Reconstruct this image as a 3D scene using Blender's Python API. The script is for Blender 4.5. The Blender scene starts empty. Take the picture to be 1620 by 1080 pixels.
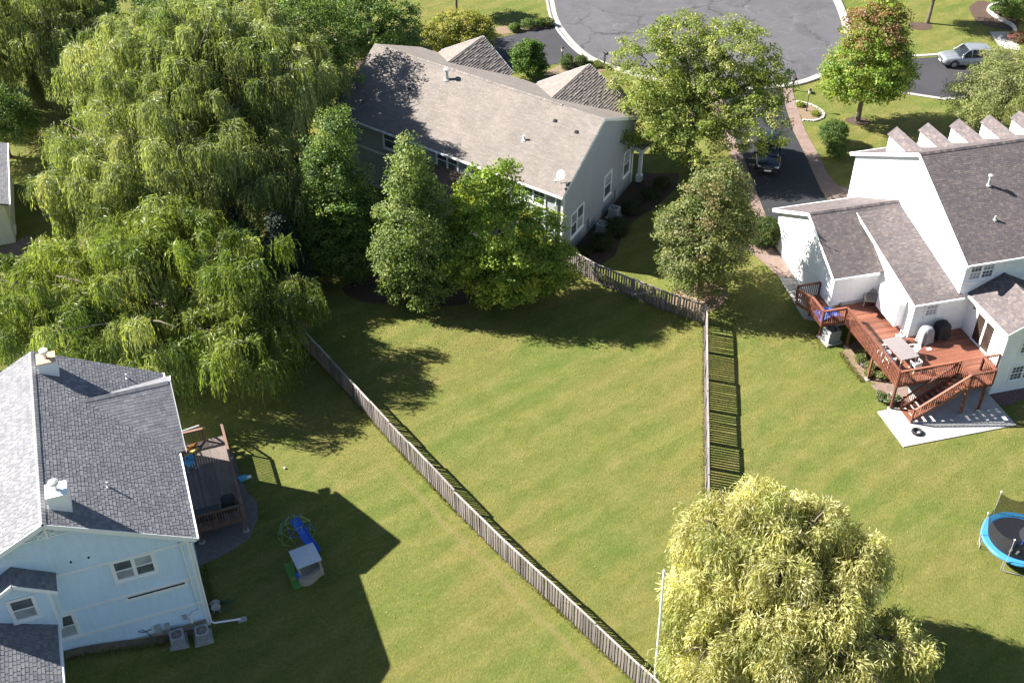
import bpy, bmesh, math, random
import numpy as np
from mathutils import Vector, Matrix
from mathutils.geometry import delaunay_2d_cdt

sc = bpy.context.scene
COL = sc.collection
R = math.radians
rnd = random.Random(7)
rng = np.random.default_rng(11)

# ---------------------------------------------------------------- camera, sky, sun, exposure
cam = bpy.data.objects.new('camera', bpy.data.cameras.new('camera')); COL.objects.link(cam)
cam.location = (0, 0, 46); cam.rotation_euler = (R(90 - 38.2), 0, 0)
cam.data.lens = 40.0; cam.data.sensor_width = 36.0; cam.data.clip_end = 1500; cam.data.clip_start = 0.5
sc.camera = cam

SUN_AZ, SUN_EL = 165.0, 36.0            # direction towards the sun, degrees from +X
sdir = Vector((math.cos(R(SUN_AZ)) * math.cos(R(SUN_EL)), math.sin(R(SUN_AZ)) * math.cos(R(SUN_EL)), math.sin(R(SUN_EL))))
sun = bpy.data.objects.new('sun', bpy.data.lights.new('sun', 'SUN')); COL.objects.link(sun)
sun.rotation_euler = sdir.to_track_quat('Z', 'Y').to_euler()
sun.location = (-60, 30, 60)
sun.data.energy = 5.0; sun.data.angle = R(0.53); sun.data.color = (1.0, 0.955, 0.87)

wd = bpy.data.worlds.new('World'); sc.world = wd; wd.use_nodes = True
wn = wd.node_tree.nodes; wl = wd.node_tree.links
sky = wn.new('ShaderNodeTexSky'); sky.sky_type = 'NISHITA'; sky.sun_disc = False
sky.sun_elevation = R(SUN_EL); sky.sun_rotation = math.atan2(sdir.x, sdir.y)
sky.air_density = 1.0; sky.dust_density = 0.6; sky.ozone_density = 1.0; sky.altitude = 200
wl.new(sky.outputs[0], wn['Background'].inputs[0]); wn['Background'].inputs[1].default_value = 0.043
sc.view_settings.view_transform = 'Standard'; sc.view_settings.look = 'None'
sc.view_settings.exposure = 1.85; sc.view_settings.gamma = 1.0; sc.view_settings.use_curve_mapping = False
sc.cycles.max_bounces = 7; sc.cycles.transparent_max_bounces = 12

# ---------------------------------------------------------------- material helpers
def nmat(name):
    m = bpy.data.materials.new(name); m.use_nodes = True
    nt = m.node_tree; b = nt.nodes['Principled BSDF']
    return m, nt, b
def N(nt, t, **kw):
    n = nt.nodes.new(t)
    for k, v in kw.items():
        if k in n.inputs: n.inputs[k].default_value = v
        else: setattr(n, k, v)
    return n
def L(nt, a, b): nt.links.new(a, b)
def ramp(nt, fac, stops):
    r = nt.nodes.new('ShaderNodeValToRGB'); e = r.color_ramp.elements
    while len(e) < len(stops): e.new(0.5)
    for i, (p, c) in enumerate(stops):
        e[i].position = p; e[i].color = (c[0], c[1], c[2], 1) if len(c) == 3 else c
    L(nt, fac, r.inputs[0]); return r.outputs[0]
def mixc(nt, fac, a, b, mode='MIX'):
    m = nt.nodes.new('ShaderNodeMix'); m.data_type = 'RGBA'; m.blend_type = mode
    for s, v in ((m.inputs[0], fac), (m.inputs[6], a), (m.inputs[7], b)):
        if hasattr(v, 'is_linked') or hasattr(v, 'links'): L(nt, v, s)
        elif isinstance(v, (int, float)): s.default_value = v
        else: s.default_value = (*v, 1)
    return m.outputs[2]
def coords(nt, kind='Object', scale=(1, 1, 1), rot=(0, 0, 0)):
    if kind == 'World':
        c = nt.nodes.new('ShaderNodeNewGeometry').outputs['Position']
    else:
        c = nt.nodes.new('ShaderNodeTexCoord').outputs[kind]
    mp = nt.nodes.new('ShaderNodeMapping'); mp.inputs['Scale'].default_value = scale; mp.inputs['Rotation'].default_value = rot
    L(nt, c, mp.inputs[0]); return mp.outputs[0]
def noise(nt, vec, scale, detail=4, rough=0.55, dist=0.0):
    n = N(nt, 'ShaderNodeTexNoise', Scale=scale, Detail=detail, Roughness=rough, Distortion=dist); L(nt, vec, n.inputs['Vector'])
    return n.outputs[0]
def bump(nt, b, h, strength=0.3, dist=0.02):
    n = N(nt, 'ShaderNodeBump', Strength=strength, Distance=dist); L(nt, h, n.inputs['Height']); L(nt, n.outputs[0], b.inputs['Normal'])
def plain(name, col, rough=0.6, var=0.12, scale=3.0, metal=0.0, bmp=0.0, kind='World', spec=0.4):
    """base colour with gentle uneven weathering"""
    m, nt, b = nmat(name)
    v = coords(nt, kind)
    n = noise(nt, v, scale, 6, 0.65)
    lo = tuple(max(0, c * (1 - var)) for c in col); hi = tuple(min(1, c * (1 + var)) for c in col)
    L(nt, ramp(nt, n, [(0.3, lo), (0.7, hi)]), b.inputs['Base Color'])
    b.inputs['Roughness'].default_value = rough; b.inputs['Metallic'].default_value = metal
    b.inputs['Specular IOR Level'].default_value = spec
    if bmp: bump(nt, b, noise(nt, v, scale * 8, 4), bmp, 0.02)
    return m
M = {}

# ---------------------------------------------------------------- mesh helpers
class MB:
    """collects faces for one mesh object"""
    def __init__(s): s.v = []; s.f = []; s.c = []; s.mi = []
    def add(s, vs, fs, col=None, mi=0):
        n = len(s.v); s.v += [tuple(p) for p in vs]; s.f += [tuple(i + n for i in f) for f in fs]
        s.mi += [mi] * len(fs)
        if col is not None:
            s.c += [None] * (n - len(s.c)); s.c += [col] * len(vs)
    def box(s, x0, y0, z0, x1, y1, z1, mi=0):
        s.add([(x0, y0, z0), (x1, y0, z0), (x1, y1, z0), (x0, y1, z0), (x0, y0, z1), (x1, y0, z1), (x1, y1, z1), (x0, y1, z1)],
              [(0, 3, 2, 1), (4, 5, 6, 7), (0, 1, 5, 4), (1, 2, 6, 5), (2, 3, 7, 6), (3, 0, 4, 7)], mi=mi)
    def bar(s, p, q, w, h, up=(0, 0, 1), mi=0):
        p, q, up = Vector(p), Vector(q), Vector(up); d = (q - p).normalized()
        sd = d.cross(up)
        if sd.length < 1e-4: sd = d.cross(Vector((1, 0, 0)))
        sd.normalize(); u = sd.cross(d).normalized()
        vs = []
        for e in (p, q):
            for a, b in ((-1, -1), (1, -1), (1, 1), (-1, 1)): vs.append(e + sd * (a * w / 2) + u * (b * h / 2))
        s.add(vs, [(0, 1, 2, 3), (7, 6, 5, 4), (0, 4, 5, 1), (1, 5, 6, 2), (2, 6, 7, 3), (3, 7, 4, 0)], mi=mi)
    def tube(s, pts, r, n=8, closed=False, cap=True, mi=0):
        pts = [Vector(p) for p in pts]; k = len(pts)
        rr = r if isinstance(r, (list, tuple)) else [r] * k
        ref = Vector((0.31, 0.22, 0.93)); vs = []; fs = []
        for i, p in enumerate(pts):
            a = pts[(i - 1) % k] if (i > 0 or closed) else p
            b = pts[(i + 1) % k] if (i < k - 1 or closed) else p
            d = (b - a).normalized(); sd = d.cross(ref)
            if sd.length < 1e-3: sd = d.cross(Vector((1, 0, 0)))
            sd.normalize(); u = sd.cross(d)
            for j in range(n):
                t = 2 * math.pi * j / n; vs.append(p + (sd * math.cos(t) + u * math.sin(t)) * rr[i])
        for i in range(k if closed else k - 1):
            for j in range(n):
                a, b = i * n + j, i * n + (j + 1) % n; c, d = ((i + 1) % k) * n + (j + 1) % n, ((i + 1) % k) * n + j
                fs.append((a, b, c, d))
        if cap and not closed: fs += [tuple(range(n))[::-1], tuple(range((k - 1) * n, k * n))]
        s.add(vs, fs, mi=mi)
    def lathe(s, prof, c=(0, 0, 0), n=16, mi=0, cap=True):
        vs = []; fs = []; k = len(prof)
        for r, z in prof:
            for j in range(n):
                t = 2 * math.pi * j / n; vs.append((c[0] + r * math.cos(t), c[1] + r * math.sin(t), c[2] + z))
        for i in range(k - 1):
            for j in range(n): fs.append((i * n + j, i * n + (j + 1) % n, (i + 1) * n + (j + 1) % n, (i + 1) * n + j))
        if cap: fs += [tuple(range(n))[::-1], tuple(range((k - 1) * n, k * n))]
        s.add(vs, fs, mi=mi)
    def prism(s, poly, vec, mi=0):
        """closed prism from a planar polygon (3d points) swept by vec"""
        n = len(poly); vec = Vector(vec); a = [Vector(p) for p in poly]
        nrm = Vector((0, 0, 0))
        for i in range(n): nrm += a[i].cross(a[(i + 1) % n])
        if nrm.dot(vec) > 0: a = a[::-1]
        b = [p + vec for p in a]
        s.add(a + b, [tuple(range(n)), tuple(range(2 * n - 1, n - 1, -1))] + [(i, i + n, (i + 1) % n + n, (i + 1) % n) for i in range(n)], mi=mi)
    def slab(s, quad, t, mi=0):
        """roof slab: polygon thickened downward along its normal"""
        a = [Vector(p) for p in quad]; nrm = (a[1] - a[0]).cross(a[2] - a[0]).normalized()
        if nrm.z < 0: nrm = -nrm
        s.prism(a, -nrm * t, mi=mi)
    def build(s, name, mat, parent=None, off=(0, 0, 0), smooth=False):
        me = bpy.data.meshes.new(name)
        o_ = Vector(off)
        vs = [Vector(p) - o_ for p in s.v] if o_.length else s.v
        me.from_pydata(vs, [], s.f)
        mats = mat if isinstance(mat, (list, tuple)) else [mat]
        for m in mats: me.materials.append(M[m] if isinstance(m, str) else m)
        if len(mats) > 1: me.polygons.foreach_set('material_index', s.mi)
        if s.c:
            s.c += [None] * (len(s.v) - len(s.c))
            at = me.attributes.new('Col', 'FLOAT_COLOR', 'POINT')
            at.data.foreach_set('color', np.array([c if c else (0.5, 0.5, 0.5, 1) for c in s.c], dtype=np.float32).ravel())
        if smooth: me.polygons.foreach_set('use_smooth', [True] * len(me.polygons))
        me.update()
        o = bpy.data.objects.new(name, me); COL.objects.link(o)
        if parent is not None: o.parent = parent
        return o
def tag(o, label=None, cat=None, group=None, kind=None):
    if label: o['label'] = label
    if cat: o['category'] = cat
    if group: o['group'] = group
    if kind: o['kind'] = kind
    return o
def thing(name, label, cat, loc=(0, 0, 0), rz=0.0, group=None):
    o = bpy.data.objects.new(name, None); COL.objects.link(o); o.empty_display_size = 0.3
    o.location = loc; o.rotation_euler = (0, 0, rz); return tag(o, label, cat, group)
def copy_obj(o, parent=None, name=None):
    c = o.copy(); COL.objects.link(c)
    if parent is not None: c.parent = parent
    return c
def copy_tree(o, parent=None):
    c = o.copy(); COL.objects.link(c); c.parent = parent
    for ch in o.children: copy_tree(ch, c)
    return c
def npmesh(name, verts, faces_k, mat, parent=None, col=None, smooth=False, loc=None):
    """fast mesh of k-gons from numpy arrays; verts (n,3), faces (m,k)"""
    me = bpy.data.meshes.new(name); nv = len(verts); m, k = faces_k.shape
    me.vertices.add(nv); me.vertices.foreach_set('co', np.asarray(verts, np.float32).ravel())
    me.loops.add(m * k); me.loops.foreach_set('vertex_index', faces_k.astype(np.int32).ravel())
    me.polygons.add(m); me.polygons.foreach_set('loop_start', np.arange(0, m * k, k, dtype=np.int32))
    me.polygons.foreach_set('loop_total', np.full(m, k, np.int32))
    me.update(calc_edges=True); me.polygons.foreach_set('use_smooth', np.full(m, bool(smooth)))
    for mm in (mat if isinstance(mat, (list, tuple)) else [mat]): me.materials.append(M[mm] if isinstance(mm, str) else mm)
    if col is not None:
        at = me.attributes.new('Col', 'FLOAT_COLOR', 'POINT')
        if col.shape[1] == 3: col = np.concatenate([col, np.ones((nv, 1))], 1)
        at.data.foreach_set('color', col.astype(np.float32).ravel())
    o = bpy.data.objects.new(name, me); COL.objects.link(o)
    if parent is not None: o.parent = parent
    if loc is not None: o.location = loc
    return o

# ---------------------------------------------------------------- site frames (metres, x right, y away from the camera)
def S(a, b, t):
    t = min(1.0, max(0.0, (t - a) / (b - a))); return t * t * (3 - 2 * t)
class Frame:
    def __init__(s, x, y, az): s.o = Vector((x, y, 0)); s.az = R(az); s.c = math.cos(s.az); s.s = math.sin(s.az)
    def w(s, x, y, z=0): return Vector((s.o.x + x * s.c - y * s.s, s.o.y + x * s.s + y * s.c, z))
    def loc(s, X, Y): return ((X - s.o.x) * s.c + (Y - s.o.y) * s.s, -(X - s.o.x) * s.s + (Y - s.o.y) * s.c)
FL = Frame(-14.98, 35.75, 20.5)      # blue-grey house, lower left: origin at its near right corner
FW = Frame(29.38, 53.16, 14.5)       # white house, right: origin at the rear corner of its breakfast room
GO = Vector((3.535, 67.617, 0)); GA, GB = R(-36.2), R(62.0)
def gw(u, v, z=0): return Vector((u * math.cos(GA) + v * math.cos(GB), u * math.sin(GA) + v * math.sin(GB), z))   # grey house plan, relative to its near corner
def ground(x, y):
    g1 = 1.6 * S(56, 68, y) * S(9, 16, x); t = S(78, 92, y)
    z = g1 * (1 - t) + 1.0 * t
    lx, ly = FL.loc(x, y)
    z += 1.05 * S(0.6, 6.8, -lx) * S(7, 2, -ly) * S(16, 10, ly)
    return z
def gz(x, y, dz=0.0): return Vector((x, y, ground(x, y) + dz))
def drape(name, poly, mat, dz, step=1.2, kind='structure', parent=None, thick=0.0):
    """sheet following the terrain inside a plan polygon"""
    pts = []
    n = len(poly)
    for i in range(n):
        a, b = Vector(poly[i][:2]), Vector(poly[(i + 1) % n][:2]); k = max(1, int((b - a).length / step))
        for j in range(k): pts.append(a.lerp(b, j / k))
    m = len(pts); edges = [(i, (i + 1) % m) for i in range(m)]
    xs = [p.x for p in pts]; ys = [p.y for p in pts]
    def inside(x, y):
        c = False
        for i in range(m):
            a, b = pts[i], pts[(i + 1) % m]
            if (a.y > y) != (b.y > y) and x < (b.x - a.x) * (y - a.y) / (b.y - a.y) + a.x: c = not c
        return c
    x = min(xs) + step / 2
    while x < max(xs):
        y = min(ys) + step / 2
        while y < max(ys):
            if inside(x, y): pts.append(Vector((x, y)))
            y += step
        x += step
    v, e, f, *_ = delaunay_2d_cdt(pts, edges, [], 1, 1e-4)
    mb = MB(); mb.add([(p.x, p.y, ground(p.x, p.y) + dz) for p in v], f)
    if thick:
        k = len(v); vv = [(p.x, p.y, ground(p.x, p.y) + dz) for p in pts[:m]]; ww = [(a, b, c - thick) for a, b, c in vv]
        mb.add(vv + ww, [(i, (i + 1) % m, (i + 1) % m + m, i + m) for i in range(m)])
    o = mb.build(name, mat, parent)
    if kind: o['kind'] = kind
    return o
# ================================================================ materials
def m_grass():
    m, nt, b = nmat('lawn_grass'); w = coords(nt, 'World')
    def turned(rot, sc_):
        a = coords(nt, 'World', (1, 1, 1), (0, 0, R(rot))); mp = nt.nodes.new('ShaderNodeMapping'); mp.inputs['Scale'].default_value = sc_; L(nt, a, mp.inputs[0]); return mp.outputs[0]
    n1 = noise(nt, w, 0.14, 4, 0.55, 0.6)
    n2 = noise(nt, turned(52, (1.6, 0.7, 1)), 0.95, 8, 0.72, 0.5)        # tufts drawn out along the mowing direction
    n3 = noise(nt, turned(20, (1.3, 0.8, 1)), 7.5, 5, 0.72, 0.3)
    big = ramp(nt, n1, [(0.32, (0.172, 0.154, 0.048)), (0.48, (0.154, 0.158, 0.042)), (0.64, (0.098, 0.146, 0.028))])
    mid = ramp(nt, n2, [(0.26, (0.070, 0.094, 0.020)), (0.50, (0.143, 0.148, 0.038)), (0.76, (0.250, 0.212, 0.084))])
    c = mixc(nt, 0.55, big, mid)
    fine = ramp(nt, n3, [(0.25, (0.42, 0.47, 0.36)), (0.5, (0.96, 0.97, 0.94)), (0.75, (1.60, 1.48, 1.45))])
    c = mixc(nt, 0.70, c, fine, 'MULTIPLY')
    # mowing stripes, faint and wobbly
    wv = N(nt, 'ShaderNodeTexWave', Scale=0.155, Distortion=1.5, Detail=3.0); wv.inputs['Detail Scale'].default_value = 0.35
    L(nt, turned(52, (1, 1, 1)), wv.inputs['Vector'])
    st = ramp(nt, wv.outputs['Fac'], [(0.25, (0.88, 0.95, 0.86)), (0.75, (1.10, 1.05, 1.08))])
    c = mixc(nt, ramp(nt, noise(nt, w, 0.09, 2), [(0.38, (0.35, 0.35, 0.35)), (0.6, (1, 1, 1))]), c, mixc(nt, 1.0, c, st, 'MULTIPLY'))
    # dry scuffed patches, and the worn line that runs beside the long fence
    dry = ramp(nt, noise(nt, w, 0.40, 6, 0.72, 1.2), [(0.57, (0, 0, 0)), (0.74, (1, 1, 1))])
    c = mixc(nt, mixf(nt, dry, 0.45), c, (0.185, 0.158, 0.066))
    pn = N(nt, 'ShaderNodeTexNoise', Scale=0.5, Detail=4.0); L(nt, w, pn.inputs['Vector'])
    dt = nt.nodes.new('ShaderNodeVectorMath'); dt.operation = 'DOT_PRODUCT'; L(nt, w, dt.inputs[0]); dt.inputs[1].default_value = (0.788, 0.616, 0)
    off = N(nt, 'ShaderNodeMath', operation='MULTIPLY_ADD'); L(nt, pn.outputs[0], off.inputs[0]); off.inputs[1].default_value = 0.9; L(nt, dt.outputs['Value'], off.inputs[2])
    sb = N(nt, 'ShaderNodeMath', operation='SUBTRACT'); L(nt, off.outputs[0], sb.inputs[0]); sb.inputs[1].default_value = 23.75
    ab = N(nt, 'ShaderNodeMath', operation='ABSOLUTE'); L(nt, sb.outputs[0], ab.inputs[0])
    ln = ramp(nt, ab.outputs[0], [(0.0, (1, 1, 1)), (0.32, (0, 0, 0))])
    sx = nt.nodes.new('ShaderNodeSeparateXYZ'); L(nt, w, sx.inputs[0]); gate = N(nt, 'ShaderNodeMapRange'); L(nt, sx.outputs[1], gate.inputs[0]); gate.inputs[1].default_value = 49; gate.inputs[2].default_value = 45; 
    k_ = N(nt, 'ShaderNodeMath', operation='MULTIPLY'); L(nt, ln, k_.inputs[0]); L(nt, gate.outputs[0], k_.inputs[1])
    c = mixc(nt, mixf(nt, k_.outputs[0], 0.5), c, (0.22, 0.175, 0.078))
    L(nt, c, b.inputs['Base Color']); b.inputs['Roughness'].default_value = 0.85; b.inputs['Specular IOR Level'].default_value = 0.12
    bump(nt, b, mixc(nt, 0.5, n3, noise(nt, w, 26, 3, 0.7)), 1.0, 0.12)
    M['grass'] = m
def mixf(nt, col, k):
    n = N(nt, 'ShaderNodeMath', operation='MULTIPLY'); L(nt, col, n.inputs[0]); n.inputs[1].default_value = k; return n.outputs[0]
m_grass()
def m_leaf(name, trans=0.35, rough=0.55):
    m, nt, b = nmat(name)
    a = N(nt, 'ShaderNodeAttribute', attribute_name='Col')
    L(nt, a.outputs['Color'], b.inputs['Base Color']); b.inputs['Roughness'].default_value = rough
    b.inputs['Specular IOR Level'].default_value = 0.35
    t = nt.nodes.new('ShaderNodeBsdfTranslucent'); mx = N(nt, 'ShaderNodeMixShader'); mx.inputs[0].default_value = trans
    tc = mixc(nt, 1.0, a.outputs['Color'], (1.25, 1.25, 0.55), 'MULTIPLY'); L(nt, tc, t.inputs[0])
    L(nt, b.outputs[0], mx.inputs[1]); L(nt, t.outputs[0], mx.inputs[2]); L(nt, mx.outputs[0], nt.nodes['Material Output'].inputs[0])
    M[name] = m
m_leaf('leaf', 0.42); m_leaf('willow_leaf', 0.42, 0.48); m_leaf('needle', 0.08, 0.6); m_leaf('blade', 0.25, 0.7)
def m_bark(name, a, b_):
    m, nt, b = nmat(name); v = coords(nt, 'World', (1, 1, 0.25)); n = noise(nt, v, 9, 6, 0.7)
    L(nt, ramp(nt, n, [(0.35, a), (0.65, b_)]), b.inputs['Base Color']); b.inputs['Roughness'].default_value = 0.9; bump(nt, b, n, 0.7, 0.04); M[name] = m
m_bark('bark', (0.055, 0.042, 0.032), (0.16, 0.13, 0.10)); m_bark('bark_pale', (0.16, 0.13, 0.10), (0.36, 0.31, 0.25))
def m_shingle(name, tint):
    """asphalt shingles: per-tab colour comes with the mesh, granules and streaks from noise"""
    m, nt, b = nmat(name); a = N(nt, 'ShaderNodeAttribute', attribute_name='Col'); w = coords(nt, 'World')
    g = ramp(nt, noise(nt, w, 55, 3, 0.7), [(0.3, (0.78, 0.78, 0.78)), (0.7, (1.22, 1.22, 1.22))])
    s = ramp(nt, noise(nt, w, 0.5, 4, 0.6, 0.5), [(0.3, (0.90, 0.90, 0.91)), (0.7, (1.10, 1.09, 1.08))])
    c = mixc(nt, 1.0, mixc(nt, 1.0, a.outputs['Color'], g, 'MULTIPLY'), s, 'MULTIPLY'); c = mixc(nt, 1.0, c, tint, 'MULTIPLY')
    L(nt, c, b.inputs['Base Color']); b.inputs['Roughness'].default_value = 0.86; b.inputs['Specular IOR Level'].default_value = 0.25; M[name] = m
m_shingle('shingle', (0.70, 0.70, 0.71))
def m_siding(name, col, pitch, var=0.05):
    m, nt, b = nmat(name); tc = nt.nodes.new('ShaderNodeTexCoord').outputs['Object']
    sp = nt.nodes.new('ShaderNodeSeparateXYZ'); L(nt, tc, sp.inputs[0])
    d = N(nt, 'ShaderNodeMath', operation='MULTIPLY'); L(nt, sp.outputs[2], d.inputs[0]); d.inputs[1].default_value = 1 / pitch
    fr = N(nt, 'ShaderNodeMath', operation='FRACT'); L(nt, d.outputs[0], fr.inputs[0])
    h = ramp(nt, fr.outputs[0], [(0.0, (1, 1, 1)), (0.86, (0.12, 0.12, 0.12)), (0.93, (0, 0, 0)), (1.0, (1, 1, 1))])
    w = coords(nt, 'World')
    lo = tuple(c * (1 - var) for c in col); hi = tuple(min(1, c * (1 + var)) for c in col)
    c1 = ramp(nt, noise(nt, w, 0.9, 5, 0.65), [(0.3, lo), (0.7, hi)])
    grime = ramp(nt, noise(nt, coords(nt, 'World', (6, 6, 0.5)), 1.0, 5, 0.7), [(0.45, (1, 1, 1)), (0.8, (0.90, 0.90, 0.88))])
    L(nt, mixc(nt, 1.0, c1, grime, 'MULTIPLY'), b.inputs['Base Color']); b.inputs['Roughness'].default_value = 0.55
    bump(nt, b, h, 0.9, 0.025); M[name] = m
m_siding('siding_blue', (0.62, 0.775, 0.93), 0.115); m_siding('siding_white', (0.87, 0.87, 0.87), 0.115); m_siding('siding_grey', (0.33, 0.355, 0.385), 0.13)
m_siding('siding_cream', (0.66, 0.63, 0.53), 0.13)
M['trim'] = plain('white_trim', (0.80, 0.81, 0.82), 0.45, 0.04, 2.0)
M['gutter'] = plain('white_gutter', (0.82, 0.83, 0.84), 0.3, 0.04, 4.0)
M['concrete'] = plain('concrete', (0.33, 0.315, 0.29), 0.85, 0.16, 2.2, bmp=0.15)
M['patio_concrete'] = plain('patio_concrete', (0.42, 0.405, 0.385), 0.85, 0.12, 1.6, bmp=0.1)
M['foundation'] = plain('foundation_concrete', (0.36, 0.33, 0.28), 0.9, 0.2, 2.5, bmp=0.2)
M['mulch'] = plain('bark_mulch', (0.075, 0.046, 0.034), 0.95, 0.5, 14, bmp=0.8)
M['gravel'] = plain('grey_gravel', (0.16, 0.145, 0.138), 0.95, 0.45, 16, bmp=0.8)
M['soil'] = plain('bare_soil', (0.19, 0.135, 0.088), 0.95, 0.3, 6, bmp=0.6)
def m_wood(name, a, b_, scale=(1, 1, 1), rough=0.8, streak=30):
    m, nt, b = nmat(name); v = coords(nt, 'Object', scale)
    n = noise(nt, v, 4.0, 6, 0.7, 0.3); n2 = noise(nt, coords(nt, 'World'), 0.9, 4, 0.6)
    oi = nt.nodes.new('ShaderNodeObjectInfo')
    rv = ramp(nt, oi.outputs['Random'], [(0, (0.62, 0.62, 0.64)), (1, (1.32, 1.30, 1.27))])
    c = mixc(nt, 0.35, ramp(nt, n, [(0.3, a), (0.7, b_)]), ramp(nt, n2, [(0.3, a), (0.7, b_)]))
    L(nt, mixc(nt, 1.0, c, rv, 'MULTIPLY'), b.inputs['Base Color']); b.inputs['Roughness'].default_value = rough; bump(nt, b, n, 0.25, 0.01); M[name] = m
m_wood('fence_wood', (0.085, 0.070, 0.068), (0.235, 0.205, 0.195), (3, 3, 0.4))
m_wood('fence_rail', (0.21, 0.19, 0.18), (0.36, 0.335, 0.32), (0.6, 0.6, 1))
m_wood('redwood', (0.150, 0.047, 0.026), (0.240, 0.098, 0.062), (0.5, 3, 3), 0.62)
m_wood('redwood_post', (0.130, 0.041, 0.024), (0.205, 0.078, 0.048), (3, 3, 0.4), 0.65)
m_wood('old_deck', (0.095, 0.072, 0.066), (0.215, 0.175, 0.165), (3, 0.4, 3), 0.85)
m_wood('old_deck_rail', (0.13, 0.070, 0.054), (0.215, 0.125, 0.098), (2, 2, 0.6), 0.75)
m_wood('teak', (0.20, 0.17, 0.15), (0.36, 0.32, 0.29), (2, 2, 2), 0.8)
def m_asphalt(name, col, cracks):
    m, nt, b = nmat(name); w = coords(nt, 'World')
    n = noise(nt, w, 0.35, 5, 0.6, 0.8); f = noise(nt, w, 22, 4, 0.7)
    lo = tuple(c * 0.82 for c in col); hi = tuple(c * 1.2 for c in col)
    c = mixc(nt, 1.0, ramp(nt, n, [(0.3, lo), (0.72, hi)]), ramp(nt, f, [(0.3, (0.8, 0.8, 0.8)), (0.7, (1.2, 1.2, 1.2))]), 'MULTIPLY')
    if cracks:
        dn = N(nt, 'ShaderNodeTexNoise', Scale=0.45, Detail=5.0, Roughness=0.7); L(nt, w, dn.inputs['Vector'])
        ad = nt.nodes.new('ShaderNodeVectorMath'); ad.operation = 'MULTIPLY_ADD'; L(nt, dn.outputs['Color'], ad.inputs[0]); ad.inputs[1].default_value = (3.2, 3.2, 0); L(nt, w, ad.inputs[2])
        for sc_, th, colr, k in ((0.13, 0.016, (0.022, 0.021, 0.025), 0.9), (0.36, 0.020, (0.145, 0.138, 0.142), 0.55), (0.9, 0.030, (0.042, 0.040, 0.044), 0.45)):
            vo = N(nt, 'ShaderNodeTexVoronoi', feature='DISTANCE_TO_EDGE', Scale=sc_); L(nt, ad.outputs[0], vo.inputs['Vector'])
            msk = ramp(nt, vo.outputs['Distance'], [(0.0, (1, 1, 1)), (th, (0, 0, 0))])
            gate = ramp(nt, noise(nt, w, 0.22 + sc_ * 0.3, 3), [(0.42, (0, 0, 0)), (0.52, (1, 1, 1))])
            g = mixc(nt, 1.0, msk, gate, 'MULTIPLY'); c = mixc(nt, mixf(nt, g, k), c, colr)
    L(nt, c, b.inputs['Base Color']); b.inputs['Roughness'].default_value = 0.82; bump(nt, b, f, 0.25, 0.02); M[name] = m
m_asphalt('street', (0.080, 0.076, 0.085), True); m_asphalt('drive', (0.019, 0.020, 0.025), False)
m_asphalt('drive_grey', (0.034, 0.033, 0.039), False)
def m_brick():
    m, nt, b = nmat('brick_pavers'); w = coords(nt, 'World', (1, 1, 1), (0, 0, R(20)))
    t = N(nt, 'ShaderNodeTexBrick', Scale=1.0, **{'Mortar Size': 0.012, 'Brick Width': 0.22, 'Row Height': 0.11})
    t.inputs['Color1'].default_value = (0.175, 0.105, 0.088, 1); t.inputs['Color2'].default_value = (0.225, 0.155, 0.130, 1); t.inputs['Mortar'].default_value = (0.17, 0.145, 0.128, 1)
    L(nt, w, t.inputs['Vector'])
    s = ramp(nt, noise(nt, w, 1.5, 4), [(0.3, (0.88, 0.88, 0.88)), (0.7, (1.12, 1.12, 1.12))])
    L(nt, mixc(nt, 1.0, t.outputs[0], s, 'MULTIPLY'), b.inputs['Base Color']); b.inputs['Roughness'].default_value = 0.85
    bump(nt, b, t.outputs['Fac'], -0.4, 0.01); M['brick'] = m
m_brick()
def m_glass(name, col, rough=0.06):
    m, nt, b = nmat(name); v = coords(nt, 'World'); n = noise(nt, v, 1.3, 3)
    L(nt, ramp(nt, n, [(0.3, tuple(c * 0.7 for c in col)), (0.7, tuple(c * 1.3 for c in col))]), b.inputs['Base Color'])
    b.inputs['Roughness'].default_value = rough; b.inputs['IOR'].default_value = 1.52; b.inputs['Specular IOR Level'].default_value = 0.6; M[name] = m
m_glass('glass', (0.10, 0.115, 0.13)); m_glass('glass_blind_reflect', (0.34, 0.37, 0.40), 0.2); m_glass('glass_dark', (0.045, 0.032, 0.026)); m_glass('car_glass', (0.015, 0.018, 0.022), 0.05)  # reflections put into both lighter pane colours; the paler also stands for blinds
def m_paint(name, col, rough=0.25, coat=0.6, metal=0.0):
    m, nt, b = nmat(name); n = noise(nt, coords(nt, 'World'), 2.5, 4)
    L(nt, ramp(nt, n, [(0.3, tuple(c * 0.93 for c in col)), (0.7, tuple(min(1, c * 1.07) for c in col))]), b.inputs['Base Color'])
    b.inputs['Roughness'].default_value = rough; b.inputs['Coat Weight'].default_value = coat; b.inputs['Metallic'].default_value = metal; M[name] = m
m_paint('paint_navy', (0.012, 0.018, 0.035), 0.28, 0.8, 0.3); m_paint('paint_silver', (0.27, 0.285, 0.32), 0.3, 0.8, 0.35)
M['tyre'] = plain('tyre_rubber', (0.02, 0.02, 0.021), 0.85, 0.2, 5); M['rim'] = plain('alloy_rim', (0.35, 0.36, 0.38), 0.35, 0.1, 5, metal=0.7)
M['chrome'] = plain('chrome', (0.6, 0.6, 0.62), 0.2, 0.05, 5, metal=0.9); M['black_plastic'] = plain('black_plastic', (0.022, 0.022, 0.024), 0.55, 0.2, 5)
M['lamp_lens'] = plain('lamp_lens', (0.62, 0.64, 0.66), 0.15, 0.05, 5); M['tail_red'] = plain('tail_lens_red', (0.32, 0.012, 0.012), 0.2, 0.1, 5)
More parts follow.
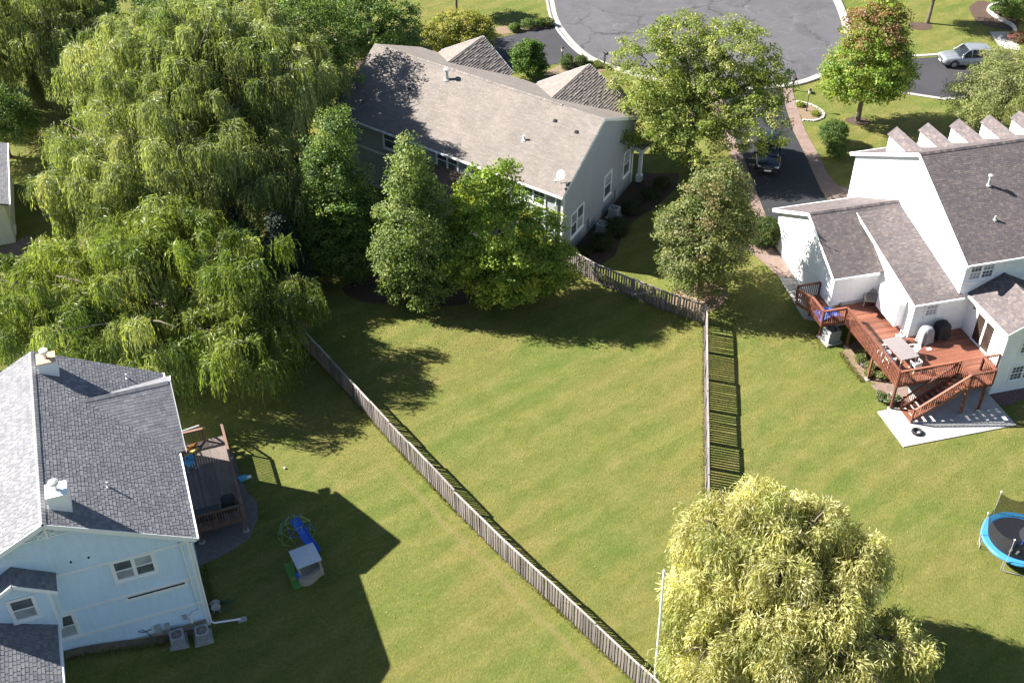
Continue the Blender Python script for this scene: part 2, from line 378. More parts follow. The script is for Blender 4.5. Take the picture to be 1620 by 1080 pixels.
M['grey_metal'] = plain('grey_metal', (0.40, 0.41, 0.42), 0.5, 0.12, 6, metal=0.2); M['ac_grey'] = plain('air_conditioner_grey', (0.36, 0.36, 0.36), 0.5, 0.12, 5)
M['dark_grille'] = plain('dark_grille', (0.035, 0.035, 0.037), 0.6, 0.2, 9); M['galv'] = plain('galvanised_steel', (0.55, 0.56, 0.57), 0.4, 0.12, 5, metal=0.5)
M['rust_cap'] = plain('rusty_chimney_cap', (0.50, 0.33, 0.21), 0.7, 0.25, 7); M['rust_fan'] = plain('rusty_fan', (0.25, 0.12, 0.08), 0.7, 0.3, 8)
M['white_plastic'] = plain('white_plastic', (0.78, 0.78, 0.77), 0.4, 0.05, 4); M['blue_plastic'] = plain('blue_plastic', (0.025, 0.10, 0.48), 0.4, 0.15, 3)
M['sky_plastic'] = plain('light_blue_plastic', (0.10, 0.42, 0.66), 0.45, 0.1, 3); M['lime'] = plain('lime_green_plastic', (0.19, 0.36, 0.06), 0.45, 0.1, 3)
M['play_roof'] = plain('grey_play_roof', (0.42, 0.47, 0.53), 0.6, 0.08, 4); M['play_tan'] = plain('tan_plastic', (0.34, 0.29, 0.26), 0.6, 0.12, 4)
M['green_plastic'] = plain('green_plastic', (0.075, 0.23, 0.04), 0.45, 0.12, 3); M['orange'] = plain('orange_plastic', (0.42, 0.17, 0.03), 0.5, 0.15, 3)
M['yellow'] = plain('yellow_plastic', (0.42, 0.32, 0.12), 0.5, 0.12, 3); M['teal'] = plain('teal_plastic', (0.05, 0.42, 0.46), 0.45, 0.12, 3)
M['black_cover'] = plain('black_cover_fabric', (0.022, 0.022, 0.025), 0.75, 0.3, 5, bmp=0.4); M['grey_cover'] = plain('grey_cover_fabric', (0.25, 0.255, 0.265), 0.8, 0.12, 5, bmp=0.4)
M['pad_blue'] = plain('blue_trampoline_pad', (0.045, 0.23, 0.46), 0.5, 0.1, 3, bmp=0.2); M['jump_mat'] = plain('trampoline_mat', (0.028, 0.028, 0.036), 0.8, 0.15, 6)
M['tarp'] = plain('blue_tarp', (0.05, 0.13, 0.50), 0.5, 0.35, 4, bmp=0.5); M['table_top'] = plain('stone_table_top', (0.23, 0.20, 0.20), 0.45, 0.08, 5)
M['stone'] = plain('edging_stone', (0.46, 0.43, 0.40), 0.9, 0.2, 4, bmp=0.3); M['terracotta'] = plain('dark_pot', (0.05, 0.045, 0.045), 0.5, 0.2, 5)
M['iron'] = plain('black_iron', (0.018, 0.018, 0.019), 0.45, 0.2, 6); M['brass'] = plain('brass_lamp', (0.55, 0.40, 0.16), 0.3, 0.1, 6, metal=0.7)
M['frost'] = plain('frosted_lamp_glass', (0.75, 0.72, 0.62), 0.25, 0.05, 6); M['magenta'] = plain('red_rock_mulch', (0.15, 0.085, 0.085), 0.85, 0.6, 12, bmp=0.8)
M['slot_shade'] = plain('painted_slot_shade', (0.012, 0.012, 0.013), 0.8, 0.1, 5)  # near-black colour stands in for the unlit inside of the slot window
M['hose'] = plain('green_hose', (0.03, 0.09, 0.05), 0.5, 0.2, 4)
def m_net():
    m, nt, b = nmat('safety_net'); b.inputs['Base Color'].default_value = (0.02, 0.02, 0.022, 1); b.inputs['Roughness'].default_value = 0.8
    t = nt.nodes.new('ShaderNodeBsdfTransparent'); mx = N(nt, 'ShaderNodeMixShader'); mx.inputs[0].default_value = 0.33
    L(nt, b.outputs[0], mx.inputs[1]); L(nt, t.outputs[0], mx.inputs[2]); L(nt, mx.outputs[0], nt.nodes['Material Output'].inputs[0]); M['net'] = m
m_net()
# ================================================================ terrain, street, drives
def make_ground():
    def axis(lo, hi, a, b, fine, coarse):
        t = [a + i * fine for i in range(int((b - a) / fine) + 1)]
        x = a
        st = fine
        while x > lo: st = min(st * 1.5, coarse); x -= st; t.insert(0, x)
        x = b; st = fine
        while x < hi: st = min(st * 1.5, coarse); x += st; t.append(x)
        return t
    xs = axis(-420, 420, -58, 60, 0.75, 60); ys = axis(-300, 620, 22, 124, 0.75, 60)
    def und(x, y): return 0.035 * math.sin(x * 0.33 + 1.3 * math.sin(y * 0.21)) + 0.03 * math.sin(y * 0.47 + x * 0.13)
    vs = np.array([(x, y, ground(x, y)) for y in ys for x in xs], np.float32)
    nx = len(xs); i = np.arange(nx - 1)[None, :] + (np.arange(len(ys) - 1) * nx)[:, None]
    f = np.stack([i, i + 1, i + nx + 1, i + nx], -1).reshape(-1, 4)
    return tag(npmesh('ground', vs, f, 'grass', smooth=True), kind='structure')
make_ground()
def catmull(pts, k=8):
    out = []; P = [Vector(p) for p in pts]; P = [P[0] * 2 - P[1]] + P + [P[-1] * 2 - P[-2]]
    for i in range(1, len(P) - 2):
        for j in range(k):
            t = j / k; a, b, c, d = P[i - 1:i + 3]
            out.append(0.5 * ((2 * b) + (c - a) * t + (2 * a - 5 * b + 4 * c - d) * t * t + (3 * b - a - 3 * c + d) * t ** 3))
    out.append(P[-2]); return out
kerb_line = catmull([(4.5, 134), (3.5, 122), (3.79, 114.2), (4.37, 107.7), (6.55, 101), (9.6, 97.6), (14, 94.9), (19, 93.5), (24.3, 94.0), (28.16, 96.2), (31.2, 100), (32.7, 104.65), (33.65, 114.2), (33.2, 122), (31, 134)], 9)
drape('street', [(p.x, p.y) for p in kerb_line] + [(26, 150), (26, 260), (12, 260), (12, 150)], 'street', 0.03, 3.0)
def make_kerb():
    mb = MB(); prof = [(-0.52, 0.032), (-0.02, 0.045), (0.03, 0.10), (0.14, 0.145), (0.27, 0.14), (0.30, 0.0)]; k = len(prof); n = len(kerb_line); vs = []
    for i, p in enumerate(kerb_line):
        d = (kerb_line[min(n - 1, i + 1)] - kerb_line[max(0, i - 1)]).normalized(); nrm = Vector((d.y, -d.x))
        nrm = -nrm if nrm.dot(p - Vector((18.7, 108))) < 0 else nrm
        for o, h in prof:
            q = p + nrm * o; vs.append((q.x, q.y, ground(q.x, q.y) + h))
    mb.add(vs, [(i * k + j, i * k + j + 1, (i + 1) * k + j + 1, (i + 1) * k + j) for i in range(n - 1) for j in range(k - 1)])
    tag(mb.build('kerb', 'concrete', smooth=False), kind='structure')
make_kerb()
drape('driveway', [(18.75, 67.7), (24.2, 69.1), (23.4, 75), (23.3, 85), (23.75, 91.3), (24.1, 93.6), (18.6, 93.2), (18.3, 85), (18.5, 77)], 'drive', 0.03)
drape('driveway', [(4.0, 107.4), (6.15, 101.4), (8.7, 98.75), (5.5, 99.4), (1.7, 97.6), (-4.5, 97.0), (-4.6, 102.4), (-0.6, 105.0)], 'drive_grey', 0.026)
drape('driveway', [(32.3, 99.6), (37.7, 99.9), (47.5, 101.2), (47.0, 93.5), (37.9, 91.8), (34.2, 93.2), (30.2, 98.0)], 'drive_grey', 0.026)
drape('paver_strip', [(23.43, 75), (23.33, 85), (23.78, 91.3), (24.15, 93.6), (25.0, 93.7), (24.75, 91.2), (24.35, 85), (24.5, 77.5), (24.9, 75.6), (26.4, 75.1), (26.6, 73.9), (25.2, 73.6), (23.7, 73.6)], 'brick', 0.034)
drape('paver_strip', [(18.45, 77), (18.25, 85), (18.55, 93.2), (17.5, 93.3), (17.3, 85), (17.55, 77), (17.9, 70.5), (18.65, 70.5)], 'brick', 0.034)
drape('brick_path', [(16.2, 67.5), (17.9, 67.6), (18.55, 67.3), (19.25, 66.4), (19.85, 63.95), (18.3, 64.0), (17.45, 65.5)], 'brick', 0.032, 0.7)
drape('concrete_path', [(18.32, 63.95), (19.85, 63.9), (20.62, 60.5), (20.5, 59.9), (19.35, 60.3)], 'concrete', 0.04, 0.7, thick=0.15)
drape('drive_edging', [(33.0, 99.95), (37.7, 100.25), (46.5, 101.5), (46.5, 101.95), (37.7, 100.65), (33.1, 100.35)], 'concrete', 0.045)
drape('drive_edging', [(34.2, 93.1), (37.9, 91.7), (40.5, 92.3), (40.6, 91.9), (37.9, 91.25), (34.0, 92.7)], 'concrete', 0.045)
drape('paved_walk', [(46.4, 102.0), (48.2, 101.6), (48.6, 106), (46.6, 106)], 'concrete', 0.04)
# planting beds
drape('mulch_bed', [(2.6, 96.4), (4.2, 98.3), (5.6, 99.25), (8.6, 98.6), (9.3, 97.6), (7.2, 96.6), (4.6, 95.6)], 'soil', 0.022)
drape('mulch_bed', [(-1.2, 105.3), (4.0, 107.3), (3.8, 109.4), (1.5, 108.6), (-1.8, 107.0)], 'soil', 0.022)
gb = [(0.05, -0.6), (1.2, -0.5), (2.6, 1.2), (3.1, 3.0), (2.7, 4.6), (2.3, 6.4), (2.6, 8.5), (3.4, 10.5), (4.0, 13.0), (3.4, 14.6), (0.05, 14.2)]
drape('mulch_bed', [(GO + gw(u, v))[:2] for u, v in gb], 'mulch', 0.022, 0.9)
def blob(cx, cy, rx, ry, n=18, j=0.12):
    r_ = random.Random(int(cx * 7 + cy * 13)); return [(cx + rx * math.cos(t) * (1 + r_.uniform(-j, j)), cy + ry * math.sin(t) * (1 + r_.uniform(-j, j))) for t in [2 * math.pi * i / n for i in range(n)]]
for cx, cy, rx, ry, mt in ((12.7, 62.6, 1.9, 1.5, 'soil'), (29.2, 87.0, 1.0, 0.9, 'mulch'), (-22.6, 69.6, 2.6, 1.9, 'soil'), (40.3, 107.4, 1.2, 1.0, 'mulch'),
                           (-6.3, 64.4, 5.2, 2.2, 'mulch'), (-5.8, 110.6, 1.3, 1.1, 'mulch'), (-12.3, 98.6, 2.2, 1.6, 'mulch'), (48.4, 110, 2.2, 3.6, 'mulch')):
    drape('mulch_bed', blob(cx, cy, rx, ry), mt, 0.02, 0.6)
drape('mulch_bed', [(24.72, 87.3), (25.6, 87.2), (26.3, 87.9), (26.5, 88.9), (26.0, 90.0), (25.2, 90.6), (24.85, 90.6), (24.55, 88.8)], 'soil', 0.024, 0.6)
drape('gravel_bed', [FL.w(x, y)[:2] for x, y in [(0.02, 4.0), (0.7, 4.1), (1.8, 4.45), (2.8, 4.9), (3.5, 6.2), (3.7, 7.6), (3.3, 8.4), (3.1, 12.2), (0.02, 12.2)]], 'gravel', 0.02, 0.7)
drape('gravel_bed', [FL.w(x, y)[:2] for x, y in [(-6.7, -0.02), (-0.05, -0.02), (-0.2, -0.35), (-3, -0.55), (-6.7, -0.5)]], 'soil', 0.02, 0.6)
drape('planting_bed', [FW.w(x, y)[:2] for x, y in [(-6.9, 5.9), (-6.3, 6.3), (-3.9, 7.5), (-3.9, 2.6), (-6.0, 2.4), (-6.75, 3.2), (-6.95, 4.6)]], 'soil', 0.02, 0.6)
drape('planting_bed', [FW.w(x, y)[:2] for x, y in [(0.1, -0.02), (2.9, -0.02), (3.2, -0.7), (1.6, -0.95), (0.5, -1.25), (0.12, -0.9)]], 'magenta', 0.024, 0.4)
# worn strip where mowers turn along the long fence, and bare patch by the crab apple
def slab_poly(name, pts, z0, z1, mat, fr):
    mb = MB(); mb.prism([fr.w(x, y, z0) for x, y in pts], (0, 0, z1 - z0)); return tag(mb.build(name, mat), kind='structure')
slab_poly('patio', [(-7.42, 0.24), (-7.47, -2.93), (0.02, -2.92), (0.02, -0.02), (0.02, 3.6), (-3.6, 3.6), (-5.2, 0.3)], 0.0, 0.06, 'patio_concrete', FW)
slab_poly('paving_slab', [(-6.55, 2.6), (-6.2, 0.45), (-3.9, 0.5), (-3.7, 2.35)], 0.0, 0.05, 'brick', FW)
def joint(p, q):
    mb = MB(); mb.bar(FW.w(*p, 0.0625), FW.w(*q, 0.0625), 0.035, 0.005); tag(mb.build('patio_joint', 'foundation'), kind='structure')
joint((-7.44, -1.25), (-0.05, -1.22)); joint((-3.6, -2.9), (-3.6, 0.2))
# ================================================================ building helpers
def poly_interval(poly, v):
    us = []
    n = len(poly)
    for i in range(n):
        (a, b), (c, d) = poly[i], poly[(i + 1) % n]
        if (b <= v < d) or (d <= v < b): us.append(a + (c - a) * (v - b) / (d - b))
    return (min(us), max(us)) if len(us) >= 2 else None
def shingles(parent, O, e, s, poly, palette, expo=0.15, tab=0.30, thick=0.014, seed=1, lap=0.004, keep=0.55, notch=0.008):
    """real shingle tabs laid in courses over a roof plane: O origin, e along the eave, s up the slope, poly in (u, v)"""
    mean = [sum(c[i] for c in palette) / len(palette) for i in range(3)]; palette = [tuple(mean[i] + (c[i] - mean[i]) * keep for i in range(3)) for c in palette]
    r_ = random.Random(seed); O, e, s = Vector(O), Vector(e).normalized(), Vector(s).normalized(); n = e.cross(s)
    if n.z < 0: n = -n
    V = []; F = []; C = []
    vmin = min(p[1] for p in poly); vmax = max(p[1] for p in poly); v = vmin; row = 0
    while v < vmax - 0.02:
        iv = poly_interval(poly, v + 0.3 * expo)
        if iv:
            u = iv[0] - r_.uniform(0, tab); u1 = iv[1]; v2 = min(v + expo * 1.12, vmax)
            while u < u1 - 1e-3:
                w = tab * r_.uniform(0.55, 1.25); a, b = max(u, iv[0]), min(u + w - notch, u1); u += w
                if b - a < 0.02: continue
                c = r_.choice(palette); k = r_.uniform(0.93, 1.07); c = (c[0] * k, c[1] * k, c[2] * k, 1)
                t = thick * r_.uniform(0.7, 1.5); i = len(V)
                P = O + e * a; Q = O + e * b
                V += [P + s * v + n * (lap + t), Q + s * v + n * (lap + t), Q + s * v2 + n * lap, P + s * v2 + n * lap, P + s * v + n * 0.0005, Q + s * v + n * 0.0005]
                F += [(i, i + 1, i + 2, i + 3), (i + 4, i + 5, i + 1, i)]; C += [c] * 6
        v += expo; row += 1
    fa = np.array(F, np.int32)
    o = npmesh('shingles', np.array([tuple(p) for p in V], np.float32), fa, 'shingle', parent, np.array(C, np.float32))
    o['kind'] = 'stuff'; return o
def roof_plane(house, pts, palette, thick=0.16, seed=1, expo=0.15, tab=0.3, butt=0.0065, notch=0.008):
    """pts: eave left, eave right, ridge right, ridge left (3d, house coordinates; 3 points for a triangle)"""
    P = [Vector(p) for p in pts]
    mb = MB(); mb.slab(P, thick); o = mb.build('roof', 'roof_deck', house)
    e = (P[1] - P[0]).normalized(); nn = e.cross(P[2] - P[0]).normalized()
    if nn.z < 0: nn = -nn
    s = nn.cross(e)
    if s.z < 0: s = -s
    poly = [((p - P[0]).dot(e), (p - P[0]).dot(s)) for p in P]
    sh = shingles(o, P[0], e, s, poly, palette, seed=seed, expo=expo, tab=tab, thick=butt, notch=notch)
    return o
def ridge_caps(house, p, q, s1, s2, palette, seed=3, w=0.17, step=0.2):
    """overlapping cap shingles along a ridge; s1, s2 point down either slope"""
    r_ = random.Random(seed); p, q = Vector(p), Vector(q); d = (q - p).normalized(); n = int((q - p).length / step); s1, s2 = Vector(s1).normalized(), Vector(s2).normalized()
    V = []; F = []; C = []
    for i in range(n):
        c = r_.choice(palette); k = r_.uniform(0.9, 1.15); a = p + d * (i * step); b = p + d * min((i + 1.15) * step, (q - p).length)
        up = Vector((0, 0, 1)); j = len(V)
        for e, h in ((a, 0.045), (b, 0.03)): V += [e + s1 * w + up * h, e + up * (h + 0.012), e + s2 * w + up * h]
        F += [(j, j + 1, j + 4, j + 3), (j + 1, j + 2, j + 5, j + 4)]; C += [(c[0] * k, c[1] * k, c[2] * k, 1)] * 6
    o = npmesh('ridge_cap', np.array([tuple(x) for x in V], np.float32), np.array(F, np.int32), 'shingle', house, np.array(C, np.float32)); o['kind'] = 'stuff'; return o
def window(house, o, right, nrm, w, h, units=1, case=0.10, panes=(1, 2), glass='glass', grille=None, sill=True, name='window', split=0.5):
    """o: lower left corner of the opening on the wall face; right, nrm unit vectors; each unit double hung"""
    o, r, n, u = Vector(o), Vector(right).normalized(), Vector(nrm).normalized(), Vector((0, 0, 1))
    def bx(mb, a, b, c, d, n0, n1):
        P = [o + r * x + u * z + n * k for k in (n0, n1) for x, z in ((a, c), (b, c), (b, d), (a, d))]
        mb.add(P, [(0, 3, 2, 1), (4, 5, 6, 7), (0, 1, 5, 4), (1, 2, 6, 5), (2, 3, 7, 6), (3, 0, 4, 7)])
    mb = MB(); t = 0.05
    bx(mb, -case, 0, -case, h + case, -0.02, t); bx(mb, w, w + case, -case, h + case, -0.02, t)
    bx(mb, 0, w, h, h + case, -0.02, t); bx(mb, 0, w, -case, 0, -0.02, t)
    uw = w / units
    for i in range(1, units): bx(mb, i * uw - 0.045, i * uw + 0.045, 0, h, -0.02, t - 0.008)
    f = mb.build(name, 'trim', house)
    if sill:
        mb = MB(); bx(mb, -case - 0.04, w + case + 0.04, -case - 0.05, -case, -0.01, t + 0.05); mb.build('sill', 'trim', f)
    for i in range(units):
        a = i * uw + (0.045 if i else 0.0); b = (i + 1) * uw - (0.045 if i < units - 1 else 0.0)
        zz = [0, h * split, h] if panes[1] == 2 else [0, h]
        for j in range(len(zz) - 1):
            mb = MB(); z0, z1 = zz[j], zz[j + 1]; k = 0.038; d = 0.012 if j else 0.004
            bx(mb, a, a + k, z0, z1, -0.01, d + 0.02); bx(mb, b - k, b, z0, z1, -0.01, d + 0.02); bx(mb, a + k, b - k, z0, z0 + k, -0.01, d + 0.02); bx(mb, a + k, b - k, z1 - k, z1, -0.01, d + 0.02)
            mb.build('sash', 'trim', f)
            mb = MB(); bx(mb, a + k, b - k, z0 + k, z1 - k, -0.02, d); mb.build('pane', glass if not isinstance(glass, (list, tuple)) else glass[(i + j) % len(glass)], f)
            if grille:
                mb = MB(); gx, gy = grille
                for q in range(1, gx): x = a + k + (b - a - 2 * k) * q / gx; bx(mb, x - 0.011, x + 0.011, z0 + k, z1 - k, d, d + 0.012)
                for q in range(1, gy): z = z0 + k + (z1 - z0 - 2 * k) * q / gy; bx(mb, a + k, b - k, z - 0.011, z + 0.011, d + 0.0005, d + 0.0125)
                mb.build('muntin', 'trim', f)
    return f
def downspout(house, pts, r=0.045, name='downspout', mat='gutter'):
    mb = MB(); mb.tube(pts, r, 8); return mb.build(name, mat, house)
def roof_vent(house, p, r=0.06, h=0.4, mat='galv', cap=False, name='vent_pipe'):
    mb = MB(); mb.lathe([(r * 2.0, -0.06), (r * 1.9, 0.03), (r, 0.06), (r, h)] + ([(r * 1.9, h + 0.02), (r * 1.9, h + 0.10), (r * 0.6, h + 0.16)] if cap else []), p, 12); return mb.build(name, mat, house)
def board(house, p, q, w, t, nrm, name='trim_board', mat='trim'):
    """flat board from p to q lying on a wall with outward normal nrm: w tall, t thick"""
    mb = MB(); n = Vector(nrm).normalized(); mb.bar(Vector(p) + n * (t / 2), Vector(q) + n * (t / 2), t, w, up=Vector((0, 0, 1)) if abs((Vector(q) - Vector(p)).normalized().z) < 0.95 else n.cross(Vector((0, 0, 1)))); return mb.build(name, mat, house)
def air_conditioner(label, loc, rz, s=0.72, h=0.75, mat='ac_grey', fan='dark_grille', pad=True, group='air conditioner units'):
    t = thing('air_conditioner', label, 'air conditioner', loc, rz, group)
    z0 = 0.0
    if pad:
        mb = MB(); mb.box(-s * 0.68, -s * 0.68, -0.25, s * 0.68, s * 0.68, 0.08); mb.build('pad', 'concrete', t); z0 = 0.0805
    mb = MB(); a = s / 2; mb.box(-a, -a, z0, a, a, z0 + 0.06)
    for sx in (-1, 1):
        for sy in (-1, 1): mb.box(sx * a - 0.04 * (sx > 0), sy * a - 0.04 * (sy > 0), z0 + 0.06, sx * a + 0.04 * (sx < 0), sy * a + 0.04 * (sy < 0), z0 + h - 0.06)
    mb.build('cabinet_frame', mat, t)
    mb = MB(); mb.box(-a + 0.03, -a + 0.03, z0 + 0.06, a - 0.03, a - 0.03, z0 + h - 0.12); mb.build('coil', mat, t)
    mb = MB(); n = 9
    for i in range(n):
        z = z0 + 0.1 + i * (h - 0.22) / n
        for sx in (-1, 1): mb.box(sx * (a - 0.018) - 0.01, -a + 0.045, z, sx * (a - 0.018) + 0.01, a - 0.045, z + 0.02); mb.box(-a + 0.045, sx * (a - 0.018) - 0.01, z, a - 0.045, sx * (a - 0.018) + 0.01, z + 0.02)
    mb.build('louvre', 'grey_metal', t)
    mb = MB(); R0 = s * 0.42; k = 20; z = z0 + h - 0.06; vs = []
    for i in range(k):
        an = 2 * math.pi * i / k + math.pi / 4 * 0; c, s_ = math.cos(an), math.sin(an); m_ = max(abs(c), abs(s_)); vs += [(a * c / m_, a * s_ / m_, z), (R0 * c, R0 * s_, z), (R0 * c, R0 * s_, z - 0.05), (a * c / m_, a * s_ / m_, z - 0.05)]
    mb.add(vs, [f for i in range(k) for j in range(4) for f in [(i * 4 + j, ((i + 1) % k) * 4 + j, ((i + 1) % k) * 4 + (j + 1) % 4, i * 4 + (j + 1) % 4)]]); mb.build('top_cover', mat, t)
    mb = MB(); mb.lathe([(R0 * 0.99, 0), (0.01, 0.002)], (0, 0, z - 0.058), 20); mb.build('fan_well', 'dark_grille', t)
    mb = MB()
    for rr in (0.3, 0.6, 0.9): mb.tube([(R0 * rr * math.cos(x), R0 * rr * math.sin(x), z + 0.01) for x in [2 * math.pi * i / 18 for i in range(18)]], 0.008, 4, True)
    for i in range(4): x = math.pi * i / 4; mb.bar((-R0 * math.cos(x), -R0 * math.sin(x), z + 0.012), (R0 * math.cos(x), R0 * math.sin(x), z + 0.012), 0.012, 0.01)
    mb.build('fan_guard', 'grey_metal', t)
    mb = MB(); mb.lathe([(0.07, 0.0), (0.07, 0.03)], (0, 0, z - 0.05), 10)
    for i in range(4):
        x = math.pi / 2 * i; c, s_ = math.cos(x), math.sin(x); q = [(0.06, -0.07, -0.02), (R0 * 0.85, -0.10, -0.03), (R0 * 0.85, 0.10, 0.03), (0.06, 0.07, 0.02)]
        mb.add([(p[0] * c - p[1] * s_, p[0] * s_ + p[1] * c, z - 0.022 + p[2] * 0.8) for p in q], [(0, 1, 2, 3)])
    mb.build('fan', fan, t)
    return t
M['roof_deck'] = plain('roof_deck_edge', (0.13, 0.125, 0.12), 0.9, 0.15, 6)
PAL_L = [(0.245, 0.245, 0.268), (0.280, 0.280, 0.299), (0.211, 0.215, 0.239), (0.308, 0.306, 0.319), (0.176, 0.180, 0.205)]
PAL_G = [(0.263, 0.231, 0.205), (0.286, 0.249, 0.223), (0.240, 0.210, 0.190), (0.301, 0.265, 0.238)]
PAL_W = [(0.157, 0.128, 0.131), (0.185, 0.157, 0.157), (0.133, 0.120, 0.131), (0.162, 0.144, 0.154), (0.223, 0.180, 0.166), (0.261, 0.223, 0.204), (0.116, 0.103, 0.112), (0.169, 0.135, 0.133)]
X_, Y_, Z_ = Vector((1, 0, 0)), Vector((0, 1, 0)), Vector((0, 0, 1))

# ================================================================ blue-grey house, lower left
def house_blue():
    H = thing('house', 'pale blue sided house with grey shingle roof and two white chimneys, lower left', 'house', FL.w(0, 0), FL.az)
    rx, rz, ex, ez, yf = -5.62, 9.68, 0.34, 6.52, 12.35; k = (rz - ez) / (ex - rx)
    def zr(x): return rz - k * abs(x - rx)
    mb = MB(); d = 0.2
    mb.prism([(0, 0, -0.5), (0, 0, zr(0) - d), (rx, 0, rz - d), (2 * rx, 0, zr(0) - d), (2 * rx, 0, -0.5)], (0, 12.0, 0)); mb.build('wall', 'siding_blue', H)
    lx = 2 * rx - ex
    roof_plane(H, [(ex, -0.35, ez), (ex, yf, ez), (rx, yf, rz), (rx, -0.35, rz)], PAL_L, seed=1, expo=0.165, tab=0.34, notch=0.05, butt=0.009)
    roof_plane(H, [(lx, yf, ez), (lx, -0.35, ez), (rx, -0.35, rz), (rx, yf, rz)], PAL_L, seed=2, expo=0.165, tab=0.34, notch=0.05, butt=0.009)
    ridge_caps(H, (rx, -0.35, rz), (rx, yf, rz), (1, 0, -k), (-1, 0, -k), [(0.30, 0.30, 0.31), (0.27, 0.27, 0.28)])
    # cross gable on the right slope
    cy, cz = 8.8, 8.62; k2 = (cz - ez) / 3.1; xr = rx + (rz - cz) / k; gx = 0.72
    roof_plane(H, [(gx, cy - 3.1, ez + 0.02), (ex - 0.1, cy - 3.1, ez + 0.02), (xr, cy, cz), (gx, cy, cz)], PAL_L, seed=5, thick=0.12, expo=0.165)
    roof_plane(H, [(gx, cy + 3.1, ez + 0.02), (ex - 0.1, cy + 3.1, ez + 0.02), (xr, cy, cz), (gx, cy, cz)], PAL_L, seed=6, thick=0.12, expo=0.165)
    ridge_caps(H, (xr, cy, cz), (gx, cy, cz), (0, -1, -k2), (0, 1, -k2), [(0.30, 0.30, 0.31), (0.27, 0.27, 0.28)], 8)
    mb = MB(); mb.prism([(0.02, cy - 2.9, ez - 0.2), (0.02, cy, cz - 0.2), (0.02, cy + 2.9, ez - 0.2)], (0.36, 0, 0)); mb.build('gable_wall', 'siding_blue', H)
    for sgn in (-1, 1): board(H, (gx - 0.01, cy + sgn * 3.12, ez - 0.09), (gx - 0.01, cy, cz - 0.09), 0.2, 0.03, (1, 0, 0), 'rake_board')
    # rake boards, gutter, corner trim on the gable that faces us
    for sgn, xe in ((1, ex), (-1, lx)): board(H, (xe, -0.345, ez - 0.10), (rx, -0.345, rz - 0.10), 0.24, 0.03, (0, -1, 0), 'rake_board')
    for sgn, xe in ((1, 0.0), (-1, 2 * rx)): board(H, (xe, 0, zr(0) - 0.32), (rx, 0, rz - 0.34), 0.26, 0.025, (0, -1, 0), 'frieze_board')
    mb = MB(); mb.box(ex + 0.002, -0.33, ez - 0.16, ex + 0.13, cy - 3.15, ez - 0.03); mb.build('gutter', 'gutter', H)
    mb = MB(); mb.box(ex + 0.002, cy + 3.15, ez - 0.16, ex + 0.13, yf, ez - 0.03); mb.build('gutter', 'gutter', H)
    mb = MB(); mb.box(-0.02, -0.33, ez - 0.22, ex, yf - 0.05, ez - 0.20); mb.build('soffit', 'trim', H)
    # gable ornament
    mb = MB(); a = Vector((rx, -0.30, rz - 0.30))
    mb.bar(a + Vector((-0.95, 0, -0.52)), a + Vector((0.95, 0, -0.52)), 0.05, 0.07)
    mb.bar(a, a + Vector((0, 0, -0.62)), 0.06, 0.09, up=(1, 0, 0))
    for sg in (-1, 1):
        mb.tube([a + Vector((sg * (0.10 + 0.75 * t), 0, -0.50 + 0.30 * math.sin(math.pi * t * 0.8))) for t in [i / 8 for i in range(9)]], 0.03, 6)
        mb.bar(a + Vector((0, 0, -0.1)), a + Vector((sg * 0.42, 0, -0.5)), 0.04, 0.05)
    mb.build('gable_ornament', 'trim', H)
    # horizontal bands and corner boards
    for z, x0, x1 in ((6.08, -6.2, -0.15), (3.62, -6.6, -0.15), (1.80, -6.7, -0.15)): board(H, (x0, 0, z), (x1, 0, z), 0.14, 0.03, (0, -1, 0))
    board(H, (-0.075, 0, -0.1), (-0.075, 0, 6.15), 0.15, 0.034, (0, -1, 0), 'corner_board'); board(H, (0, 0.075, -0.1), (0, 0.075, 6.15), 0.15, 0.034, (1, 0, 0), 'corner_board')
    board(H, (-6.22, 0, 3.7), (-6.22, 0, 6.0), 0.14, 0.03, (0, -1, 0))
    window(H, (-3.48, 0, 4.78), X_, -Y_, 1.72, 1.18, 2, 0.14, glass=('glass_blind_reflect', 'glass'))
    window(H, (-7.0, 0, 1.95), X_, -Y_, 1.15, 1.45, 1, 0.14, glass=('glass_blind_reflect', 'glass'))
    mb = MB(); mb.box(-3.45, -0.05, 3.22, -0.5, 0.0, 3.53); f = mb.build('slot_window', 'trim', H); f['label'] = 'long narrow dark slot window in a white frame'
    mb = MB(); mb.box(-3.28, -0.056, 3.42, -0.66, -0.051, 3.52); mb.build('slot_pane', 'slot_shade', f)
    for x in (-5.11, -4.34):
        mb = MB(); mb.lathe([(0.05, 0), (0.055, 0.02), (0.04, 0.06)], (0, 0, 0), 8); o = mb.build('wall_vent', 'black_plastic', H); o.location = (x, -0.005, 6.73); o.rotation_euler = (R(90), 0, 0)
    downspout(H, [(-0.42, -0.10, 6.25), (-0.40, -0.08, 5.9), (-0.36, -0.08, 3.5), (-0.32, -0.08, 1.45), (-0.36, -0.08, 1.36), (-0.72, -0.08, 1.28), (-0.80, -0.1, 1.20), (-0.80, -0.12, 0.86)], 0.045, 'vent_stack', 'white_plastic')
    mb = MB(); mb.lathe([(0.075, 0), (0.075, 0.22)], (-0.80, -0.12, 0.68), 10); mb.build('pipe_socket', 'white_plastic', H)
    downspout(H, [(0.10, 0.03, 6.32), (0.06, -0.06, 6.05), (0.06, -0.06, 0.30), (0.18, -0.09, 0.14), (1.45, -0.27, 0.10)], 0.05)
    mb = MB(); mb.box(1.3, -0.42, 0.0, 1.75, -0.12, 0.045); mb.build('splash_block', 'concrete', H)
    downspout(H, [(0.40, 12.0, 6.2), (0.1, 11.9, 5.9), (0.1, 11.9, 2.3), (0.25, 12.3, 2.1), (1.6, 13.1, 1.6)], 0.05)
